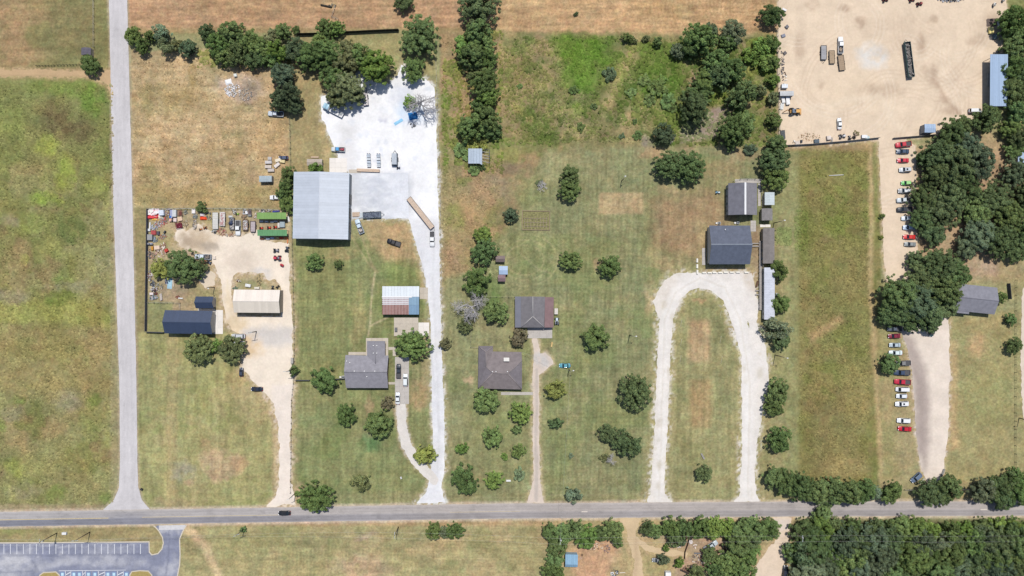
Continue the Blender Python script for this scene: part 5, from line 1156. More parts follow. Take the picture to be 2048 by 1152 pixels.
def bare_mesh(seed, lev=5):
    r = random.Random(seed); b = MB()
    def grow(p, d, L, rad, k):
        q = p + d * L; b.cyl(p, q, rad, rad * .68, 5 if k < 2 else 3, False)
        if k >= lev: return
        for j in range(3 if k else 5):
            e = Vector((r.gauss(0, 1), r.gauss(0, 1), r.gauss(0, .55))); nd = (d * .75 + e.normalized() * .75); nd.z = max(nd.z, .05); grow(q if j else p.lerp(q, .7), nd.normalized(), L * (.68 + .2 * r.random()), rad * .63, k + 1)
    grow(Vector((0, 0, .2)), Vector((0, 0, 1)), .26, .036, 0); b2 = b
    m = max(math.hypot(v[0], v[1]) for v in b2.v); b2.v = [(v[0] / m, v[1] / m, v[2]) for v in b2.v]
    return b.mesh('branches', m_dead)
BARE = [bare_mesh(k) for k in (3, 8, 15)]
dead_trunk = MB().cyl((0, 0, 0), (0, 0, .3), .05, .036, 7).mesh('trunk', m_dead)
TONES = {'dark': (0.115, 0.160, 0.073), 'mid': (0.149, 0.213, 0.083), 'bright': (0.180, 0.267, 0.079), 'olive': (0.176, 0.201, 0.099), 'grey': (0.161, 0.206, 0.129), 'red': (0.185, 0.176, 0.110), 'yel': (0.247, 0.277, 0.088), 'blue': (0.108, 0.145, 0.088)}
WORD = {'dark': 'dark green', 'mid': 'mid green', 'bright': 'bright green', 'olive': 'olive green', 'grey': 'grey-green', 'red': 'reddish brown-green', 'yel': 'yellow-green', 'blue': 'deep green', 'bare': 'bare grey'}
trnd = random.Random(5)
def plant(x, y, r, ty, label, group=None, name=None, cat='tree', form=None, hk=1.0):
    rm = r * S
    if ty == 'bare':
        h = rm * 1.0 * hk; c = W(x, y, h * .6); t = thing(name or 'dead_tree', label, cat, (c.x, c.y, 0), trnd.random() * 6.28, group)
        o = link('branches', trnd.choice(BARE), t); o.scale = (rm, rm, h); o2 = link('trunk', dead_trunk, t); o2.scale = (rm, rm, h); return t
    bush = name in ('shrub', 'bush')
    src = BUSH if bush or form == 'bush' else OPEN if form == 'open' else BIG if r >= 29 else MID if r >= 15 else SML
    hs = rm * (0.85 if bush else 0.92) * hk + (0 if bush else 0.7 if r > 9 else .2)
    c = W(x, y, hs * .7)
    t = thing(name or ('oak_tree' if r >= 36 else 'tree'), label, cat, (c.x, c.y, 0), trnd.random() * 6.28, group)
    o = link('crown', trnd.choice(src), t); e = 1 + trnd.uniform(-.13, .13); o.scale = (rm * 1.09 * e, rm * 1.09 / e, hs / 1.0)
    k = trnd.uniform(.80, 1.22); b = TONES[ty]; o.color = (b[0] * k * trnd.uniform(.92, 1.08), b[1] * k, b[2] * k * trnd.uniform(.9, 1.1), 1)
    o2 = link('trunk', trnd.choice(TRK), t); o2.scale = (rm, rm, hs); return t
def clump(where, trees, axis='x', group=None, kind='tree', **kw):
    side = 'the left' if axis == 'x' else 'the top'
    s = sorted(trees, key=lambda q: q[0 if axis == 'x' else 1])
    for k, q in enumerate(s):
        nm = kw.get('name'); form = q[4] if len(q) > 4 else kw.get('form')
        plant(q[0], q[1], q[2] * kw.get('rk', 1.0), q[3], '%s %s, %s from %s %s' % (WORD[q[3]], kind, ORD[k], side, where), group or ('trees ' + where), nm, kw.get('cat', 'tree'), form, kw.get('hk', 1.32) * trnd.uniform(.78, 1.22))
clump('in the hedgerow by the hay field', [(265, 70, 18, 'mid'), (283, 92, 15, 'mid'), (300, 72, 12, 'mid'), (322, 66, 20, 'grey', 'open'), (331, 92, 18, 'olive', 'open'), (375, 97, 18, 'blue'), (350, 90, 12, 'olive', 'bush')])
clump('in the wood by the post fence', [(413, 64, 17, 'dark'), (435, 88, 24, 'mid'), (462, 64, 25, 'mid'), (470, 105, 25, 'dark'), (497, 82, 25, 'mid'), (508, 116, 22, 'dark'), (520, 95, 24, 'mid'), (545, 75, 20, 'olive'), (538, 112, 24, 'mid'), (565, 62, 17, 'mid'), (553, 100, 22, 'bright'), (566, 150, 24, 'blue'), (575, 190, 27, 'blue'), (557, 200, 21, 'blue'), (585, 210, 18, 'blue'), (448, 110, 20, 'mid')])
clump('in the grove above white gravel', [(590, 98, 25, 'blue'), (622, 112, 33, 'mid'), (640, 80, 16, 'mid'), (655, 105, 34, 'mid'), (690, 112, 34, 'olive'), (690, 175, 36, 'olive'), (664, 155, 26, 'mid'), (722, 112, 26, 'mid'), (752, 132, 33, 'bright'), (712, 190, 18, 'olive'), (650, 57, 20, 'mid'), (673, 56, 16, 'bright'), (592, 60, 9, 'mid'), (672, 196, 20, 'olive')])
plant(838, 72, 41, 'mid', 'large round dark tree where the silt fence ends'); plant(826, 140, 25, 'mid', 'medium tree at the top tip of the white gravel'); plant(820, 203, 15, 'bright', 'leafy half of the dying tree on white gravel', None, None, 'tree', 'open'); plant(836, 205, 46, 'bare', 'leafless spreading tree on the white gravel yard', None, None, 'tree', None, 1.0)
plant(808, 2, 21, 'dark', 'dark tree cut by the top edge left of centre'); plant(957, 8, 41, 'dark', 'large dark tree at the top edge near the centre')
clump('in the tree column by the white drive', [(955, 62, 28, 'mid'), (928, 92, 26, 'bright'), (962, 88, 28, 'mid'), (945, 112, 28, 'mid'), (977, 118, 22, 'mid'), (950, 142, 22, 'olive'), (968, 165, 33, 'mid'), (975, 192, 24, 'bright'), (975, 237, 28, 'mid'), (942, 252, 30, 'mid'), (985, 262, 20, 'mid'), (955, 212, 16, 'mid')], 'y', rk=.93); plant(946, 142, 13, 'bare', 'grey dead snag inside the tall tree column')
plant(955, 280, 26, 'yel', 'yellow-green bush above the broken tin shelter', None, 'bush', 'bush', None, .6); plant(925, 300, 18, 'mid', 'leafy bush left of the broken tin shelter', None, 'bush', 'bush', None, .6); plant(947, 340, 12, 'mid', 'leafy bush below the broken tin shelter', None, 'bush', 'bush', None, .7); plant(962, 335, 8, 'dark', 'small dark bush at the lower corner of the tin shelter', None, 'bush', 'bush')
clump('beside the left wall of the warehouse', [(575, 350, 17, 'mid'), (568, 380, 19, 'mid'), (574, 408, 17, 'mid')], 'y'); plant(632, 336, 16, 'bright', 'slim feathery tree at the top wall of the warehouse', None, None, 'tree', 'open')
plant(402, 414, 12, 'dark', 'small dark tree on the junk yard top fence'); plant(365, 533, 35, 'mid', 'large tree in the middle of the junk yard'); plant(393, 535, 20, 'dark', 'tree at the right of the large junk yard tree'); plant(320, 538, 21, 'yel', 'yellow-green tree at the left of the large junk yard tree')
plant(396, 697, 31, 'olive', 'spreading olive tree below the navy house'); plant(430, 693, 14, 'bright', 'small rounded bright tree between two lawn trees below navy house'); plant(463, 699, 27, 'olive', 'olive tree shading the parked silver cars')
plant(586, 742, 11, 'mid', 'vine bush wrapped round the fence pole', None, 'bush', 'bush', None, 2.2); plant(485, 1060, 7, 'mid', 'vine bush on the south verge pole', None, 'bush', 'bush', None, 2.0)
plant(180, 128, 20, 'mid', 'lone tree beside the tiny field shed')
for a in ((628, 523, 18, 'mid', 'small round tree below the warehouse'), (676, 528, 9.5, 'mid', 'tiny tree right of the small warehouse lawn tree'), (648, 760, 27, 'mid', 'round tree at the left end of the grey house'), (692, 830, 21, 'mid', 'round tree on the grey house front lawn, left one'), (758, 848, 28, 'mid', 'large round tree on the grey house front lawn'),
          (774, 807, 14, 'red', 'small reddish tree beside the curved drive'), (825, 689, 33, 'mid', 'large tree over the barn patio'), (890, 686, 13, 'red', 'small reddish round tree right of the white drive'), (850, 909, 21, 'yel', 'yellow-green tree where the drives meet'), (629, 997, 33, 'mid', 'large tree overhanging the road near the black car'), (722, 965, 20, 'olive', 'sparse olive tree on the lower front lawn', 'open'),
          (1023, 430, 15, 'blue', 'round deep green bush left of the garden bed'), (967, 470, 18, 'bright', 'tree above the garden shed, upper one of two'), (968, 503, 26, 'mid', 'tree left of the garden shed'), (953, 562, 28, 'mid', 'round tree left of the brown annex shed'), (992, 625, 25, 'mid', 'round tree inside the rail fence yard'), (930, 652, 15, 'olive', 'low tree under the grey dead tree'), (1037, 675, 18, 'red', 'dark reddish tree below the garage'),
          (1141, 521, 21, 'mid', 'round lawn tree, left of the centre pair'), (1220, 532, 23, 'mid', 'round lawn tree, right of the centre pair'), (1192, 676, 27, 'mid', 'round tree alone on the wide centre lawn'), (1272, 785, 34, 'dark', 'large dark round tree by the left arm of the loop'), (1110, 780, 20, 'yel', 'bright yellow-green tree right of the narrow drive'), (1112, 845, 14, 'dark', 'small dark tree right of the narrow drive'),
          (970, 800, 26, 'mid', 'tree against the front of the brown house'), (985, 876, 21, 'mid', 'round front lawn tree below the brown house'), (1041, 826, 22, 'bright', 'bright green tree left of the narrow drive'), (1033, 858, 11, 'mid', 'small tree left of the narrow drive'), (1037, 903, 15, 'mid', 'round tree left of the narrow drive, above the grey shrub'), (922, 898, 13, 'bright', 'small bright tree near the white drive'),
          (1010, 914, 8, 'bright', 'tiny sapling on the brown house front lawn'), (928, 960, 28, 'mid', 'large tree at lower left of the brown house lawn'), (988, 960, 19, 'bright', 'bright round tree at the foot of the brown house lawn'), (1147, 990, 18, 'grey', 'sparse grey-green tree at the road edge', 'open'), (1217, 868, 20, 'dark', 'smaller tree of the dark pair on the centre lawn'), (1255, 889, 28, 'dark', 'larger tree of the dark pair on the centre lawn'),
          (1408, 948, 18, 'dark', 'dark tree at the foot of the loop lawn'), (1152, 27, 5, 'dark', 'tiny bush alone in the hay field'), (1140, 350, 20, 'mid', 'tree right of the dead brush heap, upper one'), (1139, 380, 22, 'mid', 'tree right of the dead brush heap, lower one'), (1340, 330, 30, 'dark', 'left half of the broad dark pair above the lawn'), (1381, 334, 32, 'dark', 'right half of the broad dark pair above the lawn'),
          (1327, 268, 22, 'blue', 'round tree with a grey dead side'), (1780, 727, 21, 'mid', 'tree shading the grey pickup in the lower car row'), (1558, 541, 20, 'mid', 'round tree right of the white ribbed cabin, upper'), (1561, 607, 20, 'mid', 'round tree right of the white ribbed cabin, lower'), (1555, 658, 27, 'grey', 'grey-green tree at the foot of the white ribbed cabin', 'open'), (1562, 680, 20, 'dark', 'dark tree right of the loop by the cabins'),
          (1555, 783, 25, 'mid', 'upper tree of the pair right of the loop'), (1550, 814, 21, 'mid', 'lower tree of the pair right of the loop'), (1560, 880, 26, 'mid', 'tree right of the loop above the roadside clump'), (2022, 640, 13, 'mid', 'small tree on the right lawn, upper'), (2030, 692, 17, 'mid', 'small tree on the right lawn, lower'), (2003, 594, 13, 'mid', 'bush at the right end of the grove house'),
          (1765, 432, 6, 'mid', 'tiny sapling left of the dirt road, upper'), (1763, 474, 5, 'yel', 'tiny sapling left of the dirt road, lower'), (1545, 30, 24, 'dark', 'dark tree at the top left of the dirt yard'), (1937, 556, 8, 'mid', 'small bush at the grove house patio')):
    plant(a[0], a[1], a[2], a[3], a[4], None, None, 'tree', a[5] if len(a) > 5 else None, 1.12)
plant(942, 614, 42, 'bare', 'grey dead tree by the rail fence corner', None, None, 'tree', None, .9); plant(960, 600, 22, 'bare', 'grey dead limb spreading over the rail fence'); plant(938, 632, 24, 'bare', 'lower grey dead tree beside the rail fence'); plant(1222, 920, 16, 'bare', 'grey dead shrub below the dark lawn pair'); plant(1236, 872, 10, 'bare', 'grey dead branches between the dark lawn pair'); plant(1341, 275, 14, 'bare', 'grey dead branches on the round tree by the lawn')
plant(1210, 915, 10, 'olive', 'low leafy shrub beside the grey dead shrub', None, 'shrub', 'shrub'); plant(1038, 950, 13, 'grey', 'grey-green shrub on the brown house lawn', None, 'shrub', 'shrub'); plant(1142, 912, 6, 'grey', 'small grey shrub alone on the centre lawn', None, 'shrub', 'shrub')
plant(1085, 374, 15, 'bare', 'heap of grey dead brush above the garden bed', None, 'brush_heap', 'brush', None, .35); plant(1080, 366, 9, 'olive', 'green weeds in the grey dead brush', None, 'shrub', 'shrub', None, .5)
clump('along the hay field edge', [(1255, 76, 12, 'mid'), (1270, 80, 7, 'olive'), (1293, 76, 8, 'olive'), (1317, 83, 11, 'mid'), (1355, 102, 15, 'grey'), (1382, 96, 20, 'mid'), (1402, 76, 33, 'mid'), (1422, 62, 16, 'grey'), (1467, 62, 24, 'grey'), (1455, 82, 18, 'mid')])
clump('on the rough ground above the lawn', [(1220, 147, 15, 'blue'), (1147, 180, 10, 'mid'), (1262, 185, 12, 'mid'), (1188, 212, 7, 'dark'), (1162, 254, 10, 'mid'), (1244, 272, 7, 'grey'), (1276, 271, 10, 'mid'), (1290, 160, 14, 'mid'), (1315, 175, 20, 'mid'), (1335, 200, 16, 'mid'), (1300, 200, 13, 'mid'), (1345, 215, 11, 'mid'), (1325, 160, 12, 'bright'), (1270, 243, 6, 'mid'), (1040, 172, 6, 'mid'), (1500, 298, 13, 'blue')], 'x', None, 'shrub', name='shrub', cat='shrub', hk=.8)
clump('in the thicket left of the dirt yard', [(1388, 215, 33, 'dark'), (1398, 185, 26, 'mid'), (1412, 160, 24, 'mid'), (1432, 120, 24, 'mid'), (1440, 150, 26, 'dark'), (1465, 140, 26, 'mid'), (1485, 188, 28, 'dark'), (1470, 258, 32, 'mid'), (1490, 245, 24, 'mid'), (1462, 285, 16, 'dark'), (1510, 110, 22, 'bright', 'bush'), (1528, 92, 20, 'bright', 'bush'), (1535, 125, 18, 'bright', 'bush'), (1520, 180, 14, 'olive', 'bush')], 'x'); plant(1394, 212, 15, 'bare', 'grey dead top in the dark thicket tree'); plant(1468, 195, 11, 'bare', 'grey dead branches at the thicket gap')
clump('along the dirt yard west fence', [(1545, 85, 17, 'mid'), (1547, 125, 15, 'mid'), (1548, 160, 14, 'bright', 'bush'), (1547, 195, 13, 'olive', 'bush'), (1548, 240, 16, 'mid'), (1553, 290, 22, 'mid'), (1550, 320, 29, 'dark'), (1552, 355, 26, 'mid')], 'y')
clump('in the grove by the dirt road', [(1905, 268, 34, 'dark'), (1925, 250, 24, 'dark'), (1975, 238, 32, 'dark'), (1935, 295, 38, 'blue'), (1882, 308, 38, 'dark'), (1915, 330, 44, 'dark'), (1960, 325, 40, 'blue'), (1872, 350, 34, 'dark'), (1930, 372, 38, 'dark'), (1848, 318, 20, 'dark'), (1850, 400, 36, 'dark'), (1888, 420, 44, 'dark'), (1845, 440, 28, 'dark'), (1905, 395, 38, 'dark'), (1868, 466, 28, 'dark'), (1955, 420, 40, 'mid'), (1992, 398, 44, 'dark'), (2022, 430, 40, 'mid'), (1962, 470, 40, 'grey'), (2005, 480, 40, 'dark'), (2035, 345, 34, 'blue'), (2032, 300, 24, 'mid'), (2036, 500, 26, 'dark'), (1935, 495, 26, 'grey'), (1880, 530, 44, 'dark'), (1912, 548, 34, 'dark'), (1850, 560, 40, 'dark'), (1800, 588, 42, 'dark'), (1840, 602, 45, 'blue'), (1888, 582, 40, 'dark'), (1795, 625, 34, 'dark'), (1862, 628, 34, 'dark'), (1895, 612, 28, 'dark'), (1777, 628, 26, 'dark'), (1860, 645, 24, 'dark'), (1825, 640, 28, 'dark'), (2060, 390, 36, 'dark'), (2065, 460, 36, 'dark'), (1830, 520, 20, 'dark')], 'x', 'oaks of the big grove', 'oak', hk=1.05, rk=.88)
clump('behind the blue open shed', [(2028, 38, 28, 'mid'), (2036, 92, 26, 'mid'), (2030, 138, 28, 'mid'), (2030, 185, 30, 'dark'), (2038, 225, 24, 'mid'), (2015, 62, 16, 'mid'), (2022, 255, 20, 'mid'), (2064, 60, 34, 'mid'), (2066, 150, 36, 'dark'), (2040, 275, 22, 'dark')], 'y')
clump('in the roadside clump at right', [(1548, 955, 22, 'mid'), (1572, 966, 26, 'mid'), (1602, 974, 29, 'dark'), (1636, 984, 25, 'mid'), (1668, 984, 28, 'mid'), (1700, 986, 26, 'dark'), (1730, 984, 24, 'mid'), (1750, 985, 15, 'grey', 'open'), (1783, 987, 22, 'mid'), (1865, 988, 28, 'dark'), (1900, 976, 27, 'mid'), (1882, 992, 22, 'dark'), (1968, 982, 24, 'grey'), (1998, 980, 28, 'dark'), (2025, 970, 30, 'dark'), (2010, 996, 24, 'dark'), (2048, 980, 32, 'mid'), (2032, 948, 14, 'mid')])
clump('in the small hedge of the south field', [(868, 1063, 17, 'mid'), (888, 1064, 13, 'grey'), (910, 1062, 18, 'mid')])
clump('in the south hedge, left lot', [(1100, 1064, 18, 'mid'), (1124, 1068, 22, 'mid'), (1150, 1062, 20, 'mid'), (1174, 1074, 24, 'bright'), (1204, 1066, 17, 'dark'), (1226, 1062, 22, 'mid'), (1236, 1082, 13, 'mid'), (1116, 1094, 20, 'mid'), (1110, 1120, 18, 'mid'), (1105, 1146, 20, 'mid'), (1118, 1148, 14, 'bright')])
clump('in the south hedge, scrap lot', [(1294, 1058, 15, 'dark'), (1310, 1062, 16, 'mid'), (1342, 1056, 20, 'mid'), (1350, 1076, 18, 'dark'), (1370, 1058, 20, 'mid'), (1400, 1056, 21, 'mid'), (1428, 1056, 21, 'bright'), (1456, 1058, 21, 'bright'), (1482, 1060, 22, 'mid'), (1508, 1058, 24, 'mid'), (1538, 1060, 24, 'mid'), (1480, 1088, 28, 'mid'), (1502, 1080, 22, 'dark'), (1500, 1108, 24, 'mid'), (1365, 1082, 11, 'blue'), (1332, 1096, 8, 'bright'), (1327, 1119, 12, 'blue'), (1358, 1126, 11, 'bright'), (1420, 1112, 17, 'dark'), (1458, 1128, 26, 'mid'), (1486, 1136, 26, 'mid'), (1436, 1142, 20, 'mid'), (1394, 1148, 18, 'olive'), (1470, 1155, 24, 'mid')])
plant(1586, 1106, 21, 'mid', 'round tree on the right bank of the woodland drive'); plant(1646, 1030, 21, 'mid', 'tree at the wood edge reaching over the road')
# the wood at lower right: trees one can still tell apart
wl_ = []
wr = random.Random(21)
for j, y in enumerate((1058, 1084, 1112, 1142, 1172)):
    n = 15
    for k in range(n):
        x = 1608 + k * 32 + (j % 2) * 16 + wr.uniform(-7, 7)
        if y > 1100 and x < 1600: continue
        wl_.append((x, y + wr.uniform(-6, 6), wr.uniform(19, 24) if j == 0 else wr.uniform(18, 35), wr.choice(['mid', 'bright', 'mid', 'dark']) if j == 0 else wr.choice(['dark', 'blue', 'dark', 'mid', 'mid', 'grey']), 'open' if wr.random() < .18 else None))
rows = {}
for q in wl_: rows.setdefault(min(range(5), key=lambda j: abs(q[1] - (1058, 1084, 1112, 1142, 1172)[j])), []).append(q)
for j, nm in enumerate(('front row', 'second row', 'third row', 'fourth row', 'hindmost row')):
    clump('in the roadside wood, ' + nm, rows[j], 'x', 'trees of the wood south of the road')
for x, y, r in ((1880, 1088, 14), (1935, 1082, 13), (1668, 1112, 15), (1990, 1100, 12)): plant(x, y, r, 'bare', 'bare grey snag standing out among the wood, near the %s' % {1880: 'middle', 1935: 'right of middle', 1668: 'left end', 1990: 'right end'}[x], None, None, 'tree', None, 2.0)
# low brush nobody could count: tussocks over the meadows and weeds in the rough, sunk into the ground they grow from
def tussocks(name, label, regions, seed, cat='grass'):
    r = np.random.RandomState(seed); V = []; T = []
    for (x0, y0, x1, y1, n, s, tint) in regions:
        x = x0 + (x1 - x0) * r.rand(n); y = y0 + (y1 - y0) * r.rand(n)
        i = np.clip(((y - Y0) / STEP).astype(int), 0, NR - 1); j = np.clip(((x - X0) / STEP).astype(int), 0, NC - 1)
        dens = fbm(x, y, 22, seed + 5, 3); k = dens > 0.38 + 0.3 * (r.rand(n) - .4); x, y, i, j = x[k], y[k], i[k], j[k]; n = len(x)
        c = G.c[i, j] * (0.74 + 0.58 * r.rand(n))[:, None] * np.array(tint)
        w = s * (0.5 + r.rand(n)); h = w * (0.45 + 0.5 * r.rand(n)); a = r.rand(n) * 6.28
        cx = (x - 1024) * S; cy = (576 - y) * S
        ring = [np.stack([cx + w * (0.7 + .6 * r.rand(n)) * np.cos(a + q * PI / 2), cy + w * (0.7 + .6 * r.rand(n)) * np.sin(a + q * PI / 2), np.full(n, -0.03)], -1) for q in range(4)]
        ap = np.stack([cx + w * .4 * r.randn(n), cy + w * .4 * r.randn(n), h], -1)
        V.append(np.stack(ring + [ap], 1)); T.append(np.repeat(c, 5, axis=0))
    V = np.concatenate(V); n = len(V); V = V.reshape(-1, 3); T = np.concatenate(T)
    b = (np.arange(n) * 5)[:, None]; F = np.concatenate([b + np.array([[q, (q + 1) % 4, 4]]) for q in range(4)])
    o = link(name, tone_mesh(name, V, F, T, attr_mat(name + ' blades', 3, .2, .4, .1, 0))); o['kind'] = 'stuff'; o['label'] = label; o['category'] = cat
tussocks('meadow_grass', 'rough tussocky meadow grass left of the side road', [(-60, 170, 226, 1008, 24000, .50, (1, 1.02, .98))], 41)
tussocks('field_grass', 'tall mottled grass of the long east field', [(1600, 300, 1738, 965, 13000, .46, (1, 1, .98))], 43)
tussocks('rough_grass', 'weedy rough grass and low brush behind the centre lawn', [(1000, 75, 1545, 285, 15000, .42, (.96, 1.02, .95)), (884, 75, 1000, 560, 5500, .4, (.97, 1.0, .96)), (1590, 420, 1615, 500, 400, .5, (.85, .98, .8)), (1552, 455, 1582, 490, 400, .5, (.85, .98, .8)), (1235, 85, 1370, 250, 2200, .8, (.62, .82, .52)), (1110, 72, 1240, 180, 2600, .55, (.9, 1.0, .85)), (1010, 80, 1110, 290, 1200, .6, (.75, .92, .65)), (1495, 80, 1550, 150, 900, .9, (.8, 1.0, .6)), (1340, 80, 1550, 290, 2600, .8, (.62, .82, .52)), (1010, 75, 1240, 280, 1600, .7, (.7, .86, .6)), (930, 60, 1005, 345, 1100, .7, (.66, .86, .52)), (395, 100, 580, 135, 500, .7, (.66, .84, .5)), (885, 120, 925, 330, 700, .7, (.66, .9, .5))], 47)
tussocks('straw_grass', 'dry straw stubble of the field above the junk yard', [(268, 118, 574, 412, 9000, .36, (1.02, 1, .97))], 53)
# ================================================================ VEHICLES  (local axes: +x is forward, z up, unit metres)
m_tyre = mat('tyre rubber', (.018, .018, .02), amp=.15); m_rim = mat('wheel rim', (.45, .45, .47), .35, 0); m_glass = glass('car glass', (.010, .014, .020)); m_trim = mat('black trim', (.02, .02, .022), .6, 0)
m_head = mat('headlight lens', (.75, .77, .8), .15, 0); m_tail = mat('tail light lens', (.35, .01, .01), .25, 0); m_bed = mat('pickup bed liner', (.05, .05, .055), .8, .1)
def loft(st):
    "body from stations (x, half width, z low, z high); the section is rounded towards its top"
    b = MB(); rings = []
    for x, w, z0, z1 in st:
        h = z1 - z0; i = len(b.v)
        b.v += [(x, -w * .94, z0), (x, w * .94, z0), (x, w, z0 + h * .35), (x, w * .985, z0 + h * .72), (x, w * .90, z0 + h * .95), (x, w * .62, z1), (x, 0, z1 + .02), (x, -w * .62, z1), (x, -w * .90, z0 + h * .95), (x, -w * .985, z0 + h * .72), (x, -w, z0 + h * .35)]
        rings.append(i)
    n = 11
    for a, c in zip(rings[:-1], rings[1:]):
        for k in range(n): b.f.append((a + k, c + k, c + (k + 1) % n, a + (k + 1) % n)[::-1]); b.sm.append(k not in (0,))
    b.f.append(tuple(rings[0] + k for k in range(n))); b.sm.append(False); b.f.append(tuple(rings[-1] + n - 1 - k for k in range(n))); b.sm.append(False)
    return b
def make_vehicle(kind):
    "list of (part name, mesh, material key, location, sub-parts)"
    P_ = []
    K = {'sedan': (4.7, .90, .78, -1.55, -.95, .35, 1.10, 1.42), 'hatch': (4.1, .86, .80, -1.75, -1.45, .30, .95, 1.48), 'suv': (4.75, .95, .95, -2.05, -1.80, .55, 1.15, 1.72),
         'van': (5.2, .98, 1.0, -2.5, -2.4, 1.1, 1.75, 2.05), 'pickup': (5.8, .98, 1.0, -.75, -.55, .80, 1.35, 1.80)}
    L, w, hb, rb, rt, ft, fb, zt = K[kind]; hl = L / 2
    if kind == 'pickup':
        st = [(-.72, w, .45, hb + .05), (.9, w, .45, hb + .05), (hl - 1.35, w * .98, .45, hb + .08), (hl - .5, w * .95, .45, hb), (hl - .12, w * .86, .45, hb - .12), (hl, w * .70, .5, .72)]
        P_.append(('body', loft(st).mesh('body'), 'paint', ()))
        bx0, bx1 = -hl, -.74
        P_.append(('bed_floor', MB().box(bx0 + .05, -w + .08, .70, bx1 - .02, w - .08, .78).mesh('bed_floor'), 'bed', ()))
        for s in (-1, 1): P_.append(('bed_side', MB().box(bx0, min(s * w, s * (w - .09)), .45, bx1, max(s * w, s * (w - .09)), 1.12).mesh('bed_side'), 'paint', ()))
        P_.append(('tailgate', MB().box(bx0 - .04, -w + .1, .55, bx0 + .05, w - .1, 1.12).mesh('tailgate'), 'paint', ()))
        P_.append(('bed_front', MB().box(bx1 - .02, -w + .1, .6, bx1 + .04, w - .1, 1.13).mesh('bed_front'), 'paint', ()))
    else:
        tail = hb + (.10 if kind in ('suv', 'van', 'hatch') else .06)
        st = [(-hl, w * .78, .5, tail - .30), (-hl + .12, w * .90, .32, tail - .06), (-hl + .6, w * .98, .28, tail), (rb, w, .26, tail), (fb, w, .26, hb + .06), (hl - .75, w * .97, .28, hb - .02), (hl - .25, w * .88, .32, hb - .14), (hl, w * .66, .42, .58)]
        P_.append(('body', loft(st).mesh('body'), 'paint', ()))
    z0 = hb - .02; tw = w * .74; bw_ = w * .93
    q = lambda x, y, z: (x, y, z)
    low = [(rb, -bw_, z0), (fb, -bw_, z0), (fb, bw_, z0), (rb, bw_, z0)]; hi = [(rt, -tw, zt - .03), (ft, -tw, zt - .03), (ft, tw, zt - .03), (rt, tw, zt - .03)]
    P_.append(('cabin', MB().hexa(low, hi).mesh('cabin'), 'paint', ()))
    P_.append(('roof_panel', MB().hexa([(rt, -tw, zt - .04), (ft, -tw, zt - .04), (ft, tw, zt - .04), (rt, tw, zt - .04)], [(rt + .08, -tw + .10, zt + .03), (ft - .08, -tw + .10, zt + .03), (ft - .08, tw - .10, zt + .03), (rt + .08, tw - .10, zt + .03)]).mesh('roof_panel'), 'roof', ()))
    def pane(a, b2, c, d, sh):
        v = [Vector(p) for p in (a, b2, c, d)]; ce = sum(v, Vector()) / 4; nr = (v[1] - v[0]).cross(v[2] - v[0]).normalized()
        v = [ce + (p - ce) * sh for p in v]; bb = [p - nr * .01 for p in v]; tt = [p + nr * .014 for p in v]
        return MB().hexa(bb, tt)
    P_.append(('windshield', pane(low[1], low[2], hi[2], hi[1], .90).mesh('windshield'), 'glass', ())); P_.append(('rear_window', pane(low[3], low[0], hi[0], hi[3], .86).mesh('rear_window'), 'glass', ()))
    P_.append(('side_window', pane(low[0], low[1], hi[1], hi[0], .84).mesh('side_window'), 'glass', ())); P_.append(('side_window', pane(low[2], low[3], hi[3], hi[2], .84).mesh('side_window'), 'glass', ()))
    for s in (-1, 1):
        P_.append(('headlight', MB().box(hl - .20, s * w * .60 - .16, .58, hl - .03, s * w * .60 + .16, .74).mesh('headlight'), 'head', ()))
        P_.append(('tail_light', MB().box(-hl - .03, s * w * .72 - .12, .62, -hl + .10, s * w * .72 + .12, .86).mesh('tail_light'), 'tail', ()))
        P_.append(('mirror', MB().box(fb - .25, s * (w + .04) - .09, z0, fb - .10, s * (w + .04) + .09, z0 + .16, .02, .02).mesh('mirror'), 'paint', ()))
        for x in (-hl * .60, hl * .62):
            r_ = .40 if kind in ('pickup', 'suv', 'van') else .33
            y0, y1 = (s * w - s * .24, s * w - s * .0)
            rim = MB().cyl((x, y1 + s * .012, r_), (x, y1 - s * .02, r_), r_ * .6, r_ * .6, 8).mesh('rim')
            P_.append(('wheel', MB().cyl((x, y0, r_), (x, y1 + s * .005, r_), r_, r_, 12).mesh('wheel'), 'tyre', (('rim', rim, 'rim'),)))
    P_.append(('front_bumper', MB().box(hl - .10, -w * .72, .34, hl + .05, w * .72, .50, .01, .03).mesh('front_bumper'), 'trim', ())); P_.append(('rear_bumper', MB().box(-hl - .07, -w * .78, .38, -hl + .06, w * .78, .54).mesh('rear_bumper'), 'trim', ()))
    return P_, L
VEH = {k: make_vehicle(k) for k in ('sedan', 'hatch', 'suv', 'van', 'pickup')}
SUNROOF = MB().box(-.35, -.38, 0, .35, .38, .012).mesh('sunroof', m_glass); CARGO = {}
MK = {'glass': m_glass, 'head': m_head, 'tail': m_tail, 'tyre': m_tyre, 'rim': m_rim, 'trim': m_trim, 'bed': m_bed}
for k, (parts, L) in VEH.items():
    for p in parts:
        p[1].materials.append(MK.get(p[2], m_trim))
        for s in p[3]: s[1].materials.append(MK[s[2]])
NAMES = {'sedan': 'parked_car', 'hatch': 'parked_car', 'suv': 'parked_suv', 'van': 'parked_van', 'pickup': 'pickup_truck'}
CATS = {'sedan': 'car', 'hatch': 'car', 'suv': 'suv', 'van': 'van', 'pickup': 'pickup'}
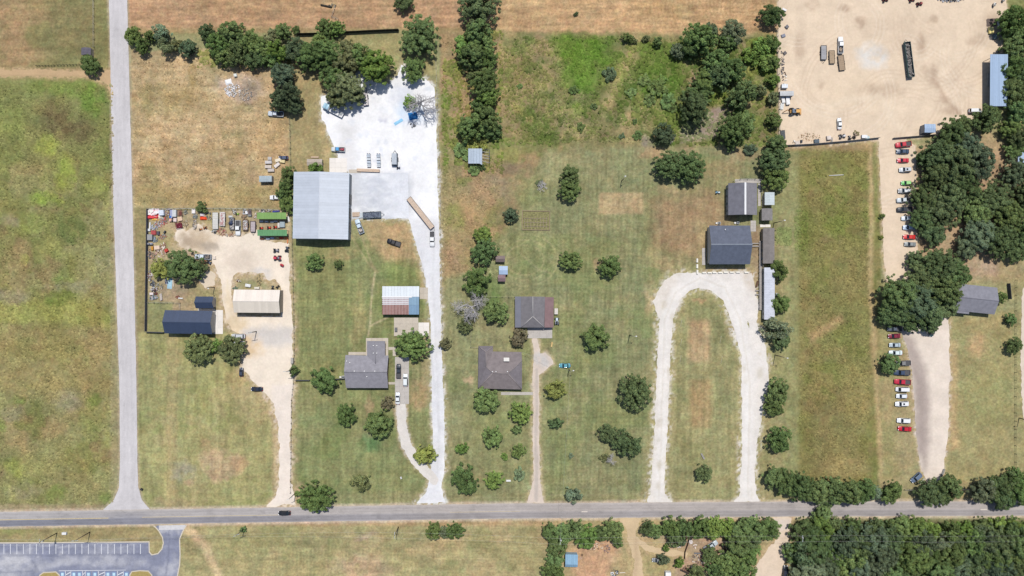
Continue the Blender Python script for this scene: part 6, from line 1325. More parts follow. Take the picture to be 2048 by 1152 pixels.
def vehicle(kind, label, px, py, lpx, ang, rgb, roof=None, sun=False, group=None, name=None, load=None):
    parts, L = VEH[kind]
    t = thing(name or NAMES[kind], label, CATS[kind], W(px, py, .5) * 1.0, R(ang), group); t.location.z = 0
    sc = lpx * S / L; sc = max(.86, min(1.15, sc))
    mp = paint(rgb); mr = paint(roof, None, .35) if roof else mp
    for nm, me, mk, subs in parts:
        o = link(nm, me, t); o.scale = (sc, min(1.06, max(.94, sc)), 1)
        if mk in ('paint', 'roof'): o.material_slots[0].link = 'OBJECT'; o.material_slots[0].material = mr if mk == 'roof' else mp
        for sn, sm, sk in subs: link(sn, sm, o)
    if sun: link('sunroof', SUNROOF, t, (-.25 if kind != 'sedan' else -.3, 0, {'sedan': 1.45, 'suv': 1.75, 'hatch': 1.5}.get(kind, 1.8) + .004))
    if load:
        b = MB(); r2 = random.Random(int(px * 7 + py))
        for j in range(7): b.rbox(-1.0 - 1.6 * r2.random(), r2.uniform(-.5, .5), .78, .3 + .6 * r2.random(), .2 + .3 * r2.random(), .15 + .4 * r2.random(), r2.random() * 3)
        o = b.obj('cargo', paint(load, None, .8), t); o['kind'] = 'stuff'
    return t
WH, SI, BK, RD, GY, DB = (246, 248, 250), (206, 210, 216), (38, 40, 46), (206, 42, 62), (146, 148, 150), (62, 84, 116)
up_row = 'cars parked in the upper row by the oaks'; lo_row = 'cars parked in the lower row by the field'
for a in (('pickup', 'red pickup at the top of the upper parked row', 1806, 289, 31, 187, RD), ('sedan', 'dark blue car just below the red pickup, upper row', 1805, 303, 25, 180, (58, 80, 108)), ('sedan', 'red sedan third from the top of the upper row', 1805.5, 321, 23, 180, (214, 44, 70)),
          ('suv', 'silver suv with dark sunroof in the upper row', 1810, 339.5, 24, 183, (216, 222, 228), None, True), ('hatch', 'small lime green car in the upper row', 1812, 366, 20, 182, (92, 190, 84), (168, 226, 146)), ('suv', 'white suv with grey hood below the green car', 1809, 381.5, 26, 182, (176, 178, 180), (236, 240, 244)),
          ('pickup', 'white pickup partly under oak branches, upper row', 1807, 400, 28, 184, (214, 222, 228)), ('pickup', 'black pickup under the oak branches, upper row', 1808, 419, 29, 182, (44, 50, 60)), ('sedan', 'white car tucked under the oak below the black pickup', 1814, 436.5, 23, 182, (226, 236, 248)),
          ('sedan', 'pale blue sedan above the bright red car, upper row', 1818, 455, 25, 180, (198, 216, 240)), ('sedan', 'bright red sedan, second from bottom of the upper row', 1818, 474, 24, 178, (222, 48, 44)), ('sedan', 'grey sedan at the bottom of the upper row', 1820, 488.5, 23, 178, (148, 154, 154))):
    vehicle(*a[:7], roof=a[7] if len(a) > 7 else None, sun=len(a) > 8, group=up_row)
for a in (('pickup', 'dark grey pickup at the top of the lower row', 1788, 657.5, 28, 180, (92, 100, 112)), ('sedan', 'maroon car second from the top of the lower row', 1788, 672, 24, 182, (136, 34, 58)), ('sedan', 'silver blue sedan third from top of the lower row', 1789.5, 690, 23, 180, (190, 206, 216)),
          ('sedan', 'pearl white sedan just above the shade tree, lower row', 1791, 705.5, 27, 180, (232, 246, 248)), ('pickup', 'grey pickup with its nose under the shade tree', 1805, 726, 30, 182, (138, 138, 138)), ('pickup', 'dark blue pickup below the shade tree', 1803, 745, 32, 179, (62, 78, 106)),
          ('pickup', 'red pickup in the middle of the lower row', 1804, 763.5, 32, 176, (204, 40, 68)), ('van', 'white van below the red pickup, lower row', 1803.5, 778.5, 25, 179, WH), ('hatch', 'small white hatchback in the lower row', 1803, 792, 22, 180, (236, 242, 248)),
          ('suv', 'white suv with sunroof, above the gap in the lower row', 1803.5, 807.5, 27, 182, WH, None, True), ('suv', 'white suv below the gap in the lower row', 1807, 841, 27, 178, WH), ('sedan', 'bright red car at the bottom of the lower row', 1809, 857.5, 27, 176, (206, 30, 52))):
    vehicle(*a[:7], roof=a[7] if len(a) > 7 else None, sun=len(a) > 8, group=lo_row)
for a in (('suv', 'blue-grey suv parked askew at the bottom of the car park', 1832, 955, 25, 221, (108, 126, 152)), ('van', 'dark van half hidden under the oak at the car park', 1862, 661, 24, 270, (56, 80, 84)), ('van', 'white van in front of the blue open shed', 1948, 222, 18, 0, WH), ('pickup', 'white pickup under the trees below the blue open shed', 1972, 226, 26, 180, SI),
          ('pickup', 'white work pickup beside the flat trailers in dirt yard', 1680.5, 90.5, 37, 90, WH), ('sedan', 'white car alone in the dirt yard near the fence', 1678.5, 247.5, 23, 92, WH), ('sedan', 'black car driving on the main road', 569, 1026, 24, 181, BK), ('sedan', 'black car on the grass by the dirt drive', 514, 778, 23, 180, (40, 48, 66)),
          ('pickup', 'black pickup parked on the dry lawn by warehouse', 788, 485, 28, 162, (34, 36, 44)), ('pickup', 'white pickup hitched to the long flatbed trailer', 864.5, 478, 30, 270, WH), ('pickup', 'white and blue work pickup at the warehouse corner', 719, 453, 30, 112, (206, 226, 244)), ('pickup', 'white pickup with blue roof above the concrete slab', 676.5, 299, 27, 178, (226, 232, 236), (60, 160, 220)),
          ('pickup', 'silver pickup in the straw field by the trees', 552, 228, 31, 176, (212, 222, 232)), ('pickup', 'silver pickup in the middle of the junk yard', 406.5, 513.5, 33, 178, (224, 234, 246)), ('pickup', 'white pickup facing down in the trailer row of junk yard', 476.5, 456, 30, 270, WH), ('pickup', 'black pickup on the concrete house drive', 797.5, 742, 28, 90, (50, 60, 74)),
          ('suv', 'white suv on the concrete house drive', 811, 760, 25, 90, (238, 244, 246)), ('sedan', 'white sedan at the foot of the house drive', 795.5, 796.5, 24, 90, (240, 246, 252)), ('sedan', 'teal car on the lawn by the lamp pole', 1129.5, 731, 23, 180, (96, 168, 186)), ('suv', 'silver suv at the top of the shade tree by dirt drive', 477, 672.5, 27, 180, (212, 216, 222)),
          ('sedan', 'silver sedan half under the shade tree by dirt drive', 478, 687, 24, 180, (206, 212, 218)), ('sedan', 'dark car mostly under the shade tree by dirt drive', 475, 704, 24, 180, (54, 48, 58)), ('hatch', 'small dark buggy on the grass below the shade tree', 483, 744, 16, 90, (62, 70, 88)), ('sedan', 'white car nosed under the trees left of warehouse', 552, 395, 24, 180, WH),
          ('pickup', 'old pickup with white cab in the south scrap lot', 1421.5, 1091, 30, 32, (206, 218, 228)), ('van', 'white van under trees in the south scrap lot', 1441, 1129, 20, 152, WH), ('sedan', 'grey car beside the round tree in the south lot', 1315, 1120, 22, 180, GY), ('suv', 'black suv at the bottom of the woodland drive', 1570, 1143, 25, 84, (52, 58, 72)),
          ('hatch', 'dark blue buggy beside the stacked crates in straw field', 567, 316, 19, 182, (70, 84, 116))):
    vehicle(*a[:7], roof=a[7] if len(a) > 7 else None, load={406.5: (150, 140, 130), 676.5: (190, 80, 100), 719: (210, 200, 190), 1680.5: (190, 170, 150)}.get(a[2]), name='moving_car' if 'driving' in a[1] else None)
# ================================================================ TRAILERS, MACHINES, SCRAP
MP = {}
def pmat(rgb, rough=.7): return mat('worn %d %d %d' % rgb, P(*rgb), rough=rough, amp=.14, scale=1.6, spec=.2)
def wheels(t, xs, w, r_=.34):
    for x in xs:
        for s in (-1, 1):
            o = MB().cyl((x, s * w - .11, r_), (x, s * w + .11, r_), r_, r_, 10).obj('wheel', m_tyre, t); MB().cyl((x, s * (w + .115), r_), (x, s * (w + .125), r_), r_ * .5, r_ * .5, 8).obj('rim', m_rim, o)
def trailer(label, px, py, L, Wd, ang, deck, side=None, h=.75, sideh=0.0, tongue=True, load=None, name='flatbed_trailer', axles=(-.3, .3), npl=8, cover=None):
    c = W(px, py, h); t = thing(name, label, 'trailer', (c.x, c.y, 0), R(ang)); md = pmat(deck); ms = pmat(side or (60, 60, 64))
    pw = L / npl; me = MB().box(.012, -Wd / 2 + .06, h - .07, pw - .012, Wd / 2 - .06, h).mesh('deck_board', md)
    for k in range(npl): link('deck_board', me, t, (-L / 2 + k * pw, 0, .002 * (k % 2)))
    for s in (-1, 1): MB().box(-L / 2, s * Wd / 2 - .06, h - .22, L / 2, s * Wd / 2 + .06, h + .04 + sideh).obj('side_rail', ms, t)
    for s in (-1, 1): MB().box(s * L / 2 - .05, -Wd / 2 + .065, h - .2, s * L / 2 + .05, Wd / 2 - .065, h + .03 + sideh).obj('end_rail', ms, t)
    if tongue: MB().tube([(L / 2, -Wd * .36, h - .15), (L / 2 + 1.3, 0, h - .2), (L / 2, Wd * .36, h - .15)], .06).obj('tongue', ms, t)
    wheels(t, [a * 1.0 if abs(a) > 1 else a * 1.6 for a in axles], Wd / 2 + .14 if L < 8 else Wd / 2 - .2)
    if load:
        r2 = random.Random(int(px + py)); b = MB()
        for j in range(int(L * 5)): b.rbox(r2.uniform(-L / 2 + .4, L / 2 - .4), r2.uniform(-Wd / 2 + .3, Wd / 2 - .3), h + .01, r2.uniform(.2, .8), r2.uniform(.15, .4), r2.uniform(.1, .2 + sideh * .8), r2.random() * 3)
        o = b.obj('cargo', pmat(load), t); o['kind'] = 'stuff'
    if cover: MB().box(-L / 2 + .1, -Wd / 2 + .1, h + .01, L / 2 - .1, Wd / 2 - .1, h + cover[1], .12, .12).obj('cover', pmat(cover[0]), t)
    return t
trailer('long empty wooden flatbed trailer angled across the white drive', 841, 426, 15.2, 2.05, -51.5, (214, 192, 172), (70, 60, 56), 1.1, 0, True, None, 'flatbed_trailer', (-5.5, -4.2), 26)
trailer('flatbed trailer loaded with grey grating below the concrete yard', 744, 430, 7.2, 2.4, 3, (110, 120, 136), (90, 100, 104), .8, .25, True, (96, 104, 124), 'loaded_trailer')
trailer('long scrap hauling trailer alone in the dirt yard', 1817, 120, 14.0, 2.3, 97, (120, 116, 112), (84, 110, 112), 1.0, .9, True, (150, 146, 144), 'scrap_trailer', (-5.2, -3.9), 20)
trailer('grey flat trailer with triangular hitch, left of three in dirt yard', 1647.5, 105, 5.6, 2.2, -90, (168, 168, 172), (84, 84, 88), .75, .12, True); trailer('tan flat trailer, middle of three in the dirt yard', 1664, 114, 5.2, 2.1, -88, (176, 154, 128), (90, 84, 78), .7, .08, False); trailer('tan flat trailer, right of three below the work pickup', 1683, 125.5, 6.0, 2.3, 97, (170, 148, 124), (84, 80, 76), .7, .08, False)
trailer('long white flatbed trailer in the junk yard, left one of two', 430.5, 441.5, 6.6, 2.2, -90, (218, 216, 210), (160, 160, 158)); trailer('long white flatbed trailer in the junk yard, right one of two', 444.5, 438, 5.6, 2.1, -91, (220, 214, 210), (170, 164, 160), .75, 0, True, (196, 150, 150)); trailer('junk loaded trailer left of the white junk yard pickup', 464, 447, 4.8, 1.8, -90, (186, 182, 180), (70, 72, 80), .7, .2, True, (96, 104, 120), 'loaded_trailer')
trailer('small cage trailer right of the white junk yard pickup', 491, 450, 4.2, 2.0, -90, (190, 168, 160), (90, 72, 66), .7, .35, True, (214, 214, 214), 'utility_trailer'); trailer('small flat trailer nearest the green shelters', 506, 453, 4.2, 2.0, -91, (190, 178, 182), (92, 72, 68), .7, .25, True, None, 'utility_trailer')
trailer('bare frame trailer with white load at the gravel yard trees', 730, 194, 6.8, 2.0, -82, (222, 214, 214), (60, 70, 100), .8, .1, False, (240, 236, 236), 'loaded_trailer')
trailer('enclosed grey cargo trailer on the white gravel yard', 789.5, 319, 4.8, 2.3, 90, (120, 124, 134), (60, 66, 76), .6, .1, True, None, 'cargo_trailer', (-.3, .3), 6, ((196, 204, 214), 1.6))
# flatbed truck on the white gravel
ft = thing('flatbed_truck', 'white flatbed truck with pale blue cab under the gravel yard trees', 'truck', W(668, 221, 1), R(-27)); ft.location.z = 0
mc, mw_ = paint((176, 214, 236)), pmat((244, 244, 246))
b = loft([(-4.6, 1.1, .6, 1.6), (-4.2, 1.2, .5, 1.7), (-3.2, 1.2, .5, 1.8), (-3.0, 1.2, .5, 2.7), (-2.0, 1.2, .5, 2.75), (-1.9, 1.18, .5, 2.6)]); b.obj('cab', mc, ft)
MB().hexa([(-3.26, -1, 1.85), (-3.26, 1, 1.85), (-3.22, 1, 1.86), (-3.22, -1, 1.86)], [(-3.12, -.9, 2.5), (-3.12, .9, 2.5), (-3.06, .9, 2.52), (-3.06, -.9, 2.52)]).obj('windshield', m_glass, ft)
for k in range(10): MB().box(-1.7 + .58 * k, -1.2, 1.05, -1.14 + .58 * k, 1.2, 1.2 + .002 * (k % 2)).obj('deck_board', mw_, ft)
MB().box(-1.85, -1.2, 1.0, -1.72, 1.2, 2.3).obj('headboard', mw_, ft); MB().box(-1.8, -.5, .6, 4.1, .5, 1.0).obj('chassis', m_dk, ft); wheels(ft, (-3.6, 2.2, 3.2), 1.05, .48)
for k in range(3): MB().box(2.4 + .5 * k, -.9 + .3 * k, 1.21, 2.7 + .5 * k, .6, 1.6).obj('cargo', m_gp, ft)
# wrapped pallets and lumber
def pallet(label, px, py, w=1.3, d=1.1, h=.9, rgb=(240, 244, 252), group=None, n=3):
    t = thing('wrapped_pallet', label, 'pallet', W(px, py), 0, group)
    for k in range(3): MB().box(-w / 2, -d / 2 + k * (d - .14) / 2, 0, w / 2, -d / 2 + k * (d - .14) / 2 + .14, .14).obj('pallet_runner', m_tim, t)
    MB().box(-w / 2, -d / 2, .15, w / 2, d / 2, h, .05, .05).obj('wrapped_load', pmat(rgb), t); MB().box(-w / 2 + .02, -.07, h, w / 2 - .02, .07, h + .03).obj('strap', m_dk, t)
for c_, x in (('left', 737.5), ('right', 757)):
    for k in range(4): pallet('white wrapped pallet, %s from the top in the %s column on white gravel' % (ORD[k], c_), x + k * .4, 312 + 6.6 * k, 1.5, 1.05, .8 + .1 * (k % 2), (236, 244, 252) if k % 2 else (214, 226, 240), 'wrapped pallets on the white gravel')
    for k in range(4):
        t = thing('steel_drum_rack', 'dark drum pair, %s from the top in the %s pallet column' % (ORD[k], c_), 'rack', W(x + k * .4 + .3, 308.6 + 6.6 * k), 0, 'dark drums between the white pallets'); [MB().cyl((s * .42, 0, 0), (s * .42, 0, .62), .27, .27, 9).obj('drum', pmat((56, 76, 116)), t) for s in (-1, 1)]; MB().box(-.75, -.04, .62, .75, .04, .68).obj('bar', m_post, t)
def lumber(label, px, py, L, Wd, h, ang, rgb, n=6, rows_=2):
    t = thing('lumber_stack', label, 'lumber', W(px, py), R(ang)); me = MB().box(-L / 2, 0, 0, L / 2, Wd / n - .03, h / rows_ - .02).mesh('plank', pmat(rgb))
    for j in range(rows_):
        for k in range(n): o = link('plank', me, t, (.15 * math.sin(k * 2.3 + j), -Wd / 2 + k * Wd / n, .06 + j * h / rows_))
    for s in (-.35, .35): MB().box(s * L - .06, -Wd / 2, 0, s * L + .06, Wd / 2, .06).obj('bearer', m_tim, t)
lumber('long tan lumber stack at the top of the concrete yard', 737, 341, 9.0, 1.2, .7, -2, (232, 206, 182)); lumber('short lumber stack on the pump hut roof side', 630, 314.5, 3.0, .6, .4, 0, (222, 196, 170), 4)
lumber('pale lumber pile at the left edge of the dirt yard', 1563, 213, 2.6, 1.4, .5, 78, (240, 240, 238)); lumber('stack of grey pipes in the dirt yard corner', 1565, 270, 3.4, 1.6, .7, 95, (96, 100, 104), 7)
# generic scrap builders
def crate(label, px, py, L, Wd, h, ang, rgb, name='storage_crate', cat='crate', group=None):
    t = thing(name, label, cat, W(px, py), R(ang), group); m1 = pmat(rgb); m2 = pmat(tuple(min(255, int(v * .86)) for v in rgb))
    MB().box(-L / 2, -Wd / 2, 0, L / 2, Wd / 2, h, .02, .02).obj('body', m1, t)
    n = 4; pw = (L - .06) / n; me = MB().box(.02, -Wd / 2 + .04, 0, pw - .02, Wd / 2 - .04, .06).mesh('lid_board', m1)
    for k in range(n): link('lid_board', me, t, (-L / 2 + .03 + k * pw, 0, h + .003 * (k % 2)))
    for s in (-1, 1): MB().box(s * L * .38 - .06, -Wd / 2 - .03, .05, s * L * .38 + .06, Wd / 2 + .03, h - .04).obj('batten', m2, t)
    return t
def tank(label, px, py, L, rr, ang, rgb, name='storage_tank', cat='tank'):
    t = thing(name, label, cat, W(px, py), R(ang)); m1 = pmat(rgb, .5); MB().cyl((-L / 2, 0, rr + .25), (L / 2, 0, rr + .25), rr, rr, 14).obj('shell', m1, t)
    for s in (-1, 1): MB().cyl((s * L / 2, 0, rr + .25), (s * (L / 2 + rr * .35), 0, rr + .25), rr * .98, rr * .55, 14).obj('end_cap', m1, t); MB().box(s * L * .3 - .1, -rr * .8, 0, s * L * .3 + .1, rr * .8, .5).obj('saddle', m_dk, t)
    MB().cyl((0, 0, rr * 2 + .2), (0, 0, rr * 2 + .42), .2, .2, 8).obj('hatch', m_dk, t); return t
def machine(label, px, py, L, ang, rgb, name='lawn_tractor', cat='tractor', seat=(40, 40, 44)):
    t = thing(name, label, cat, W(px, py), R(ang)); k = L / 2.2; m1 = pmat(rgb, .5)
    MB().box(.15 * k, -.36 * k, .4 * k, 1.05 * k, .36 * k, .95 * k, .08, .06).obj('hood', m1, t); MB().box(-.9 * k, -.42 * k, .35 * k, .2 * k, .42 * k, .6 * k, .03, .03).obj('frame', m1, t)
    MB().box(-.55 * k, -.28 * k, .6 * k, -.1 * k, .28 * k, .8 * k).box(-.68 * k, -.28 * k, .6 * k, -.55 * k, .28 * k, 1.2 * k).obj('seat', pmat(seat), t)
    MB().tube([(.12 * k, 0, .8 * k), (-.05 * k, 0, 1.1 * k)], .03).cyl((-.07 * k, 0, 1.1 * k), (-.09 * k, 0, 1.13 * k), .2 * k, .2 * k, 10).obj('steering_wheel', m_trim, t)
    for x, r_ in ((-.6, .48), (.75, .3)):
        for s in (-1, 1): o = MB().cyl((x * k, s * .42 * k, r_ * k), (x * k, s * .66 * k, r_ * k), r_ * k, r_ * k, 10).obj('wheel', m_tyre, t); MB().cyl((x * k, s * .665 * k, r_ * k), (x * k, s * .68 * k, r_ * k), r_ * k * .5, r_ * k * .5, 8).obj('rim', m_rim, o)
    return t
def sheets(label, px, py, L, Wd, cols, ang=0, name='sheet_pile', cat='sheets', n=8, seed=1):
    t = thing(name, label, cat, W(px, py), R(ang)); r2 = random.Random(seed)
    for k in range(n):
        l2, w2 = L * r2.uniform(.3, .6), Wd * r2.uniform(.3, .6); cx, cy = r2.uniform(-1, 1) * (L - l2) / 2, r2.uniform(-1, 1) * (Wd - w2) / 2
        o = MB().rbox(0, 0, 0, l2, w2, .05, 0).obj('sheet', pmat(cols[k % len(cols)]), t); o.location = (cx, cy, .08 + .07 * k); o.rotation_euler = (r2.uniform(-.08, .08), r2.uniform(-.08, .08), r2.uniform(-.5, .5))
    return t
def heap(label, px, py, L, Wd, cols, h=.6, n=40, seed=1, name='scrap_heap', cat='scrap', size=(.2, .85)):
    "bits of scrap in each colour; too small to pick apart singly"
    t = thing(name, label, cat, W(px, py)); r2 = random.Random(seed * 13 + 5)
    for c in cols:
        b = MB()
        for k in range(n // len(cols)):
            a = r2.random() * 6.28; q = math.sqrt(r2.random()); z = h * (1 - q) * r2.random(); b.rbox(q * L / 2 * math.cos(a), q * Wd / 2 * math.sin(a), z, r2.uniform(*size), r2.uniform(size[0] * .6, size[1] * .5), r2.uniform(.08, .28) + (0 if z > .05 else .1), r2.random() * 3)
        o = b.obj('scrap_bits', pmat(c), t); o['kind'] = 'stuff'
    return t
def tarp(label, px, py, L, Wd, ang, rgb, h=.5, seed=1, name='tarp'):
    n = 9; x = np.linspace(-L / 2, L / 2, n); y = np.linspace(-Wd / 2, Wd / 2, n); X, Y = np.meshgrid(x, y); r = np.random.RandomState(seed); e = np.minimum(1, 2.4 * np.minimum(1 - np.abs(X) * 2 / L, 1 - np.abs(Y) * 2 / Wd) + .0)
    Z = .03 + e * h * (.6 + .5 * r.rand(n, n)); X = X + r.randn(n, n) * L * .012; Y = Y + r.randn(n, n) * Wd * .012
    i = np.arange(n * n).reshape(n, n); F = np.stack([i[:-1, :-1], i[:-1, 1:], i[1:, 1:], i[1:, :-1]], -1).reshape(-1, 4)
    o = link(name, tone_mesh(name, np.stack([X, Y, Z], -1).reshape(-1, 3), F, None, pmat(rgb), True)); o.location = W(px, py); o.rotation_euler = (0, 0, R(ang)); return tag(o, label, 'tarp')
def rack(label, px, py, L, Wd, ang, rgb, h=1.4, name='metal_rack', bars=6):
    t = thing(name, label, 'rack', W(px, py), R(ang)); m1 = pmat(rgb)
    for sx in (-1, 1):
        for sy in (-1, 1): MB().box(sx * L / 2 - .05, sy * Wd / 2 - .05, 0, sx * L / 2 + .05, sy * Wd / 2 + .05, h).obj('upright', m1, t)
    for k in range(bars):
        x = -L / 2 + (k + .5) * L / bars; MB().box(x - .09, -Wd / 2, h - .04 - .3 * (k % 2), x + .09, Wd / 2, h + .04 - .3 * (k % 2)).obj('shelf_bar', m1, t)
    for sy in (-1, 1): MB().box(-L / 2, sy * Wd / 2 - .04, h - .08, L / 2, sy * Wd / 2 + .04, h - .05).obj('rail', m1, t)
    return t
def barrel(label, px, py, rgb, n=1, group=None):
    t = thing('barrel', label, 'barrel', W(px, py), 0, group); MB().cyl((0, 0, 0), (0, 0, .88), .31, .31, 12).obj('drum', pmat(rgb, .5), t)
    for z in (.28, .58): MB().cyl((0, 0, z), (0, 0, z + .05), .33, .33, 12).obj('hoop', pmat(rgb, .5), t)
    MB().cyl((0, 0, .88), (0, 0, .91), .27, .27, 12).obj('lid', m_dk, t)
# --- junk yard, top left corner round to the trailers
sheets('heap of pink and white sheets in the junk yard corner', 309, 424, 5.4, 2.6, [(250, 226, 230), (252, 250, 250), (238, 180, 190), (250, 244, 240)], 4, n=14, seed=3); sheets('red and white sheet heap below the pink sheets', 309, 433, 5.0, 1.8, [(226, 70, 80), (250, 240, 240), (216, 60, 66)], -4, n=10, seed=4)
tarp('yellow tarp at the foot of the red sheets', 310.5, 439, 2.8, .9, -3, (250, 204, 96), .4, 2); tarp('cream tarp right of the red sheets', 320.5, 433, 1.8, 1.7, 20, (250, 240, 222), .5, 3); crate('white box trailer body near the junk yard corner', 325.5, 426, 2.0, 2.2, 1.3, 5, (226, 232, 246), 'box_trailer', 'box'); heap('pink and grey scrap below the yellow tarp', 318, 446, 3.2, 3.2, [(222, 160, 150), (200, 196, 206), (150, 120, 110)], .6, 36, 5)
trailer('narrow blue-grey boat trailer by the junk yard fence', 342.5, 428, 3.4, 1.1, 90, (176, 182, 214), (80, 90, 150), .6, .2, False, None, 'boat_trailer', (-.2,), 5); tarp('bright blue tarp at the end of the boat trailer', 342, 434, 1.3, 1.1, 0, (44, 124, 214), .9, 4); crate('white storage box beside the boat trailer', 351, 427, 1.6, 2.8, 1.1, 0, (216, 218, 220), 'storage_box', 'box'); rack('dark red metal rack by the junk yard fence', 362.5, 426.5, 1.6, 2.0, 0, (120, 50, 56), 1.3); heap('grey-green scrap right of the dark red rack', 372, 424, 1.6, 1.8, [(110, 116, 100), (150, 150, 140)], .8, 24, 6)
crate('orange and white crate in the junk yard, left of three', 342.5, 440.5, 1.1, 1.2, .8, 5, (238, 190, 170)); barrel('dark green barrel beside the crates', 346, 442, (40, 66, 60)); crate('pale pink crate in the junk yard, middle of three', 351.5, 440, 1.3, 1.5, .7, -4, (240, 220, 216)); crate('tan crate in the junk yard, right of three', 361, 438, 1.8, 1.7, .6, 12, (236, 206, 178))
rack('tangled maroon frame on the junk yard dirt', 359.5, 451, 2.6, 2.2, 12, (122, 30, 52), 1.0, 'frame_stack', 9); heap('pink metal scrap inside the maroon frame', 360, 452, 2.4, 2.2, [(200, 130, 150), (96, 30, 44)], .9, 30, 7); heap('brown small scrap right of the maroon frame', 371, 447, 2.0, 3.0, [(150, 130, 104), (190, 176, 150)], .2, 30, 8)
crate('white panel box against the junk yard top fence', 388, 423, 1.4, 1.7, .5, 0, (250, 244, 244), 'panel_box', 'box'); heap('grey parts heap left of the red canopy', 391, 433, 1.9, 1.6, [(120, 126, 124), (160, 160, 156)], .7, 26, 9); heap('long strip of small parts below the grey heap', 390, 450, 1.8, 4.4, [(170, 164, 156), (130, 120, 110), (206, 196, 186)], .3, 46, 10)
tarp('bright orange-red canopy under the small fence tree', 407, 437, 2.7, 1.4, 0, (246, 84, 44), .9, 6); tarp('white canopy strip above the orange-red canopy', 404.5, 430, 1.8, 1.3, 0, (236, 226, 232), .8, 7); machine('orange mower left of the white flatbed trailers', 402, 459, 1.3, 10, (214, 120, 50), 'orange_mower'); machine('larger orange mower beside the white flatbed trailers', 411, 456, 1.6, 190, (206, 130, 84), 'orange_mower'); heap('dark mechanical scrap at the flatbed hitch', 429, 463, 1.8, 1.6, [(60, 64, 70), (200, 200, 200)], .9, 20, 11); heap('rusty red parts below the flatbed trailers', 444, 463, 3.6, 2.4, [(186, 120, 110), (150, 96, 84), (214, 180, 160)], .4, 36, 12)
machine('lime green mower by the junk yard top fence', 475, 428, 1.5, 0, (176, 218, 90), 'green_mower'); heap('grey appliance scrap right of the lime mower', 490, 424, 2.2, 2.0, [(196, 200, 206), (150, 152, 156)], .8, 24, 13); crate('white freezer chest by the junk yard top fence', 494.5, 425.5, .9, 1.3, .9, 15, (244, 244, 248), 'freezer_chest', 'freezer'); rack('dark rack with red top by the junk yard fence', 501, 425, 1.2, 2.2, 5, (110, 96, 106), 1.1); crate('grey machine box below the dark rack', 500.5, 430.5, 1.4, 1.0, .8, 0, (172, 176, 174), 'machine_box', 'box'); heap('brown scrap above the cage trailer', 489, 434, 2.4, 1.8, [(170, 140, 116), (110, 96, 84)], .4, 24, 14); tank('dark round tank on the junk loaded trailer row', 463.5, 447, 1.0, .75, 0, (64, 76, 108)); tarp('pale blue tarp above the junk loaded trailer', 461, 433.5, 1.6, .9, 0, (204, 210, 214), .3, 9)
# --- west fence column
lumber('white posts leaning along the junk yard west fence', 300.5, 453, 3.2, .5, .4, 88, (246, 246, 246), 2); heap('pale grey scrap by the west fence posts', 309, 455, 2.8, 2.4, [(176, 182, 200), (206, 208, 214), (140, 140, 146)], .6, 40, 15); crate('white cooler by the west fence', 299.5, 460, .9, 1.0, .6, 0, (244, 248, 252), 'cooler', 'box'); crate('red slatted crate near the west fence', 308.5, 465.5, 1.9, 1.7, .7, 0, (186, 84, 86)); crate('dark grey bin right of the red crate', 318, 466.5, 1.0, 1.5, .8, 0, (90, 88, 104), 'bin', 'bin'); barrel('black barrel right of the dark grey bin', 330, 465.5, (40, 44, 56)); barrel('second black barrel behind the dark grey bin', 331.5, 463, (52, 54, 62))
crate('grey machine hulk against the west fence', 302.5, 475, 2.0, 2.3, 1.3, 0, (170, 170, 172), 'machine_hulk', 'machine'); heap('blue-grey pipework right of the machine hulk', 310, 479, 2.2, 2.6, [(150, 166, 178), (110, 120, 130)], .6, 30, 16); tank('grey tank lying below the machine hulk', 302, 488, 1.9, .45, 0, (168, 170, 182)); crate('orange narrow box below the grey tank', 306, 497, .8, 1.6, .7, 0, (222, 160, 60)); crate('tan and white appliance box below the grey tank', 316, 495.5, 2.2, 1.6, 1.0, 3, (240, 214, 194), 'appliance_box', 'box'); crate('red tool chest right of the tan appliance box', 334, 501, 1.3, 1.3, .8, 30, (196, 70, 60), 'tool_chest', 'box'); heap('pink and white litter above the junk yard tree', 322, 506, 4.2, 3.2, [(214, 180, 168), (180, 140, 126), (230, 220, 210)], .25, 44, 17)
heap('tan litter left of the junk yard tree', 306, 511, 2.4, 3.0, [(190, 150, 130), (140, 130, 120)], .3, 26, 18)
heap('dark scrap heap below the yellow-green tree', 306, 568, 2.4, 2.4, [(96, 100, 108), (150, 156, 160), (60, 60, 66)], .7, 36, 19); heap('black and white scrap below the first dark heap', 309, 579, 2.6, 2.2, [(70, 72, 80), (200, 200, 204), (110, 80, 76)], .7, 36, 20); crate('white fridge on its back in the scrap corner', 304.5, 587.5, 1.5, 1.0, .7, 0, (244, 230, 230), 'fridge', 'fridge'); heap('maroon scrap beside the white fridge', 312, 587, 1.6, 1.4, [(120, 64, 60), (90, 70, 66)], .5, 22, 21); heap('bluish scrap at the bottom of the scrap corner', 307, 595, 3.4, 1.8, [(150, 170, 186), (214, 200, 196), (110, 112, 120)], .5, 36, 22); lumber('pale boards at the right of the scrap corner', 323, 594, 2.6, .9, .5, 97, (206, 196, 190), 3); tarp('pale blue tarp sheet below the big junk yard tree', 340, 567, 1.9, 4.2, -8, (176, 214, 232), .3, 11); heap('white and dark litter at the top of the blue tarp', 334, 562, 2.0, 2.4, [(236, 240, 248), (60, 70, 110)], .4, 22, 23); lumber('thin pale boards right of the blue tarp', 347, 567, 2.6, .5, .3, 95, (226, 210, 190), 2)
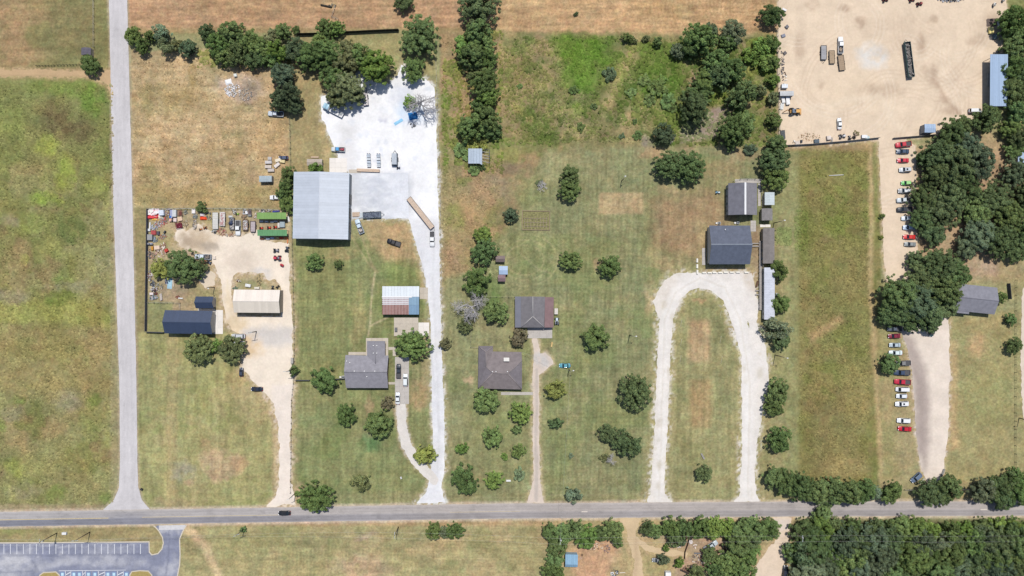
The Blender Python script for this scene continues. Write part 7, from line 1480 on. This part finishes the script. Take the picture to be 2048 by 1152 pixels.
crate('white trough lying on the dirt north of navy house', 362, 596.5, 1.8, .5, .4, -4, (244, 244, 244), 'trough', 'trough'); heap('maroon litter left of the white trough', 355, 594.5, 1.6, 1.0, [(120, 60, 60), (150, 110, 90)], .2, 14, 24); machine('dark quad bike below the junk yard pickup', 419, 525, 2.0, -30, (96, 108, 130), 'quad_bike', 'quad bike'); heap('rusty parts around the dark quad bike', 411, 528, 2.8, 3.2, [(190, 140, 106), (140, 116, 104)], .25, 30, 25); crate('white cooler box right of the junk yard pickup', 429.5, 515.5, 1.1, 1.2, .5, 0, (240, 226, 214), 'cooler', 'box')
# --- mowers and shelters at the right of the junk yard
machine('grey quad bike right below the green shelters', 553, 501, 2.4, 0, (150, 150, 162), 'quad_bike', 'quad bike'); machine('dark tractor at the post fence below the shelters', 575, 499, 2.4, 80, (84, 92, 106), 'tractor', 'tractor'); machine('red tractor with grey seat on the dirt', 556, 516, 3.2, 180, (206, 70, 92), 'red_tractor', 'tractor', (140, 146, 160)); tank('small red tank trailer at the post fence', 565, 530.5, 1.1, .5, -25, (214, 66, 80), 'red_tank')
for k, (x, l) in enumerate(((523, 'left'), (538.5, 'middle'), (551, 'right'))): machine('red mower between the green shelters, %s one' % l, x, 456.5 - k, 1.7, 0, (232, 74, 56), 'red_mower')
crate('pale grey machine under the green shelter eaves', 566, 449, 2.0, 2.4, 1.0, 0, (172, 186, 194), 'grey_machine', 'machine'); crate('white cabinet left of the pale grey machine', 558.5, 451, .8, 2.0, .9, 0, (230, 226, 222), 'cabinet', 'cabinet')
for k, (x, c) in enumerate(((525, (170, 110, 90)), (537, (206, 216, 232)), (545, (196, 206, 230)), (556, (220, 190, 130)), (563, (206, 80, 60)), (573, (236, 140, 84)))): crate('implement crate in front of the lower green shelter, %s from the left' % ORD[k], x, 477.5 - (k > 1) * 1.2, 1.4, .7, .7, 0, c, 'implement_crate', 'crate', 'crates under the lower green shelter')
for k, (x, y) in enumerate(((524, 443), (534, 443.5), (545, 444), (552, 443))): crate('small grey box under the upper green shelter, %s from the left' % ORD[k], x, y, 1.4, .6, .6, 0, (206, 212, 222), 'grey_box', 'box', 'boxes under the upper green shelter')
tarp('indigo tarp behind the upper green shelter', 552, 423, 2.8, .8, 4, (84, 86, 170), .5, 12); tarp('white tarp at the right end of the shelters', 577, 438, .9, 2.2, 15, (240, 238, 236), .4, 13); lumber('orange posts right of the lower shelter', 575.5, 481, 2.4, .5, .3, 86, (236, 150, 100), 2)
crate('white sheet metal bin behind the cream workshop', 497, 571, 2.2, 1.2, .7, -10, (236, 238, 240), 'sheet_bin', 'bin'); machine('dark generator behind the cream workshop', 546, 575, 1.6, 90, (84, 96, 104), 'generator', 'machine'); machine('black auger machine right behind the cream workshop', 556, 574, 1.6, 45, (60, 56, 56), 'auger_machine', 'machine'); heap('weedy parts line behind the cream workshop', 519, 560, 2.2, 5.0, [(196, 176, 130), (140, 130, 100)], .3, 40, 27); heap('small dark red parts on the weeds by the workshop', 480, 561, 2.6, 1.0, [(90, 44, 40), (220, 214, 200)], .4, 14, 28); crate('white wire cage at the rear wall of the workshop', 515, 576, 2.0, .9, .8, 0, (226, 220, 208), 'wire_cage', 'cage'); heap('chopped weeds and pipes at the left workshop corner', 470, 576, 2.4, 1.0, [(90, 116, 96), (120, 130, 110)], .3, 18, 29)
# --- straw field crates
for k, (x, y, L_) in enumerate(((540.5, 317.5, 1.5), (538, 325, 2.7), (537.5, 334, 2.6), (543, 341, 2.6), (555, 331, 2.4), (557, 321, 2.2), (566, 323, 2.0))): crate('pale grey crate in the straw field stack, %s from the top left' % ORD[k], x, y, L_, 1.25, .8, (-3, 2, 0, 2, 40, 20, -10)[k], ((200, 196, 192), (214, 208, 206), (218, 206, 196), (206, 196, 190), (236, 226, 220), (240, 228, 206), (236, 220, 170))[k], 'pale_crate', 'crate', 'pale crates in the straw field')
gable('box_container', 'grey box container with ribbed roof beside the straw field crates', 'container', 518.5, 351.5, 543.5, 363.5, 2.5, 2.62, 'x', mat('container roof', P(176, 190, 198), amp=.06), m_wallg, 7, 1, .04, 0)
del_ = [o for o in bpy.data.objects if '_hl' in o]
for o in del_: del o['_hl'], o['_hw']
heap('white rubble pile in the straw field', 466, 181, 6.4, 5.4, [(246, 246, 248), (226, 226, 230), (206, 200, 196)], .5, 90, 30, 'rubble_pile', 'rubble', (.2, .9)); crate('white water tote above the rubble pile', 472, 151.5, 1.2, 1.2, .9, 10, (240, 244, 240), 'water_tote', 'tote'); tarp('white tarp on the upper left of the rubble', 457, 164, 2.6, 2.2, 15, (250, 250, 252), .5, 31); heap('grey rubble at the right of the white pile', 492, 190, 5.5, 5, [(150, 146, 142), (196, 186, 176)], .3, 50, 31, 'rubble_pile', 'rubble')
heap('timber hay feeder remains in the hay field', 665, 12, 3.0, 1.2, [(70, 64, 56), (150, 140, 120)], .7, 20, 32, 'feeder', 'feeder'); fence('stock_pen', 'small pale stock pen in the hay field', [(672, 12), (664, 35), (678, 40)], 1.2, 1.8, 2, 'rail', m_silver, m_wood); crate('long dark feed trough left of the stock pen', 653, 12.5, 4.6, .6, .5, -12, (50, 46, 40), 'feed_trough', 'trough')
# --- white gravel yard litter
tarp('blue tarp strip on the white gravel below the bare tree', 797, 244, 3.8, 1.2, 30, (150, 206, 240), .15, 33); tarp('deep blue tarp under the bare tree', 826, 232, 3.6, 3.0, 10, (40, 120, 190), .8, 34); heap('grey scrap below the deep blue tarp', 826, 250, 2.4, 2.0, [(190, 196, 210), (90, 90, 96)], .4, 24, 34); machine('small dark compressor right of the cargo trailer', 797, 336, 1.5, 0, (70, 80, 110), 'compressor', 'machine')
heap('cut branches along the ramp at the warehouse', 700, 392, 1.2, 2.4, [(60, 60, 64), (196, 200, 206)], .6, 14, 35); crate('white gas cabinet at the warehouse wall', 700, 392.5, 1.0, 1.0, 1.2, 0, (214, 220, 226), 'gas_cabinet', 'cabinet'); crate('white bin below the warehouse roller doors', 699, 412, 1.0, 1.2, 1.1, 0, (220, 222, 226), 'waste_bin', 'bin')
crate('tan generator skid left of the grating trailer', 712.5, 429, 3.0, 1.8, .5, 2, (206, 184, 164), 'skid', 'skid'); crate('pale steel ramp left of the grating trailer', 722, 431, 1.9, 2.0, .4, 4, (206, 216, 224), 'steel_ramp', 'ramp')
# --- dirt yard edges
crate('white van body at the dirt yard west fence', 1567, 174, 2.4, 1.6, 1.4, 0, (238, 244, 252), 'van_shell', 'box'); gable('long_container', 'long grey container at the left of the dirt yard', 'container', 1560, 182, 1587.5, 191.5, 2.5, 2.6, 'x', mat('pale container roof', P(206, 208, 210), amp=.06), m_wallg, 7, 1, .04, 0)
for o in [o for o in bpy.data.objects if '_hl' in o]: del o['_hl'], o['_hw']
crate('white tank box below the long container, left', 1565, 201, 1.3, 2.4, .9, 12, (250, 250, 250), 'white_box', 'box'); crate('white tank box below the long container, right', 1574, 202.5, 1.5, 3.2, 1.0, 5, (252, 252, 252), 'white_box', 'box')
bh = machine('yellow backhoe loader at the left of the dirt yard', 1587, 224, 4.2, 0, (230, 176, 96), 'backhoe_loader', 'backhoe', (110, 120, 136)); MB().box(-1.2, -.8, 1.9, .3, .8, 2.05).obj('cab_roof', pmat((120, 132, 150)), bh); MB().tube([(-1.8, 0, 1.0), (-3.2, .3, 2.2), (-4.6, -.4, .6)], .16).obj('backhoe_arm', pmat((170, 120, 70)), bh); MB().box(2.2, -1.2, .2, 2.9, 1.2, .8, .1, 0).obj('loader_bucket', pmat((220, 170, 110)), bh); [MB().box(-1.1 + a * 1.3, s * .7 - .05, 1.0, -1.0 + a * 1.3, s * .7 + .05, 1.9).obj('cab_post', m_dk, bh) for a in (0, 1) for s in (-1, 1)]
for k, (x, y, a, L_, Wd_, c) in enumerate(((1573, 54, 40, 1.4, 1.2, (130, 130, 136)), (1573.5, 57, 0, .6, .5, (60, 60, 70)), (1569, 106.5, 40, 1.3, 1.2, (120, 114, 116)), (1566, 72, 20, 1.6, 1.2, (150, 154, 170)), (1568, 20, -25, 1.8, .8, (246, 246, 248)))): crate('loose box by the dirt yard west fence, %s listed from the pipe side' % ORD[k] if 0 else ('%s near the top of the dirt yard west fence' % ('dented grey box', 'tiny dark box', 'square dark hatch box', 'blue-grey scrap box', 'slanted white panel')[k]), x, y, L_, Wd_, .5, a, c, 'loose_box', 'box')
heap('small dark litter along the dirt yard west fence', 1564, 125, 1.6, 9.0, [(100, 96, 100), (180, 170, 160)], .2, 40, 41); heap('scattered white litter at the lower west fence', 1568, 155, 2.2, 5.0, [(246, 240, 230), (110, 90, 80)], .2, 24, 42); heap('brick rubble scattered at the bottom of dirt yard', 1618, 274, 9.0, 3.4, [(206, 150, 110), (226, 190, 150), (160, 150, 110)], .15, 80, 43, 'rubble_scatter', 'rubble', (.12, .4)); heap('small white blocks strewn at the yard bottom fence', 1595, 284, 4.0, 1.6, [(250, 248, 246), (90, 90, 96)], .2, 20, 44)
for k, (x, y, L_, Wd_, h_, a, c, l) in enumerate(((1594, 286, 1.8, 1.4, .5, 3, (226, 214, 204), 'pale box at the left of the yard bottom fence'), (1602, 283, .8, 1.0, .6, 0, (60, 66, 80), 'small dark box near the pale box at the fence'), (1632, 283, 2.0, 1.5, .8, 4, (96, 110, 122), 'dark blue-grey skip at the yard bottom fence'), (1656, 276.5, 1.6, 1.6, 1.0, 8, (236, 224, 216), 'white cab shell at the yard bottom fence'), (1663, 280, .7, 1.8, .6, 0, (200, 190, 180), 'narrow pale crate at the yard bottom fence'))): crate(l, x, y, L_, Wd_, h_, a, c, 'yard_box', 'box')
machine('white skid loader at the yard bottom fence', 1683, 273, 2.6, 10, (224, 224, 228), 'skid_loader', 'loader'); machine('grey compact loader right of the white skid loader', 1698, 276, 1.8, 90, (150, 150, 150), 'compact_loader', 'loader'); machine('brown tracked machine near the yard gate', 1708, 273, 2.2, 60, (160, 140, 120), 'tracked_machine', 'machine'); crate('white cooler box by the yard gate fence', 1727, 274, 2.2, 1.3, 1.0, 0, (248, 250, 252), 'cooler', 'box'); crate('blue-white side box by the yard gate fence', 1733, 276, 1.6, 1.2, .8, 0, (206, 232, 238), 'side_box', 'box'); heap('weedy branches above the yard gate fence', 1712, 267, 2.4, 2.4, [(150, 140, 96), (120, 116, 80)], .4, 26, 45)
for l, x, y in (('red tractor at the top edge of the dirt yard, left', 1769, 1), ('red tractor at the top edge of the dirt yard, middle', 1822, 1), ('red tractor just below the top edge of the dirt yard', 1837, 9)): machine(l, x, y, 2.4, 15, (150, 50, 60), 'red_tractor', 'tractor')
heap('row of dark scrap bundles at the top edge of dirt yard', 1900, -1, 11, 2.2, [(60, 66, 84), (196, 200, 210), (96, 100, 112)], .9, 90, 46); tank('white round tank at the top right of the dirt yard', 1985.5, 11, .3, .75, 0, (250, 246, 240)); tank('white drum tank at the top right edge', 2004, 2, .4, .6, 0, (226, 226, 224)); tarp('dark mulch tarp at the right of the dirt yard', 1983, 45, 4.2, 3.2, 3, (104, 90, 84), .35, 47); crate('yellow box at the right of the dirt yard', 1980, 62, 1.8, 2.6, .9, 2, (250, 232, 156), 'yellow_box', 'box'); crate('dark cabinet below the yellow box', 1988, 74, 1.4, 2.0, .9, 3, (90, 110, 120), 'dark_cabinet', 'cabinet'); crate('white crate right of the mulch tarp', 1999, 48, 1.6, 2.6, .9, 10, (214, 218, 226), 'white_crate', 'crate'); machine('white utility cart above the blue open shed', 1996, 103, 1.6, 20, (226, 226, 226), 'utility_cart', 'cart'); lumber('pale boards under the blue open shed edge', 1976, 160, 5.0, .8, .5, 90, (186, 180, 172), 4)
# --- halls, houses, south lots
machine('white golf cart on the brown lawn left of upper hall', 1434.5, 385, 2.0, 0, (220, 236, 244), 'golf_cart', 'golf cart', (120, 190, 220)); crate('white shed unit on the right wall of the garage', 1112, 622.5, 1.4, 2.4, 1.2, 0, (226, 220, 212), 'wall_unit', 'box'); machine('white and blue riding mower right of the garage', 1113.5, 642.5, 3.0, 90, (206, 222, 236), 'riding_mower', 'tractor'); crate('long tan planter near the garage apron', 1103.5, 689, 2.0, .6, .4, 82, (222, 190, 130), 'planter', 'planter'); crate('white stone bench on the lower lawn', 1017, 961, 1.8, .7, .45, 0, (244, 246, 246), 'stone_bench', 'bench'); crate('white stone marker on the grey house front lawn', 802.5, 955, .6, .9, .7, 20, (230, 232, 230), 'stone_marker', 'marker'); crate('grey box on the barn patio', 792.5, 659, 1.0, 1.6, .8, 0, (120, 122, 126), 'patio_box', 'box'); crate('metal cabinet at the dirt drive fence', 585.5, 721, 1.0, 2.2, 1.2, 0, (190, 186, 180), 'metal_cabinet', 'cabinet'); crate('dark mailbox stand at the side road corner', 284.5, 978, .9, .6, 1.0, -30, (70, 72, 74), 'mailbox_stand', 'mailbox')
tarp('grey-green tarp on the front lawn left of the narrow drive', 1058, 975, 1.6, 1.6, 10, (170, 176, 130), .2, 55); lumber('timber loading ramp at the loop beside the boardwalk', 1513.5, 568, 2.6, .7, .5, 75, (110, 80, 64), 3); lumber('rough timber lying along the right car park gate', 1843, 962, 2.8, .7, .4, 48, (190, 190, 170), 3); lumber('timber barrier beside the car park mouth', 1885, 945, 3.0, .8, .3, 70, (150, 148, 144), 3)
crate('white caravan roof at the bottom edge of the south lot', 1334.5, 1150, 2.2, 3.6, 2.0, 0, (250, 250, 252), 'caravan', 'caravan'); heap('white rags heap in the south scrap lot, upper', 1381, 1084, 1.8, 1.5, [(250, 240, 240), (230, 220, 216)], .5, 24, 61); heap('white household scrap right of the white rags', 1390, 1092, 1.0, 2.2, [(248, 236, 226), (190, 160, 140)], .4, 18, 62); heap('white and grey scrap left of the south lot fence', 1359, 1092, 1.8, 1.2, [(230, 220, 214), (120, 110, 110)], .5, 18, 63); heap('big white rubbish heap under the scrap lot trees', 1448, 1108, 3.2, 2.2, [(240, 240, 238), (206, 206, 204), (150, 146, 140)], .7, 48, 64); heap('pink-white litter right of the rubbish heap', 1461, 1104, 1.8, 1.4, [(240, 224, 214), (200, 150, 130)], .4, 20, 65); lumber('dark steel beams on the south scrap lot floor', 1394, 1106, 2.4, .5, .3, 0, (120, 124, 132), 2); crate('white basin at the foot of the south scrap lot', 1384, 1133, .9, .8, .4, 20, (246, 240, 236), 'basin', 'basin'); heap('brown brush heap in the lower scrap lot', 1372, 1138, 2.8, 1.8, [(150, 116, 100), (120, 96, 84)], .4, 34, 66); heap('reddish brush heap right in the lower scrap lot', 1408, 1136, 3.4, 2.6, [(150, 112, 98), (176, 140, 120)], .4, 40, 67); crate('white box under the scrap lot trees at the bottom', 1432, 1138, 1.5, .9, .9, -20, (240, 236, 230), 'scrap_box', 'box')
heap('dark and white machine parts at the bottom of the left south lot', 1229, 1146, 3.2, 2.6, [(70, 84, 96), (236, 236, 236)], .8, 34, 68); lumber('white pole lying right of the machine parts', 1245, 1145, 2.2, .25, .15, 2, (240, 232, 220), 1, 1); crate('white water heater by the hedge of the left south lot', 1214, 1073, .8, 1.0, .9, 30, (240, 240, 238), 'water_heater', 'tank'); heap('tyres and grey parts strewn on the left south lot', 1214, 1098, 2.8, 3.4, [(120, 116, 124), (170, 130, 116)], .2, 22, 69)
for k, (x, y, l) in enumerate(((1164, 1110, 'dark tyre ring on the dirt right of the blue shed, upper'), (1161.5, 1116, 'pale tyre ring on the dirt right of the blue shed, lower'))):
    t = thing('tyre', l, 'tyre', W(x, y)); bb = MB(); n = 12
    for q in range(n):
        a, c = 2 * PI * q / n, 2 * PI * (q + 1) / n; bb.hexa([(.28 * math.cos(a), .28 * math.sin(a), 0), (.46 * math.cos(a), .46 * math.sin(a), 0), (.46 * math.cos(c), .46 * math.sin(c), 0), (.28 * math.cos(c), .28 * math.sin(c), 0)], [(.30 * math.cos(a), .30 * math.sin(a), .22), (.44 * math.cos(a), .44 * math.sin(a), .22), (.44 * math.cos(c), .44 * math.sin(c), .22), (.30 * math.cos(c), .30 * math.sin(c), .22)])
    bb.obj('tread', pmat((90, 70, 66) if k == 0 else (220, 190, 176)), t); MB().cyl((0, 0, .02), (0, 0, .1), .1, .1, 8).obj('hub', m_dk, t)

# --- more of the litter that fills the junk yard edges
for l, x, y, L_, Wd_, cc, n_ in (('red and grey parts along the junk yard fence corner', 331, 440, 3.0, 3.4, [(200, 96, 90), (176, 178, 186), (120, 100, 90)], 34), ('mixed tools strewn between the boat trailer and crates', 336, 423, 1.8, 3.0, [(150, 120, 104), (214, 210, 214)], 22), ('dark parts between red canopy and white flatbeds', 418, 432, 2.2, 3.4, [(110, 108, 104), (170, 160, 146)], 26),
        ('pale scrap strip left of the cage trailer', 470, 424, 2.0, 1.8, [(206, 206, 202), (130, 120, 110)], 20), ('rusty bits below the dark barrels', 325, 473, 3.6, 2.0, [(176, 120, 96), (150, 150, 150)], 28), ('white and tan litter beside the tan appliance box', 326, 492, 2.6, 2.4, [(232, 222, 210), (170, 130, 110)], 24), ('scrap line along the west fence below the orange box', 300, 507, 1.6, 4.0, [(150, 150, 156), (190, 160, 130), (96, 90, 92)], 34),
        ('grey scrap line along the west fence by the yellow-green tree', 300, 552, 1.8, 4.6, [(140, 140, 150), (206, 200, 200), (120, 84, 76)], 38), ('scattered boards right of the dark scrap heap', 319, 574, 3.0, 3.0, [(196, 186, 174), (130, 130, 120)], 26), ('parts strewn in front of the junk trailer row', 455, 470, 7.0, 1.4, [(176, 140, 120), (206, 196, 186)], 30), ('oddments strewn behind the upper green shelter', 530, 422, 5.0, .9, [(196, 176, 150), (110, 110, 116), (224, 220, 214)], 30),
        ('oddments strewn at the junk yard fence by the boxes', 511, 431, 1.4, 3.0, [(170, 150, 130), (230, 226, 222)], 18), ('small brown litter across the south scrap lot floor', 1398, 1118, 6.0, 4.4, [(150, 120, 104), (214, 200, 186), (110, 104, 100)], 60), ('pale litter under the left south lot hedge', 1190, 1092, 7.0, 2.6, [(222, 200, 176), (140, 110, 92)], 44), ('timber and tin litter beside the woodland drive scrap', 1452, 1098, 4.0, 2.4, [(206, 190, 176), (130, 110, 100)], 34)):
    heap(l, x, y, L_, Wd_, cc, .3, n_, int(x + y), 'scrap_heap', 'scrap', (.25, .95))
